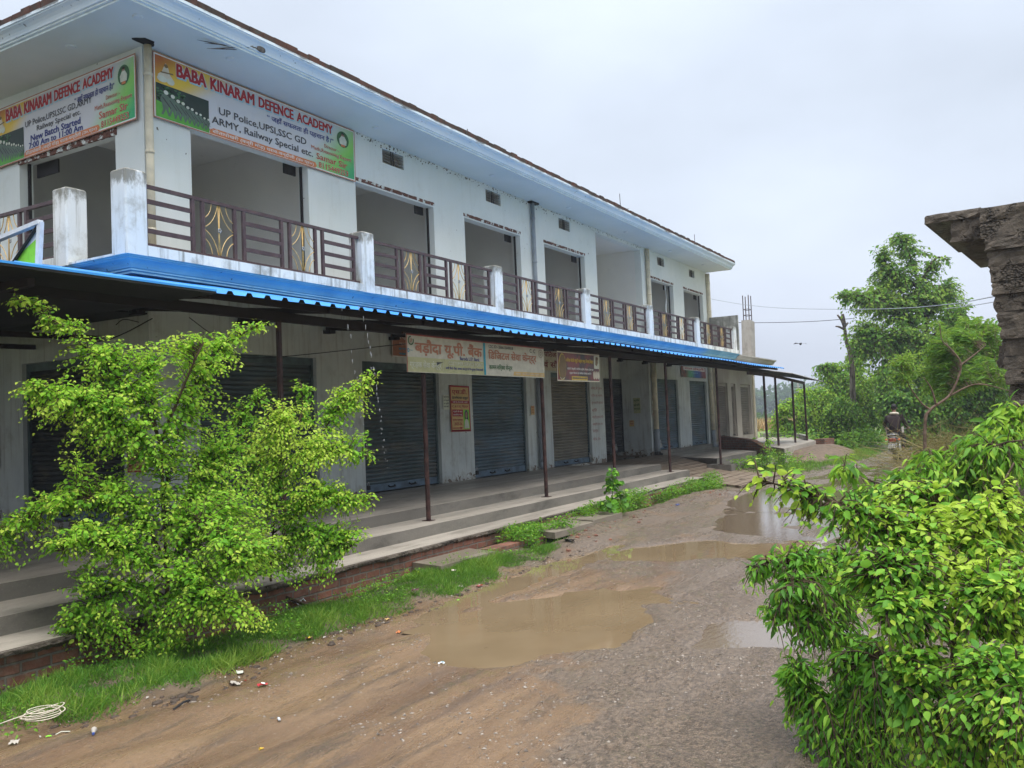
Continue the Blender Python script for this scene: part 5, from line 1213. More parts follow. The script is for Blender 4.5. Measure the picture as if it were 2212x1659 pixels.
C1 = [ell_px(55, 655, 7.1, 60, 16, 9, .6), ell_px(140, 705, 7.2, 50, 28, 16, .6), ell_px(95, 700, 7.15, 30, 30, 6, .6), ell_px(215, 770, 7.3, 75, 42, 34, .55), ell_px(190, 830, 7.2, 55, 40, 18, .5),
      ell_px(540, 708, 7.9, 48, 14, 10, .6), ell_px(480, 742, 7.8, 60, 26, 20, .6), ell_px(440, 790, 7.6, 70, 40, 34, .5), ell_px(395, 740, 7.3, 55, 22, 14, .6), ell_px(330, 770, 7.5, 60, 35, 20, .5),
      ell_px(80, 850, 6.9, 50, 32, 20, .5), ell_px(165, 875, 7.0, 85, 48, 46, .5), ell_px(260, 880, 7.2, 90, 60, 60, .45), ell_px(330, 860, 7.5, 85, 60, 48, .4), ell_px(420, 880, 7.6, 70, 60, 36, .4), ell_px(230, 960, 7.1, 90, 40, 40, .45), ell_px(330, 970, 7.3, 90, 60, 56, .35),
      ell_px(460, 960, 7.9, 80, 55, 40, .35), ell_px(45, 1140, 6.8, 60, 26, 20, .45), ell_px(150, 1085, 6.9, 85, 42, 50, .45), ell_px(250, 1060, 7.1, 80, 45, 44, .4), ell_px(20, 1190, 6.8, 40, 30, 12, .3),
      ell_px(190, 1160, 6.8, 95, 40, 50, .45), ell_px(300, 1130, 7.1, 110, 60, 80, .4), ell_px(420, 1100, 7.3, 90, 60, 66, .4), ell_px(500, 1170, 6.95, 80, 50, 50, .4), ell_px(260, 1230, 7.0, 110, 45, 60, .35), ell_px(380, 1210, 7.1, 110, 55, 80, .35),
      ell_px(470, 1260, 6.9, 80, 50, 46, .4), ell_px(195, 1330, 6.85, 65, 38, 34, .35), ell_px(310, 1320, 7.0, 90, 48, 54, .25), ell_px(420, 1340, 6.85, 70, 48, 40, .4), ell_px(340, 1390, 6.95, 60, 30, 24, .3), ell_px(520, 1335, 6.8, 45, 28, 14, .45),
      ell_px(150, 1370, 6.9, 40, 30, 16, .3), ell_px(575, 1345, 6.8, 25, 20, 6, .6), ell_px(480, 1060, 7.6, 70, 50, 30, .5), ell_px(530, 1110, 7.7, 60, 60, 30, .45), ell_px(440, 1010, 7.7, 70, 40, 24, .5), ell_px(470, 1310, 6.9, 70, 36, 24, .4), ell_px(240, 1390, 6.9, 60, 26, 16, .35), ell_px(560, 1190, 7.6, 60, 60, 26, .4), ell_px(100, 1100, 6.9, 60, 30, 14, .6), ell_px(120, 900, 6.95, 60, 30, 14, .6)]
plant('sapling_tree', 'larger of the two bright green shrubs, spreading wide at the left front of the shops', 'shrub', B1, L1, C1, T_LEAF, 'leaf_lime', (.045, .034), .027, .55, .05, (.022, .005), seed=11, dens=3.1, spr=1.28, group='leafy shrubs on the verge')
B2 = np.array((6.75, 6.35, -1.80))
L2 = [[B2, px(592, 1270, 8.9), px(588, 1180, 8.85), px(600, 1060, 8.7), px(610, 960, 8.6), px(615, 900, 8.5)],
      [px(600, 1060, 8.7), px(680, 960, 8.7), px(740, 870, 8.8), px(812, 812, 8.9)],
      [px(610, 960, 8.6), px(650, 900, 8.8), px(652, 830, 8.9)], [px(592, 1150, 8.85), px(680, 1090, 8.6), px(800, 1085, 8.5)],
      [px(590, 1180, 8.85), px(660, 1160, 8.5), px(760, 1180, 8.4)], [px(600, 1040, 8.7), px(560, 1000, 8.9), px(520, 900, 9.0), px(572, 860, 9.0)],
      [px(600, 1000, 8.7), px(700, 980, 8.6), px(795, 985, 8.6)], [px(590, 1220, 8.85), px(540, 1180, 8.4), px(520, 1240, 8.3)]]
C2 = [ell_px(615, 895, 8.5, 58, 38, 26, 1.0), ell_px(600, 960, 8.4, 75, 50, 48, .9), ell_px(690, 970, 8.4, 55, 50, 36, .85), ell_px(640, 1040, 8.4, 90, 50, 56, .65), ell_px(655, 840, 8.9, 22, 22, 9, .3), ell_px(660, 890, 8.9, 26, 36, 12, .25),
      ell_px(795, 818, 8.9, 26, 14, 8, .8), ell_px(755, 850, 8.8, 44, 24, 22, .75), ell_px(715, 895, 8.8, 46, 36, 26, .4), ell_px(770, 880, 8.8, 35, 20, 12, .5), ell_px(760, 935, 8.7, 42, 16, 10, .3), ell_px(770, 985, 8.6, 40, 18, 10, .4),
      ell_px(560, 850, 9.0, 20, 22, 7, .3), ell_px(530, 900, 9.0, 60, 45, 24, .3), ell_px(540, 1000, 8.9, 70, 60, 40, .3), ell_px(690, 1090, 8.5, 70, 55, 56, .35), ell_px(600, 1120, 8.5, 90, 60, 66, .3), ell_px(770, 1080, 8.5, 42, 22, 16, .6),
      ell_px(700, 1170, 8.4, 70, 50, 50, .3), ell_px(620, 1210, 8.4, 70, 40, 40, .25), ell_px(755, 1145, 8.4, 42, 22, 14, .55), ell_px(530, 1230, 8.3, 50, 30, 20, .3), ell_px(680, 1235, 8.3, 40, 26, 16, .3)]
plant('sapling_tree', 'narrower yellow-topped shrub to the right, hiding the base of an awning post', 'shrub', B2, L2, C2, T_LEAF, 'leaf_lime', (.046, .034), .027, .5, .10, (.018, .005), seed=12, dens=3.0, spr=1.28, group='leafy shrubs on the verge')

# big hedge of three kinds of shrub at the right
B3 = np.array((5.1, .35, -1.8))
L3 = [[B3, px(1830, 1500, 5.0), px(1800, 1380, 5.0), px(1780, 1270, 5.0), px(1700, 1215, 5.0), px(1612, 1225, 5.0)], [px(1810, 1420, 5.0), px(1740, 1330, 4.9), px(1660, 1330, 4.9)],
      [px(1830, 1500, 5.0), px(1760, 1500, 4.8), px(1710, 1480, 4.8)], [px(1790, 1300, 5.0), px(1830, 1180, 5.1), px(1790, 1120, 5.2)], [px(1820, 1560, 4.9), px(1880, 1440, 4.6), px(1960, 1400, 4.5)],
      [px(1790, 1300, 5.0), px(1740, 1260, 4.9), px(1690, 1270, 4.8)]]
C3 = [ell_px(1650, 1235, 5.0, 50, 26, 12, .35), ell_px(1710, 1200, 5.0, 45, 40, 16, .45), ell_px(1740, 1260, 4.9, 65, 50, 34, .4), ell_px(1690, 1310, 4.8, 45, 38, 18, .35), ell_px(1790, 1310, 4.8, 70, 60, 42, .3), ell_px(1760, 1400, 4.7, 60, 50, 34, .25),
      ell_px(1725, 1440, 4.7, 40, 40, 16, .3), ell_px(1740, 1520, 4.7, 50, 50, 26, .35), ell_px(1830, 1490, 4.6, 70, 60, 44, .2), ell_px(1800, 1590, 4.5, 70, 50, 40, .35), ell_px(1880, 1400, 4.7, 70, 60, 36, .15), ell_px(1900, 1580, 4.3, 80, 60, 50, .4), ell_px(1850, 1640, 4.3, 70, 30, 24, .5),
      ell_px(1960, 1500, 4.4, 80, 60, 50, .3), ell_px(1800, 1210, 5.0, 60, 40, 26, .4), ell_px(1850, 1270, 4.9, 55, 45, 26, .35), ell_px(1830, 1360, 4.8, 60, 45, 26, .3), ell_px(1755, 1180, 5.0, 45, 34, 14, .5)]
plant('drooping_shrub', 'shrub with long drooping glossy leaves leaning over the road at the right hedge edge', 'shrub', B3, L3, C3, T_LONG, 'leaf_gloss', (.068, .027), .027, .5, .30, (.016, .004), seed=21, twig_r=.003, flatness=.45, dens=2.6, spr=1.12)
B4 = np.array((3.9, -.55, -1.8))
L4 = [[B4, px(2080, 1560, 4.0), px(2060, 1400, 4.0), px(2020, 1290, 4.0), px(1960, 1190, 4.05), px(1860, 1110, 4.1), px(1760, 1070, 4.15), px(1640, 1036, 4.2)],
      [px(2040, 1330, 4.0), px(2110, 1200, 4.0), px(2150, 1080, 4.1), px(2190, 1000, 4.2)], [px(2030, 1300, 4.0), px(1960, 1230, 3.9), px(1900, 1250, 3.8)], [px(2060, 1400, 4.0), px(2130, 1310, 3.7), px(2200, 1290, 3.6)],
      [px(2080, 1500, 4.0), px(2000, 1450, 3.8), px(1940, 1480, 3.7)], [px(2090, 1560, 4.0), px(2150, 1480, 3.5), px(2210, 1500, 3.3)], [px(2060, 1400, 4.0), px(1990, 1330, 3.8), px(1900, 1320, 3.75)], [px(1960, 1190, 4.05), px(2010, 1120, 4.2), px(2040, 1050, 4.3)]]
C4 = [ell_px(1648, 1042, 4.2, 40, 10, 3, 1.0), ell_px(1700, 1060, 4.2, 45, 22, 5, .7), ell_px(1770, 1085, 4.15, 50, 30, 8, .45), ell_px(1725, 1120, 4.15, 36, 30, 3, .5), ell_px(1840, 1130, 4.1, 60, 45, 30, .35), ell_px(1900, 1200, 3.95, 70, 45, 40, .3), ell_px(1850, 1240, 4.0, 60, 40, 30, .2),
      ell_px(1940, 1290, 3.8, 80, 45, 46, .45), ell_px(2030, 1250, 3.85, 90, 50, 60, .45), ell_px(2120, 1210, 3.85, 80, 50, 54, .7), ell_px(2020, 1170, 4.0, 80, 45, 50, .6), ell_px(2100, 1120, 4.0, 80, 50, 56, .9), ell_px(2180, 1110, 4.0, 50, 50, 34, .8), ell_px(2170, 1290, 3.6, 60, 60, 46, .6),
      ell_px(2080, 1340, 3.7, 80, 45, 50, .5), ell_px(1960, 1380, 3.7, 60, 40, 30, .3), ell_px(2050, 1440, 3.6, 80, 60, 54, .3), ell_px(2150, 1430, 3.4, 70, 60, 50, .35), ell_px(2100, 1530, 3.4, 80, 60, 54, .25), ell_px(2000, 1560, 3.7, 80, 60, 50, .35), ell_px(2190, 1560, 3.2, 60, 70, 46, .3), ell_px(2060, 1640, 3.5, 90, 40, 46, .25), ell_px(1930, 1120, 4.1, 60, 40, 26, .6),
      ell_px(1960, 1060, 4.3, 60, 40, 26, .6), ell_px(2190, 1480, 3.5, 55, 55, 30, .4), ell_px(2200, 1380, 3.6, 45, 50, 22, .45), ell_px(2200, 1620, 3.3, 50, 50, 24, .3), ell_px(2195, 1190, 4.1, 45, 50, 22, .6)]
plant('broadleaf_shrub', 'shrub with rounded pale green leaves filling the lower right corner', 'shrub', B4, L4, C4, T_ROUND, 'leaf_broad', (.052, .035), .028, .5, .12, (.018, .004), seed=22, twig_r=.0028, dens=3.3, spr=1.1)
B5 = np.array((6.6, -.9, -1.8))
L5 = [[B5, px(2100, 1280, 5.9), px(2060, 1150, 5.9), px(2000, 1050, 5.9), px(1900, 1045, 5.9), px(1825, 1005, 5.9)], [px(2060, 1150, 5.9), px(2080, 1000, 5.9), px(2130, 930, 6.0), px(2200, 900, 6.0)], [px(2000, 1050, 5.9), px(1960, 1030, 5.8), px(1900, 1070, 5.7)], [px(2080, 1000, 5.9), px(2030, 975, 6.0), px(2000, 975, 6.0)],
      [px(2080, 1000, 5.9), px(2160, 960, 5.6), px(2220, 950, 5.5)]]
C5 = [ell_px(1825, 1015, 5.9, 34, 26, 9, .55), ell_px(1915, 1075, 5.9, 55, 28, 24, .45), ell_px(1880, 1070, 5.7, 50, 36, 20, .45), ell_px(1970, 1050, 5.8, 70, 50, 44, .35), ell_px(2050, 1010, 5.8, 70, 45, 44, .4), ell_px(2120, 960, 5.8, 70, 45, 44, .5), ell_px(2180, 920, 5.9, 60, 40, 36, .6), ell_px(2170, 1010, 5.6, 60, 45, 40, .35),
      ell_px(2080, 1090, 5.7, 80, 45, 46, .3), ell_px(2000, 985, 6.0, 40, 22, 10, .5), ell_px(2195, 875, 5.9, 36, 30, 12, .6)]
plant('fern_leaved_shrub', 'shrub with hanging rows of lime leaflets at the top of the right hedge', 'shrub', B5, L5, C5, T_LONG, 'leaf_bush', (.095, .036), .031, .6, .32, (.018, .004), seed=23, flatness=.5, dens=2.4, spr=1.1)

# trees and bushes down the road
def tree_px(name, label, base, limbs, clusters, mat, leaf, gap, twig, seed, bark='bark', lr=(.16, .012), tpl=T_LEAF, cat='tree', droop=.15, group=None, **kw):
    return plant(name, label, cat, base, limbs, clusters, tpl, mat, leaf, gap, twig, droop, lr, bark, group, seed, twig_r=.008, minlen=.3, **{**dict(dens=4.6, spr=1.12), **kw})
d = 38.0
bt = onZ(2003, 960, -1.7); bt = bt * (d / (bt @ CAMR[:, 2])) ; bt = np.array((bt[0], bt[1], -1.7))
LT_ = [[bt, px(2003, 860, d), px(2000, 760, d), px(2000, 700, d), px(1985, 620, d), px(1965, 550, d), px(1950, 515, d)], [px(2000, 740, d), px(1940, 670, d - .8), px(1860, 640, d - 1), px(1812, 642, d - 1)], [px(1998, 690, d), px(2040, 620, d + .5), px(2075, 630, d + .8)],
       [px(1985, 620, d), px(1930, 590, d), px(1900, 560, d)], [px(1985, 620, d), px(2020, 560, d), px(2040, 560, d)], [px(2000, 760, d), px(1930, 740, d - 1.5), px(1880, 740, d - 1.5)], [px(2000, 740, d), px(2050, 700, d - 1), px(2080, 690, d - 1)]]
CT_ = [ell_px(1945, 515, d, 34, 14, 16, .4), ell_px(1950, 545, d, 55, 26, 34, .45), ell_px(1905, 550, d, 24, 24, 13, .4), ell_px(2015, 575, d, 34, 20, 16, .35), ell_px(1940, 595, d, 62, 34, 52, .55), ell_px(1905, 610, d, 30, 26, 14, .5), ell_px(1930, 640, d, 80, 40, 78, .6), ell_px(2020, 620, d, 50, 28, 24, .4), ell_px(2062, 645, d, 30, 30, 20, .3),
       ell_px(1840, 640, d - 1, 36, 22, 18, .45), ell_px(1870, 670, d - 1, 45, 34, 34, .45), ell_px(1990, 665, d, 90, 40, 80, .5), ell_px(1860, 720, d - 1.5, 40, 36, 26, .3), ell_px(1920, 720, d - 1, 70, 46, 66, .4), ell_px(2000, 730, d - 1, 90, 45, 84, .4), ell_px(2060, 700, d - 1, 40, 45, 40, .35), ell_px(1880, 770, d - 1.5, 45, 30, 24, .25), ell_px(1960, 780, d - 1.5, 80, 40, 56, .3), ell_px(2050, 770, d - 1, 60, 45, 40, .25)]
tree_px('tall_tree', 'tallest tree, with a ragged open crown rising above the bushes at the right', bt, LT_, CT_, 'leaf_tree', (.20, .14), .12, 1.3, 31, dens=3.2, spr=1.22)
# bare snag with two forks
d = 40.0; bs_ = px(1850, 905, d); bs_[2] = -1.7
sn = thing('dead_tree', bs_, 'dead bare grey tree with forked broken top standing out against the sky', 'tree')
mb = MB()
for pts, r in (([bs_, px(1843, 860, d), px(1841, 800, d), px(1837, 765, d), px(1828, 735, d), px(1825, 712, d), px(1819, 694, d), px(1809, 680, d)], (.15, .04)), ([px(1838, 765, d), px(1852, 750, d), px(1851, 735, d), px(1857, 708, d)], (.10, .05)), ([px(1823, 700, d), px(1821, 685, d), px(1820, 678, d)], (.1, .06)), ([px(1825, 712, d), px(1812, 706, d), px(1805, 705, d)], (.06, .03)), ([px(1824, 706, d), px(1832, 697, d)], (.07, .04))):
    p_ = smooth_path(pts, 5); mb.tube(p_, np.linspace(r[0], r[1], len(p_)), 7)
part(mb, 'trunk', 'bark_snag', sn, True)
# creeper covered mass and bushes
d = 42.0; b_ = px(1845, 935, d); b_[2] = -1.7
tree_px('creeper_thicket', 'bright green creeper heaped over the foot of the dead tree', b_, [[b_, px(1842, 850, d), px(1845, 790, d), px(1850, 740, d)], [px(1842, 850, d), px(1800, 800, d), px(1770, 790, d)], [px(1842, 850, d), px(1880, 820, d)]],
        [ell_px(1848, 745, d, 20, 26, 22, .7), ell_px(1850, 790, d, 34, 34, 46, .75), ell_px(1800, 810, d, 40, 36, 44, .5), ell_px(1860, 840, d - 1, 50, 45, 70, .7), ell_px(1810, 860, d - 1, 50, 45, 66, .45), ell_px(1880, 890, d - 1.5, 45, 40, 50, .4), ell_px(1775, 800, d, 26, 16, 9, .3)], 'leaf_bush', (.17, .13), .10, .9, 32, cat='bush', droop=.35)
d = 41.0; b_ = px(1778, 952, d); b_[2] = -1.7
tree_px('mounded_bush', 'rounded dark trunked bush growing left of the lane beside the pale platform', b_, [[b_, px(1778, 925, d), px(1775, 890, d), px(1740, 860, d)], [px(1778, 920, d), px(1740, 890, d), px(1700, 885, d)], [px(1778, 915, d), px(1830, 880, d - 1)], [px(1778, 925, d), px(1700, 920, d)]],
        [ell_px(1755, 850, d, 50, 26, 50, .8), ell_px(1715, 880, d, 45, 28, 48, .75), ell_px(1680, 905, d, 26, 18, 18, .6), ell_px(1770, 890, d - 1, 60, 34, 70, .6), ell_px(1820, 885, d - 1.5, 45, 40, 54, .35), ell_px(1740, 920, d - 1, 55, 16, 34, .45), ell_px(1830, 930, d - 1.5, 50, 24, 46, .5), ell_px(1800, 945, d - 1.5, 34, 18, 20, .3), ell_px(1680, 925, d, 30, 8, 8, .5)], 'leaf_bush', (.17, .13), .10, .9, 33, cat='bush', lr=(.38, .05), droop=.25)
d = 36.0; b_ = px(1985, 960, d); b_[2] = -1.7
tree_px('dark_thicket', 'dark green thicket behind the motorcycle rider, below the tall tree', b_, [[b_, px(1985, 880, d), px(1990, 800, d), px(1980, 770, d)], [px(1985, 880, d), px(1930, 830, d), px(1910, 800, d)], [px(1985, 880, d), px(2060, 820, d)], [px(1985, 900, d), px(1920, 880, d - 1)]],
        [ell_px(1930, 800, d, 40, 34, 44, .35), ell_px(1985, 790, d, 60, 36, 60, .45), ell_px(2050, 800, d, 50, 40, 50, .35), ell_px(1930, 860, d - 1, 45, 40, 56, .25), ell_px(1990, 860, d - 1, 60, 45, 70, .3), ell_px(2060, 870, d - 1, 60, 50, 60, .3), ell_px(1950, 920, d - 1.5, 40, 30, 34, .2), ell_px(2010, 930, d - 1.5, 60, 34, 44, .2), ell_px(2110, 850, d - 1, 60, 60, 56, .25), ell_px(2160, 880, d, 50, 60, 40, .25), ell_px(1905, 830, d - .5, 26, 40, 30, .5), ell_px(2040, 740, d, 60, 40, 50, .3), ell_px(2120, 735, d - 2, 50, 40, 50, .35), ell_px(2165, 800, d - 2, 40, 60, 44, .25), ell_px(2120, 790, d, 60, 60, 60, .3), ell_px(2090, 920, d - 1, 70, 40, 50, .2), ell_px(1950, 900, d - 1, 40, 50, 40, .2)], 'leaf_dark', (.20, .15), .11, 1.0, 34, cat='bush', droop=.3)
# young neem tree with bare pale branches in front
d = 17.0; b_ = px(1995, 975, d); b_[2] = -1.75
plant('neem_tree', 'slender tree with bare pinkish branches and feathery leaflets before the concrete stair', 'tree', b_,
      [[b_, px(1998, 920, d), px(2010, 885, d), px(2050, 855, d), px(2072, 810, d), px(2074, 780, d), px(2050, 750, d), px(2035, 735, d), px(2030, 700, d)], [px(2010, 885, d), px(1990, 870, d), px(1962, 830, d), px(1945, 790, d)], [px(2050, 855, d), px(2110, 830, d), px(2185, 845, d)], [px(2073, 790, d), px(2100, 770, d), px(2130, 745, d)], [px(2022, 875, d), px(2012, 840, d), px(1995, 815, d)]],
      [ell_px(2100, 710, d + 3, 60, 26, 34, .55), ell_px(2050, 720, d + 1, 34, 24, 22, .5), ell_px(2120, 740, d + 3, 50, 40, 44, .35), ell_px(1960, 780, d, 40, 30, 22, .85), ell_px(1945, 820, d, 34, 20, 12, .55), ell_px(2010, 800, d + 1, 40, 34, 32, .4), ell_px(2040, 840, d + 1, 50, 30, 34, .3), ell_px(2110, 800, d + 2, 60, 36, 46, .25), ell_px(2020, 760, d + 1, 40, 24, 22, .5), ell_px(2150, 790, d + 3, 34, 50, 34, .2)],
      T_LEAF, 'leaf_tree', (.115, .036), .045, .6, .10, (.034, .006), 'bark_pale', None, 35, twig_r=.0015, minlen=.3, dens=2.6, flatness=.35)
# teak seedling with a few huge leaves behind the far posts, broad leaved plant by the drain, shrub on the bank
b_ = px(1797, 946, 44.0)
plant('teak_seedling', 'thin seedling with a few huge drooping leaves standing between the far posts', 'plant', b_, [[b_, px(1795, 900, 44), px(1789, 870, 44), px(1789, 852, 44), px(1795, 848, 44)]],
      [ell_px(1797, 847, 44, 8, 7, 5, .3), ell_px(1809, 855, 44, 10, 8, 6, .25), ell_px(1803, 875, 44, 10, 8, 6, .3), ell_px(1799, 892, 44, 9, 4, 3, .5)], T_ROUND, 'leaf_broad', (.50, .40), .28, .5, .5, (.05, .03), 'stem_green', None, 41, fine=True, minlen=.3)
b_ = np.array((13.9, 6.15, -1.72))
plant('broadleaf_plant', 'single broad leaved weed rising in front of the steps beside the ditch', 'plant', b_, [[b_, b_ + (.0, .02, .3), b_ + (.03, 0, .6), b_ + (.02, .02, .78)], [b_, b_ + (-.2, -.05, .2), b_ + (-.34, -.05, .3)], [b_, b_ + (.1, -.1, .3), b_ + (.2, -.15, .42)]],
      [(b_ + (.02, 0, .76), .10, 8, .4), (b_ + (.0, -.03, .55), (.2, .2, .12), 16, .3), (b_ + (.03, -.05, .32), (.26, .22, .14), 20, .2), (b_ + (-.35, -.05, .28), (.16, .14, .08), 10, .25), (b_ + (.2, -.1, .38), (.14, .14, .1), 8, .3)], T_ROUND, 'leaf_gloss', (.11, .10), .07, .3, .15, (.012, .006), 'stem_green', None, 42)
b_ = np.array((25.9, 6.5, -1.75))
plant('bank_shrub', 'loose green shrub on the bank in front of the diagonal brick wall', 'shrub', b_, [[b_, b_ + (.3, 0, .5), b_ + (.6, .1, .95)], [b_, b_ + (-.4, 0, .4), b_ + (-.8, -.1, .5)], [b_, b_ + (.8, -.1, .35), b_ + (1.3, -.2, .4)]],
      [(b_ + (.5, .1, .85), (.4, .3, .22), 26, .55), (b_ + (.1, 0, .5), (.7, .4, .3), 50, .4), (b_ + (-.7, -.1, .38), (.6, .4, .25), 44, .3), (b_ + (1.0, -.2, .35), (.6, .4, .3), 44, .4)], T_LOW, 'leaf_bush', (.085, .055), .05, .4, .2, (.02, .005), 'bark', None, 43)
# small dry shrub heap on the right edge of the lane
g = np.random.default_rng(5); n = 2600
c0 = px(2075, 985, 20.0); pos = c0 + g.normal(size=(n, 3)) * (1.0, .7, .28) + (0, 0, -.15); pos[:, 2] = np.maximum(pos[:, 2], -1.72)
dr = unit(g.normal(size=(n, 3)) * (1, 1, .35) + (-.5, .3, .25))
link('dry_straw', leaf_mesh('dry_straw', T_BLADE, pos, dr, unit(g.normal(size=(n, 3))), .55 + .5 * g.random(n), .012, g.random(n), 'dry_straw'), kind='stuff', label='heap of dry straw coloured grass behind the right hedge', cat='dry grass')

# grass on the verge, weeds on the bank
def scatter(n, x0, x1, y0, y1, dens, seed):
    g = np.random.default_rng(seed); X, Y = g.uniform(x0, x1, n), g.uniform(y0, y1, n)
    k = g.random(n) < dens(X, Y); return X[k], Y[k], g
def blades(name, X, Y, g, Lm, mat, label, lean=.6, wd=.006, tint=.4):
    n = len(X); Z = height(X, Y) - .01
    cl = fbm(X, Y, 2.3, 3, 51)
    L = Lm * (.35 + 1.1 * g.random(n) ** 1.4) * (.45 + 1.5 * np.clip(cl + .3, 0, 1))
    d = unit(np.stack([g.normal(size=n) * lean, g.normal(size=n) * lean, np.full(n, 1.)], -1))
    nn = unit(np.stack([g.normal(size=n), g.normal(size=n), .3 + 0 * X], -1))
    me = leaf_mesh(name, T_BLADE, np.stack([X, Y, Z], -1), d, nn, L, wd * (.7 + .6 * g.random(n)), tint + .28 * g.normal(size=n) + .9 * cl, mat)
    return link(name, me, kind='stuff', label=label, cat='grass')
dn = lambda X, Y: np.clip(sstep(-.02, .14, Y - edge_y(X) + .35 * fbm(X, Y, 2.2, 3, 14)), 0, 1) * sstep(10.6, 9.6, X + 1.2 * fbm(X, Y, 1.4, 2, 6)) * (1 - .75 * sstep(6.15, 6.5, Y) * sstep(7.5, 8.5, X)) * (1 - .6 * sstep(6.2, 6.5, Y))
X, Y, g = scatter(150000, 2.4, 10.8, 5.1, 6.55, lambda a, b: dn(a, b) * (.35 + .65 * sstep(-.22, .0, fbm(a, b, 3.1, 3, 87))), 61)
blades('grass', X, Y, g, .085, 'grass_blade', 'dense green grass strip between the brick base and the muddy road', .75, .0065)
dn = lambda X, Y: np.clip(sstep(.1, .5, Y - edge_y(X) + .3 * fbm(X, Y, 2.0, 3, 19)), 0, 1) * (.15 + .85 * sstep(-.05, .1, fbm(X, Y, 1.6, 3, 77)))
X, Y, g = scatter(26000, 10.4, 20.6, 5.4, 6.55, dn, 62)
blades('grass', X, Y, g, .075, 'grass_blade', 'thin grass along the rubble bank beside the ditch', .9, .007)
dn = lambda X, Y: sstep(-.1, .3, Y - edge_y(X) + .4 * fbm(X, Y, 1.2, 3, 8)) * sstep(7.4, 6.9, Y)
X, Y, g = scatter(40000, 24.6, 40, 4.5, 7.4, dn, 63)
blades('grass', X, Y, g, .12, 'grass_blade', 'grass patch between the lane and the pale platform', .8, .014)
def weeds(name, n, x0, x1, y0, y1, dens, seed, h, leaf, label, mat='leaf_bush'):
    X, Y, g = scatter(n, x0, x1, y0, y1, dens, seed); n = len(X); Z = height(X, Y)
    hh = h * g.random(n) ** .8 * (.5 + 1.0 * np.clip(fbm(X, Y, 1.7, 3, 93) + .5, 0, 1)); a = g.uniform(0, 6.28, n)
    D = np.stack([np.cos(a), np.sin(a), .15 + .5 * g.normal(size=n)], -1)
    me = leaf_mesh(name, T_LEAF, np.stack([X, Y, Z + hh], -1), D, unit(np.stack([g.normal(size=n) * .4, g.normal(size=n) * .4, np.ones(n)], -1)), leaf * (.6 + .8 * g.random(n)), leaf * .7 * (.6 + .8 * g.random(n)), .35 + .25 * g.normal(size=n), mat)
    return link(name, me, kind='stuff', label=label, cat='weeds')
dw = lambda X, Y: sstep(.22, .5, Y - edge_y(X) + .25 * fbm(X, Y, 2.5, 3, 29)) * sstep(.0, .12, fbm(X, Y, 1.1, 3, 37) + .25 * sstep(14.5, 16, X) + .10)
weeds('weeds', 42000, 10.6, 20.8, 5.45, 6.56, dw, 71, .30, .042, 'low leafy weeds growing over the ditch and drain slabs')
weeds('weeds', 9000, 24.5, 31, 5.6, 7.3, lambda X, Y: sstep(.0, .2, fbm(X, Y, .8, 3, 39) + .2), 72, .35, .07, 'weeds around the bank shrub before the diagonal wall')
weeds('weeds', 6000, 38, 50, 5.5, 12, lambda X, Y: sstep(-.1, .2, fbm(X, Y, .3, 3, 40)) , 73, .7, .16, 'weeds under the bushes at the end of the lane')
weeds('weeds', 9000, 8, 34, -4, 2.6, lambda X, Y: sstep(.1, .7, right_y(X) - Y + .4 * fbm(X, Y, .9, 3, 15)), 74, .55, .09, 'undergrowth along the right edge of the lane')
weeds('weeds', 9000, 2.4, 10, 5.4, 6.5, lambda X, Y: sstep(.0, .2, fbm(X, Y, 1.6, 3, 47)), 75, .13, .026, 'small leafy weeds mixed into the grass verge')
# gravel lying on the road
X, Y, g = scatter(42000, 4.0, 18, -.8, 5.4, lambda X, Y: (.2 + .8 * sstep(-.1, .15, fbm(X, Y, 1.3, 3, 12))) * sstep(18, 5, X), 81)
n = len(X); mb = MB(); Z = height(X, Y); V, F = [], []
tet = np.array([(1, 0, .2), (-.5, .87, .1), (-.5, -.87, .3), (0.1, 0, .9), (.5, .8, .25), (.6, -.7, .2)])
for i in range(n):
    if Z[i] < -1.803: continue
    s = .003 + .013 * g.random() ** 5; k = len(V); a = g.uniform(0, 6.28); ca, sa = math.cos(a), math.sin(a)
    for p in tet * (1 + .3 * g.normal(size=(6, 1))): V.append((X[i] + s * (p[0] * ca - p[1] * sa), Y[i] + s * (p[0] * sa + p[1] * ca), Z[i] + s * p[2] * .8 - .001))
    F += [(k, k + 4, k + 3), (k + 4, k + 1, k + 3), (k + 1, k + 2, k + 3), (k + 2, k + 5, k + 3), (k + 5, k, k + 3)]
t = NT('gravel_stone'); M['gravel_stone'] = t.fin(t.mix(t.rng(t.noise(40, 2), .35, .65), (.10, .08, .065), (.34, .29, .24)), .6, .4)
link('gravel', new_mesh('gravel', V, F, 'gravel_stone'), kind='stuff', label='loose gravel scattered over the muddy road', cat='gravel')
# brick rubble on the bank
X, Y, g = scatter(260, 10.5, 19.5, 5.1, 6.0, lambda X, Y: np.exp(-((Y - edge_y(X) - .05) / .2) ** 2), 82)
mb = MB(); Z = height(X, Y)
for i in range(len(X)):
    s = .015 + .035 * g.random() ** 2; mb.ball((X[i], Y[i], Z[i]), s, 5, 3, (1, .8, .6))
link('rubble', new_mesh('rubble', mb.v, mb.f, 'brick_skirt'), kind='stuff', label='broken brick rubble along the bank beside the ditch', cat='rubble')

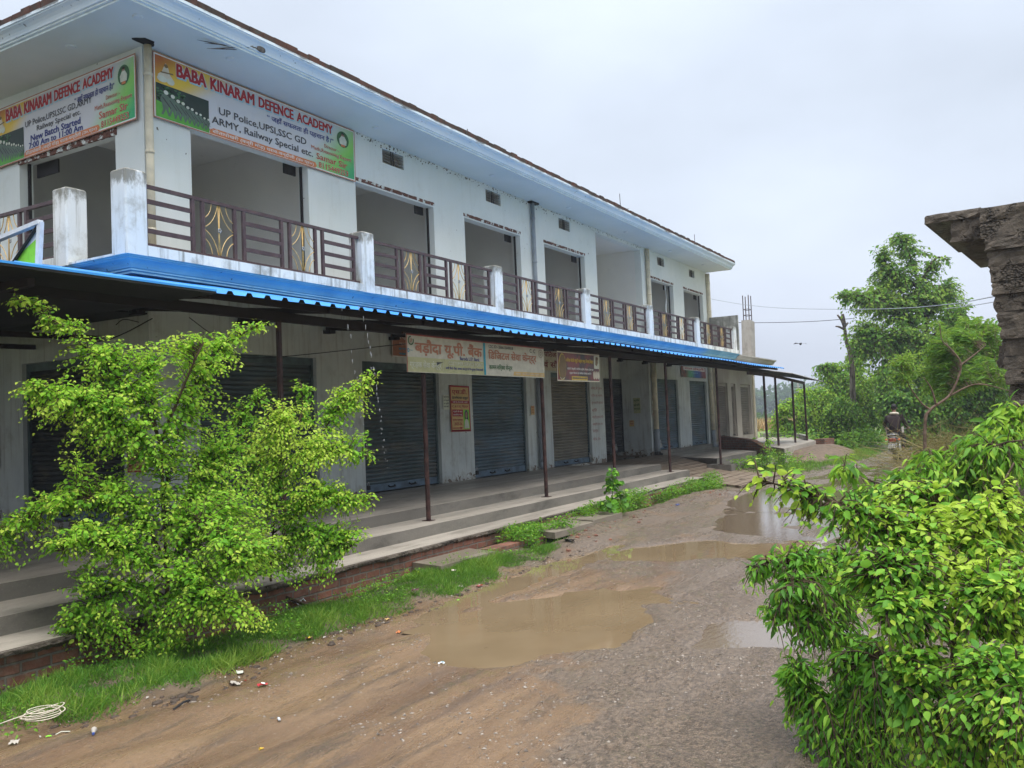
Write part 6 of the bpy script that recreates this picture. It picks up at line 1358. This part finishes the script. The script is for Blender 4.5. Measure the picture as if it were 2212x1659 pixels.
# ================================================================ FAR FIELDS
g = np.random.default_rng(91); Pq, Lq, Tq = [], [], []
for az in np.arange(-8, 62, 1.15):
    for _ in range(2):
        r = 330 + 60 * g.random(); a = R_(az + g.normal() * .6); hgt = 7.5 + 6.5 * g.random() ** 1.5; w = 5 + 5 * g.random()
        c = np.array((r * math.cos(a), r * math.sin(a), -1.8 + hgt * .5)); m = 260
        v = unit(g.normal(size=(m, 3))) * (g.random((m, 1)) ** .35) * (w, w, hgt * .5); Pq.append(c + v); Lq.append(1.6 + 1.2 * g.random(m)); Tq.append(.3 + .3 * g.normal(size=m))
Pq, Lq, Tq = np.concatenate(Pq), np.concatenate(Lq), np.concatenate(Tq); n = len(Pq)
link('far_trees', leaf_mesh('far_trees', T_LOW, Pq, g.normal(size=(n, 3)), unit(g.normal(size=(n, 3)) + (0, 0, .6)), Lq, Lq * .8, Tq, 'leaf_far'), kind='stuff', label='hazy line of distant trees beyond the fields', cat='trees')
g = np.random.default_rng(92); Pq = []
for (x0, x1, y0, y1, n) in ((74, 84, 12, 34, 2600), (100, 122, 17, 45, 3000), (78, 90, 36, 60, 800)):
    Pq.append(np.stack([g.uniform(x0, x1, n), g.uniform(y0, y1, n), np.full(n, -1.8)], -1))
Pq = np.concatenate(Pq); k = fbm(Pq[:, 0], Pq[:, 1], .12, 3, 4) > -.12; Pq = Pq[k]; n = len(Pq)
link('crop_rows', leaf_mesh('crop_rows', T_BLADE, Pq, unit(g.normal(size=(n, 3)) * (.5, .5, .1) + (0, 0, 1)), unit(g.normal(size=(n, 3))), .8 + .6 * g.random(n), .16, g.random(n), 'crop_tan'), kind='stuff', label='tan dry crop patches in the field beyond the posts', cat='crop')
Pq = np.stack([g.uniform(140, 152, 1500), g.uniform(20, 70, 1500), g.uniform(-1.8, -.6, 1500)], -1)
n = len(Pq); link('field_hedge', leaf_mesh('field_hedge', T_LOW, Pq, g.normal(size=(n, 3)), unit(g.normal(size=(n, 3)) + (0, 0, .6)), 1.0, .7, .2 + .2 * g.random(n), 'leaf_far'), kind='stuff', label='low dark hedge crossing the middle of the fields', cat='hedge')
up = thing('utility_pole', px(1728, 878, 150), 'thin distant utility pole with small crossarms left of the mounded bush', 'utility pole')
mb = MB(); a, b = px(1729, 880, 150), px(1723, 828, 150); mb.tube([a, b], [.22, .12], 6); part(mb, 'pole', 'pole_concrete', up)
for f in (.72, .82): q_ = a + (b - a) * f; part(MB().bar(q_ + (0, -.7, 0), q_ + (0, .7, .0), .12, .12), 'crossarm', 'rusty_brown', up)

# ================================================================ CONCRETE STAIR STRUCTURE AT THE RIGHT
O = px(2189, 863, 11.0); e2 = np.array((.996, -.087, 0)); e1 = np.array((-.087, -.996, 0)); ez = np.array((0, 0, 1.))
st_ = thing('stair_structure', (O[0], O[1], -1.8), 'rough board-marked concrete stair block with jutting slab at the right edge', 'stair block')
def lbox(a0, a1, b0, b1, z0, z1, n=26, amp=.017, seed=0):
    """rough concrete course: front face subdivided and roughened"""
    mb = MB(); m = 4; V = []
    ph = seed * 3.1
    def pt(a, b, z, r): return O + e1 * (a + r * amp) + e2 * (b + r * amp) + ez * (z - O[2])
    for i in range(n + 1):
        for j in range(m + 1):
            a = a0 + (a1 - a0) * i / n; z = z0 + (z1 - z0) * j / m
            V.append(pt(a, b0, z, fbm(a + ph, z, 17, 3, seed) * 2.6 + (0.5 if j == m else -.2)))
    mb.add(V, [(i * (m + 1) + j, (i + 1) * (m + 1) + j, (i + 1) * (m + 1) + j + 1, i * (m + 1) + j + 1) for i in range(n) for j in range(m)])
    c = lambda a, b, z: O + e1 * a + e2 * b + ez * (z - O[2])
    k = m + 1
    ft = [V[i * k + m] for i in range(n + 1)]; fb_ = [V[i * k] for i in range(n + 1)]; fl_ = [V[j] for j in range(k)]
    bt_, bb = [c(a0 + (a1 - a0) * i / n, b1, z1) for i in range(n + 1)], [c(a0 + (a1 - a0) * i / n, b1, z0) for i in range(n + 1)]
    mb.add(ft + bt_, [(i, i + 1, n + 2 + i, n + 1 + i) for i in range(n)]); mb.add(fb_ + bb, [(i, n + 1 + i, n + 2 + i, i + 1) for i in range(n)])
    bl = [c(a0, b1, z0 + (z1 - z0) * j / m) for j in range(k)]; mb.add(fl_ + bl, [(j, j + 1, k + j + 1, k + j) for j in range(m)])
    return mb
zt = O[2] + 416 * 11 / FPX; z = zt; i = 0
while z > -1.8:
    h = .185 + .03 * math.sin(i * 2.3); sh = -.21 * max(0, (z - O[2]) / (zt - O[2])) + .01 * math.sin(i * 5)
    part(lbox(sh, 2.4, -.02 * ((i * 7) % 3) - .012 * (20 - i), 1.6, z - h + .004, z, seed=i), 'concrete_course', 'rough_concrete', st_); z -= h; i += 1
def rbox(a0, a1, b0, b1, z0, z1):
    mb = MB(); V = [O + e1 * a + e2 * b + ez * (zz - O[2]) for a in (a0, a1) for b in (b0, b1) for zz in (z0, z1)]
    return mb.add(V, [(0, 1, 3, 2), (4, 6, 7, 5), (0, 4, 5, 1), (2, 3, 7, 6), (0, 2, 6, 4), (1, 5, 7, 3)])
part(lbox(-.86, -.20, -.16, 2.6, zt - .08, zt + .03, 10, .02, 3), 'roof_slab', 'rough_concrete', st_)
part(lbox(-.57, -.19, -.13, 2.6, zt - .36, zt - .083, 8, .02, 5), 'edge_beam', 'rough_concrete', st_)
part(lbox(-.13, .1, .05, .5, zt - 2.0, zt - 1.72, 5, .02, 8), 'concrete_stub', 'rough_concrete', st_)

# ================================================================ WIRES, BIRD
def wire(pts, label, r, mat='wire_black'): tag(MB().tube(smooth_path(pts, 8), r, 4).build('overhead_wire', mat), label, 'wire', 'overhead wires')
wire([px(1526, 644, 38), px(1608, 658, 36), px(1700, 666, 33), px(1850, 668, 28), px(1960, 665, 24), px(2060, 656, 19), px(2160, 638, 13)], 'upper overhead wire crossing in front of the tall tree', .009, 'wire_pale')
wire([px(1526, 692, 38), px(1610, 697, 38), px(1740, 695, 38), px(1842, 688, 38)], 'lower overhead wire running to the dead tree', .012)
wire([px(2040, 667, 21), px(2100, 660, 17), px(2160, 650, 13)], 'short second wire reaching the concrete stair block', .006, 'wire_pale')
bp = px(1729, 743, 32.0); bd = thing('bird', bp, 'small dark bird flying in the open sky', 'bird')
mb = MB(); mb.ball(bp, .07, 8, 6, (1.9, .9, .9)); mb.ball(bp + (.14, -.01, .03), .045, 7, 5); part(mb, 'body', 'black_iron', bd, True)
for s in (-1, 1):
    w = MB(); a = bp + (0, .03 * s, .03); w.add([a + (.07, 0, 0), a + (-.07, 0, 0), a + (-.09, .20 * s, -.02 if s < 0 else .05), a + (-.02, .34 * s, -.09 if s < 0 else -.02), a + (.07, .2 * s, .0)], [(0, 1, 2, 4), (4, 2, 3)]); part(w, 'wing', 'black_iron', bd)
w = MB(); w.add([bp + (-.10, -.02, .0), bp + (-.10, .02, .0), bp + (-.30, .05, .02), bp + (-.30, -.05, .02)], [(0, 1, 2, 3)]); part(w, 'tail', 'black_iron', bd)
bd.scale = (.7, .7, .7)

# ================================================================ MOTORCYCLE AND RIDER
flat('bike_black', (.02, .02, .022), .3, .5); flat('tyre_rubber', (.018, .017, .016), .8, .2); flat('lamp_red', (.26, .03, .025), .25, .5); flat('plate_white', (.7, .7, .7), .5, .3); flat('shirt_dark', (.030, .020, .020), .85, .2); flat('scarf_cream', (.62, .55, .44), .85, .2); flat('skin_brown', (.20, .10, .06), .6, .3); flat('hair_black', (.012, .010, .009), .6, .3); flat('trouser_dark', (.03, .028, .03), .85, .2); flat('cloth_pale', (.42, .38, .33), .8, .2)
mx, my, mz = 30.2, 3.62, -1.79
T = lambda x, y, z: np.array((mx + x, my + y, mz + z))
mc = thing('motorcycle', (mx + .7, my, mz), 'black motorcycle with red tail lamp and white plate seen from behind on the wet lane', 'motorcycle')
def wheel(x, r, w):
    a = np.linspace(0, 2 * math.pi, 29)
    ty = part(MB().tube([T(x + r * math.cos(q), 0, .31 + r * math.sin(q)) for q in a], w, 8, False), 'wheel', 'tyre_rubber', mc, True)
    ri = MB(); ri.tube([T(x + (r - w) * math.cos(q), 0, .31 + (r - w) * math.sin(q)) for q in a], .018, 6, False)
    for q in np.arange(0, 6.28, .524): ri.bar(T(x, 0, .31), T(x + (r - w) * math.cos(q), 0, .31 + (r - w) * math.sin(q)), .012, .012)
    ri.tube([T(x, -.08, .31), T(x, .08, .31)], .05, 8); part(ri, 'rim', 'steel_grey', mc, of=ty)
wheel(.30, .25, .055); wheel(1.55, .26, .045)
mb = MB(); mb.tube(smooth_path([T(-.10, 0, .86), T(.25, 0, .84), T(.6, 0, .76), T(.95, 0, .74)], 5), [.07, .09, .11, .12, .13, .13, .13, .13, .12, .12, .12, .12, .12, .11, .10, .09][:16], 10); part(mb, 'seat', 'bike_black', mc, True)
mb = MB(); mb.ball(T(1.05, 0, .84), .2, 12, 8, (1.5, .75, .8)); part(mb, 'fuel_tank', 'bike_black', mc, True)
mb = MB(); mb.bbox(mx - .20, mx + .15, my - .14, my + .14, mz + .66, mz + .84, .05); part(mb, 'tail_cowl', 'bike_black', mc, True)
mb = MB(); mb.tube(smooth_path([T(.2, .13, .86), T(-.22, .13, .90), T(-.28, 0, .90), T(-.22, -.13, .90), T(.2, -.13, .86)], 5), .018, 6); part(mb, 'grab_rail', 'steel_grey', mc, True)
mb = MB(); mb.bbox(mx - .235, mx - .19, my - .095, my + .095, mz + .68, mz + .79, .02); part(mb, 'tail_lamp', 'lamp_red', mc)
mb = MB(); mb.tube(smooth_path([T(.25, 0, .64), T(.0, 0, .60), T(-.16, 0, .50), T(-.2, 0, .38)], 5), .07, 8); part(mb, 'mudguard', 'bike_black', mc, True)
mb = MB(); mb.box(mx - .265, mx - .25, my - .12, my + .12, mz + .48, mz + .63); po = part(mb, 'number_plate', 'plate_white', mc)
pp = Panel(T(-.268, .12, .63), T(-.268, -.12, .63), T(-.268, .12, .48)); mb = MB(); pp.text(mb, 'UP 67', .1, .1, .9, .45, 1, .02); part(mb, 'plate_letters', 'ink_black', mc, of=po); mb = MB(); pp.text(mb, '1034', .1, .55, .9, .9, 1, .02); part(mb, 'plate_digits', 'ink_black', mc, of=po)
for s in (-1, 1):
    mb = MB(); mb.ball(T(-.18, .19 * s, .74), .035, 8, 6); mb.bar(T(-.16, .1 * s, .73), T(-.18, .18 * s, .74), .015); part(mb, 'indicator', 'ink_orange', mc, True)
    mb = MB(); mb.tube([T(.30, .12 * s, .31), T(.42, .13 * s, .66)], .03, 7); part(mb, 'shock_absorber', 'steel_grey', mc, True)
    mb = MB(); mb.tube([T(1.55, .07 * s, .31), T(1.32, .08 * s, .95)], .025, 7); part(mb, 'fork', 'steel_grey', mc, True)
    mb = MB(); mb.tube([T(1.25, .05 * s, .98), T(1.18, .3 * s, 1.06), T(1.1, .38 * s, 1.05)], .016, 6); part(mb, 'handlebar', 'steel_grey', mc, True)
    mb = MB(); mb.tube([T(1.2, .28 * s, 1.06), T(1.2, .34 * s, 1.22)], .008, 5); mb.ball(T(1.2, .36 * s, 1.26), .06, 9, 6, (.3, 1, .7)); part(mb, 'mirror', 'bike_black', mc, True)
mb = MB(); mb.tube([T(.95, -.14, .30), T(.5, -.16, .30), T(-.05, -.18, .36)], [.03, .045, .05], 8); part(mb, 'exhaust', 'steel_grey', mc, True)
mb = MB(); mb.bbox(mx + .65, mx + 1.1, my - .14, my + .14, mz + .24, mz + .62, .05); part(mb, 'engine', 'steel_grey', mc)
mb = MB(); mb.ball(T(1.45, 0, .92), .1, 10, 7, (.8, 1, 1)); part(mb, 'headlight', 'bike_black', mc, True)

def skinned(name, pts, edges, radii, mat, parent, sub_=1, rootv=0):
    me = bpy.data.meshes.new(name); me.from_pydata([tuple(map(float, p)) for p in pts], edges, []); me.materials.append(M[mat])
    o = link(name, me, parent); o.modifiers.new('skin', 'SKIN'); me.skin_vertices.new() if not me.skin_vertices else None
    sv = me.skin_vertices[0].data
    for i, r in enumerate(radii): sv[i].radius = (r, r) if np.isscalar(r) else r
    sv[rootv].use_root = True
    md = o.modifiers.new('subdivision', 'SUBSURF'); md.levels = sub_; md.render_levels = sub_
    o.modifiers['skin'].use_smooth_shade = True
    return o
pr_ = thing('person', (mx + .45, my, mz), 'person in a dark shirt and cream collar riding away on the motorcycle', 'person')
joints = [T(.42, 0, .98), T(.44, 0, 1.15), T(.50, 0, 1.36), T(.54, 0, 1.50), T(.57, 0, 1.60), T(.58, 0, 1.70), T(.58, 0, 1.80)]
rad = [(.15, .13), (.14, .11), (.17, .11), (.10, .08), .052, (.075, .085), (.06, .07)]
edg = [(0, 1), (1, 2), (2, 3), (3, 4), (4, 5), (5, 6)]
def limb(start, pts, rs):
    k = start
    for p, r in zip(pts, rs): joints.append(p); rad.append(r); edg.append((k, len(joints) - 1)); k = len(joints) - 1
    return k
for s in (-1, 1):
    w = limb(2, [T(.53, .20 * s, 1.44), T(.66, .29 * s, 1.22), T(.92, .33 * s, 1.10), T(1.06, .35 * s, 1.07)], [.060, .046, .038, .034])
    for f in range(4): limb(w, [T(1.13, (.30 + .025 * f) * s, 1.09), T(1.17, (.30 + .025 * f) * s, 1.05), T(1.14, (.30 + .025 * f) * s, 1.02)], [.012, .010, .009])
    limb(w, [T(1.08, .29 * s, 1.06), T(1.12, .28 * s, 1.03)], [.012, .010])
    limb(0, [T(.50, .10 * s, .93), T(.92, .20 * s, .82), T(.72, .19 * s, .42), T(.80, .19 * s, .36), T(.92, .19 * s, .35)], [.095, .066, .048, .045, .038])
skinned('body', joints, edg, rad, 'skin_brown', pr_, 1)
sh_p = [T(.41, 0, .96), T(.43, 0, 1.15), T(.50, 0, 1.36), T(.53, 0, 1.50), T(.53, .21, 1.44), T(.66, .30, 1.22), T(.90, .33, 1.11), T(.53, -.21, 1.44), T(.66, -.30, 1.22), T(.90, -.33, 1.11)]
skinned('shirt', sh_p, [(0, 1), (1, 2), (2, 3), (2, 4), (4, 5), (5, 6), (2, 7), (7, 8), (8, 9)], [(.19, .155), (.175, .14), (.205, .14), (.12, .10), .085, .07, .06, .085, .07, .06], 'shirt_dark', pr_, 1)
tr_p = [T(.42, 0, .94), T(.52, .11, .92), T(.93, .21, .82), T(.73, .20, .44), T(.52, -.11, .92), T(.93, -.21, .82), T(.73, -.20, .44)]
skinned('trousers', tr_p, [(0, 1), (1, 2), (2, 3), (0, 4), (4, 5), (5, 6)], [(.17, .13), .115, .085, .066, .115, .085, .066], 'trouser_dark', pr_, 1)
mb = MB(); a = np.linspace(0, 2 * math.pi, 17); mb.tube([T(.54 + .085 * math.cos(q), .105 * math.sin(q), 1.545 - .02 * math.cos(q)) for q in a], .042, 8, False); part(mb, 'collar', 'scarf_cream', pr_, True)
mb = MB(); mb.ball(T(.565, 0, 1.765), .103, 12, 8, (1.0, .86, 1.05)); part(mb, 'hair', 'hair_black', pr_, True)
mb = MB()
for s in (-1, 1): mb.ball(T(.59, .088 * s, 1.71), .026, 7, 5, (.8, .5, 1.2))
mb.ball(T(.675, 0, 1.70), .022, 7, 5); part(mb, 'ears_and_nose', 'skin_brown', pr_, True)
mb = MB(); mb.add([T(.34, .24, 1.10), T(.40, .27, 1.12), T(.42, .25, .82), T(.33, .20, .80)], [(0, 1, 2, 3)]); mb.add([T(.3, -.22, 1.12), T(.4, -.28, 1.14), T(.42, -.28, .95), T(.34, -.22, .92)], [(0, 1, 2, 3)]); part(mb, 'shirt_tail', 'cloth_pale', pr_)

# ================================================================ LITTER AND LOOSE THINGS
def litter(name, x, y, s, mat, label, cat='litter', kind='wrap', mat2=None, zz=-1.785, rot=None):
    s = s * (.72 if kind != 'stick' else .8)
    c = onZ(x, y, zz); g = np.random.default_rng(int(x * 7 + y)); a = g.uniform(0, 3.14) if rot is None else rot
    c[2] = height(c[0], c[1]) + .004
    if c[1] > edge_y(c[0]) + .1: c[2] += .05
    r = thing(name, c, label, cat, None); u = np.array((math.cos(a), math.sin(a), 0)); v = np.array((-math.sin(a), math.cos(a), 0))
    if kind == 'wrap':
        mb = MB(); n, m = 5, 4; V = []
        for i in range(n + 1):
            for j in range(m + 1): V.append(c + u * s * (i / n - .5) * 2 * (1 + .1 * g.normal()) + v * s * (j / m - .5) * 1.2 + np.array((0, 0, s * .5 * g.random() + .002)))
        mb.add(V, [(i * (m + 1) + j, (i + 1) * (m + 1) + j, (i + 1) * (m + 1) + j + 1, i * (m + 1) + j + 1) for i in range(n) for j in range(m)])
        part(mb, 'foil' if name == 'wrapper' else 'sheet', mat, r, True)
        if mat2: part(MB().add([V[6] + np.array((0, 0, .006)), V[16] + np.array((0, 0, .006)), V[17] + np.array((0, 0, .008)), V[7] + np.array((0, 0, .008))], [(0, 1, 2, 3)]), 'printed_patch', mat2, r)
    elif kind == 'bottle':
        part(MB().tube([c - u * s + (0, 0, s * .35), c + u * s * .5 + (0, 0, s * .35), c + u * s * .75 + (0, 0, s * .35), c + u * s + (0, 0, s * .35)], [s * .34, s * .36, s * .15, s * .14], 10), 'bottle_body', mat, r, True); part(MB().tube([c + u * s + (0, 0, s * .35), c + u * s * 1.2 + (0, 0, s * .35)], s * .17, 8), 'cap', mat2, r)
    elif kind == 'cone':
        part(MB().tube([c - u * s * .9 + (0, 0, s * .3), c - u * s * .4 + (0, 0, s * .3), c + u * s + (0, 0, s * .55)], [s * .28, s * .34, s * .62], 9, False), 'cup', mat, r, True); part(MB().tube([c - u * s * 1.2 + (0, 0, s * .28), c - u * s * .88 + (0, 0, s * .3)], s * .27, 8), 'cap', mat2, r)
    elif kind == 'stick':
        part(MB().tube([c - u * s, c + u * s * .2 + (0, 0, .01), c + u * s], s * .08, 6), 'strip', mat, r)
    return r
D3 = lambda x, y: ((x / 1.7068) * .54, (2100 + y / 1.7068) * .54)
D4 = lambda x, y: ((1200 + x / 1.7015) * .54, (1900 + y / 1.7015) * .54)
litter('plastic_bag', *D3(100, 1480), .055, 'cloth_pale', 'white torn plastic bag at the lower left corner by the grass')
litter('plastic_cup', *D3(640, 1440), .040, 'cloth_pale', 'cut clear bottle with blue cap lying on the mud below the rope coil', kind='cone', mat2='ink_blue', rot=.9)
litter('bottle', *D3(1905, 1348), .032, 'frame_white', 'small flattened bottle with blue cap on the brown mud', kind='bottle', mat2='ink_blue', rot=1.0)
litter('plastic_toy', *D3(1785, 1522), .018, 'ink_yellow', 'tiny yellow and red cap standing alone in the front mud', kind='cone', mat2='ink_orange')
litter('wrapper', *D3(2110, 768), .055, 'ink_plum', 'purple and gold snack wrapper in the grass edge left of the big puddle', mat2='ink_yellow')
litter('plastic_bag', *D3(2030, 548), .13, 'frame_white', 'large white plastic bag beside the brick base behind the shrubs')
litter('foil', *D3(1640, 1008), .055, 'ink_pale', 'pale crumpled foil at the grass edge below the shrubs')
litter('paper_scrap', *D3(1610, 1088), .060, 'cloth_pale', 'grey paper scrap beside a small red bit on the muddy edge')
litter('wrapper', *D3(1790, 1112), .045, 'ink_red', 'dull red wrapper lying in the tyre track', mat2='ink_white')
litter('wrapper', *D3(1675, 1058), .018, 'lamp_red', 'small bright red plastic bit on the muddy edge')
litter('strip', *D3(430, 1436), .05, 'ink_pale', 'pale green plastic strip at the grass edge near the cut bottle', kind='stick')
litter('wrapper', *D3(332, 1462), .022, 'ink_lime', 'tiny lime green wrapper at the grass edge near the lower left')
litter('rubber_strip', *D3(1240, 1245), .12, 'wire_black', 'black rubber strip along the edge of the grass', kind='stick', rot=.35)
litter('wrapper', *D4(1220, 752), .055, 'lamp_red', 'red and white packet at the far grass edge by the ditch puddle', mat2='ink_white')
litter('wrapper', *D4(785, 858), .048, 'ink_plum', 'purple white wrapper lying on the green grass', mat2='ink_white')
litter('wrapper', *D4(672, 1055), .04, 'ink_orange', 'orange wrapper on the muddy edge left of the big puddle')
litter('wrapper', *D4(1865, 602), .05, 'lamp_red', 'orange red plastic lying at the puddle edge behind the big puddle')
litter('shoe', *D4(1840, 505), .10, 'wire_black', 'black flattened shoe lying beside the drain mouth')
litter('card', *D4(965, 1284), .035, 'frame_white', 'white card at the near shore of the big puddle', mat2='ink_cyan')
litter('wrapper', *D4(1075, 835), .03, 'ink_lime', 'green wrapper at the water edge beside the grass')
litter('paper_scrap', *D4(1095, 775), .035, 'cloth_pale', 'white paper scrap next to the red and white packet')
litter('cloth_scrap', *D4(595, 985), .04, 'ink_poster', 'tan cloth scrap at the foot of the grass left of the puddle')
litter('leaf_scrap', *D4(1050, 712), .04, 'ink_cream', 'pale dry scrap lying on top of the grass verge')
litter('wrapper', (2200 + 1880 / 3.687) * .54, (1750 + 1052 / 3.687) * .54, .06, 'ink_blue', 'blue wrapper on the sandy bank beside the broad leaved weed', mat2='ink_white')
litter('plastic_bag', (2800 + 800 / 1.7068) * .54, (1800 + 55 / 1.7068) * .54, .32, 'frame_white', 'heap of white and blue plastic bags in the far grass patch', mat2='ink_blue')
g = np.random.default_rng(44)
mb = MB()
for k in range(170):
    x = g.uniform(3.2, 10.2); y = edge_y(x) - .22 + .26 * g.random(); z = height(x, y); s = .006 + .02 * g.random() ** 2; a = g.uniform(0, 3.1)
    mb.add([(x - s * math.cos(a), y - s * math.sin(a), z + .004), (x + s * math.sin(a) * .4, y - s * math.cos(a) * .4, z + .006), (x + s * math.cos(a), y + s * math.sin(a), z + .008), (x - s * math.sin(a) * .4, y + s * math.cos(a) * .4, z + .014)], [(0, 1, 2, 3)])
tag(mb.build('scraps', 'cloth_pale'), 'tiny pale scraps strewn along the muddy edge of the grass', 'litter', None, 'stuff')
mb = MB()
for k in range(220):
    x = g.uniform(3.2, 10.8); y = edge_y(x) - .30 + .34 * g.random(); z = height(x, y); s = .008 + .03 * g.random() ** 2
    mb.ball((x, y, z), s, 6, 4, (1.3, .9, .5))
tag(mb.build('mud_clods', flat('verge_clod', (.06, .042, .03), .7, .4, .3, 12).name, smooth=True), 'dark mud clods along the edge of the grass', 'mud', None, 'stuff')
# rope coil, pipes left on the steps
c = onZ(*D3(262, 1282), -1.70); c[2] = height(c[0], c[1]) + .07
mb = MB(); pts = []
for k in range(110):
    a = k * .29; r = .10 + .012 * math.sin(k * .7) + .02 * (k / 110); pts.append(c + (r * math.cos(a) + .012 * math.sin(a * .21) + .0005 * k, r * .8 * math.sin(a) + .02 * math.sin(k * .13), .0003 * k + .012 * math.sin(a * .5)))
mb.tube(pts, .0035, 5); mb.tube(smooth_path([pts[-1], c + (-.13, .05, .02), c + (-.2, .1, 0)], 5), .0035, 5)
tag(mb.build('rope_coil', 'scarf_cream', smooth=True), 'coil of thin pale rope lying in the grass at lower left', 'rope')
a, b = onZ(188, 1269, -1.345), onZ(252, 1258, -1.345); tag(MB().tube([a + (0, 0, .03), b + (0, 0, .03)], .022, 8).build('plastic_pipe', flat('pipe_teal', (.20, .32, .33), .5).name), 'pale blue plastic pipe lying on the step behind the shrub', 'pipe')
a, b = onZ(90, 1407, -1.70), onZ(107, 1405, -1.70); tag(MB().tube([a, b], .018, 8).build('plastic_pipe', 'frame_white'), 'short white pipe end on the ground below the left steps', 'pipe')

# ================================================================ HAZE: wet air over the fields
HX0, HX1, HY0, HY1 = float(xs[0]) - 20, float(xs[-1]) + 20, float(ys[0]) - 20, float(ys[-1]) + 20
hz = MB().box(HX0, HX1, HY0, HY1, -3.4, 14.5)
t = NT('haze'); t.n.remove(t.b); vol = t.n.new('ShaderNodeVolumePrincipled')
vol.inputs['Color'].default_value = (.80, .87, .97, 1); vol.inputs['Density'].default_value = .0010; vol.inputs['Anisotropy'].default_value = .2
t.link(vol.outputs[0], t.out.inputs['Volume']); M['haze'] = t.m
hz.build('haze', 'haze', kind='stuff', label='pale moist air over the fields', cat='haze')
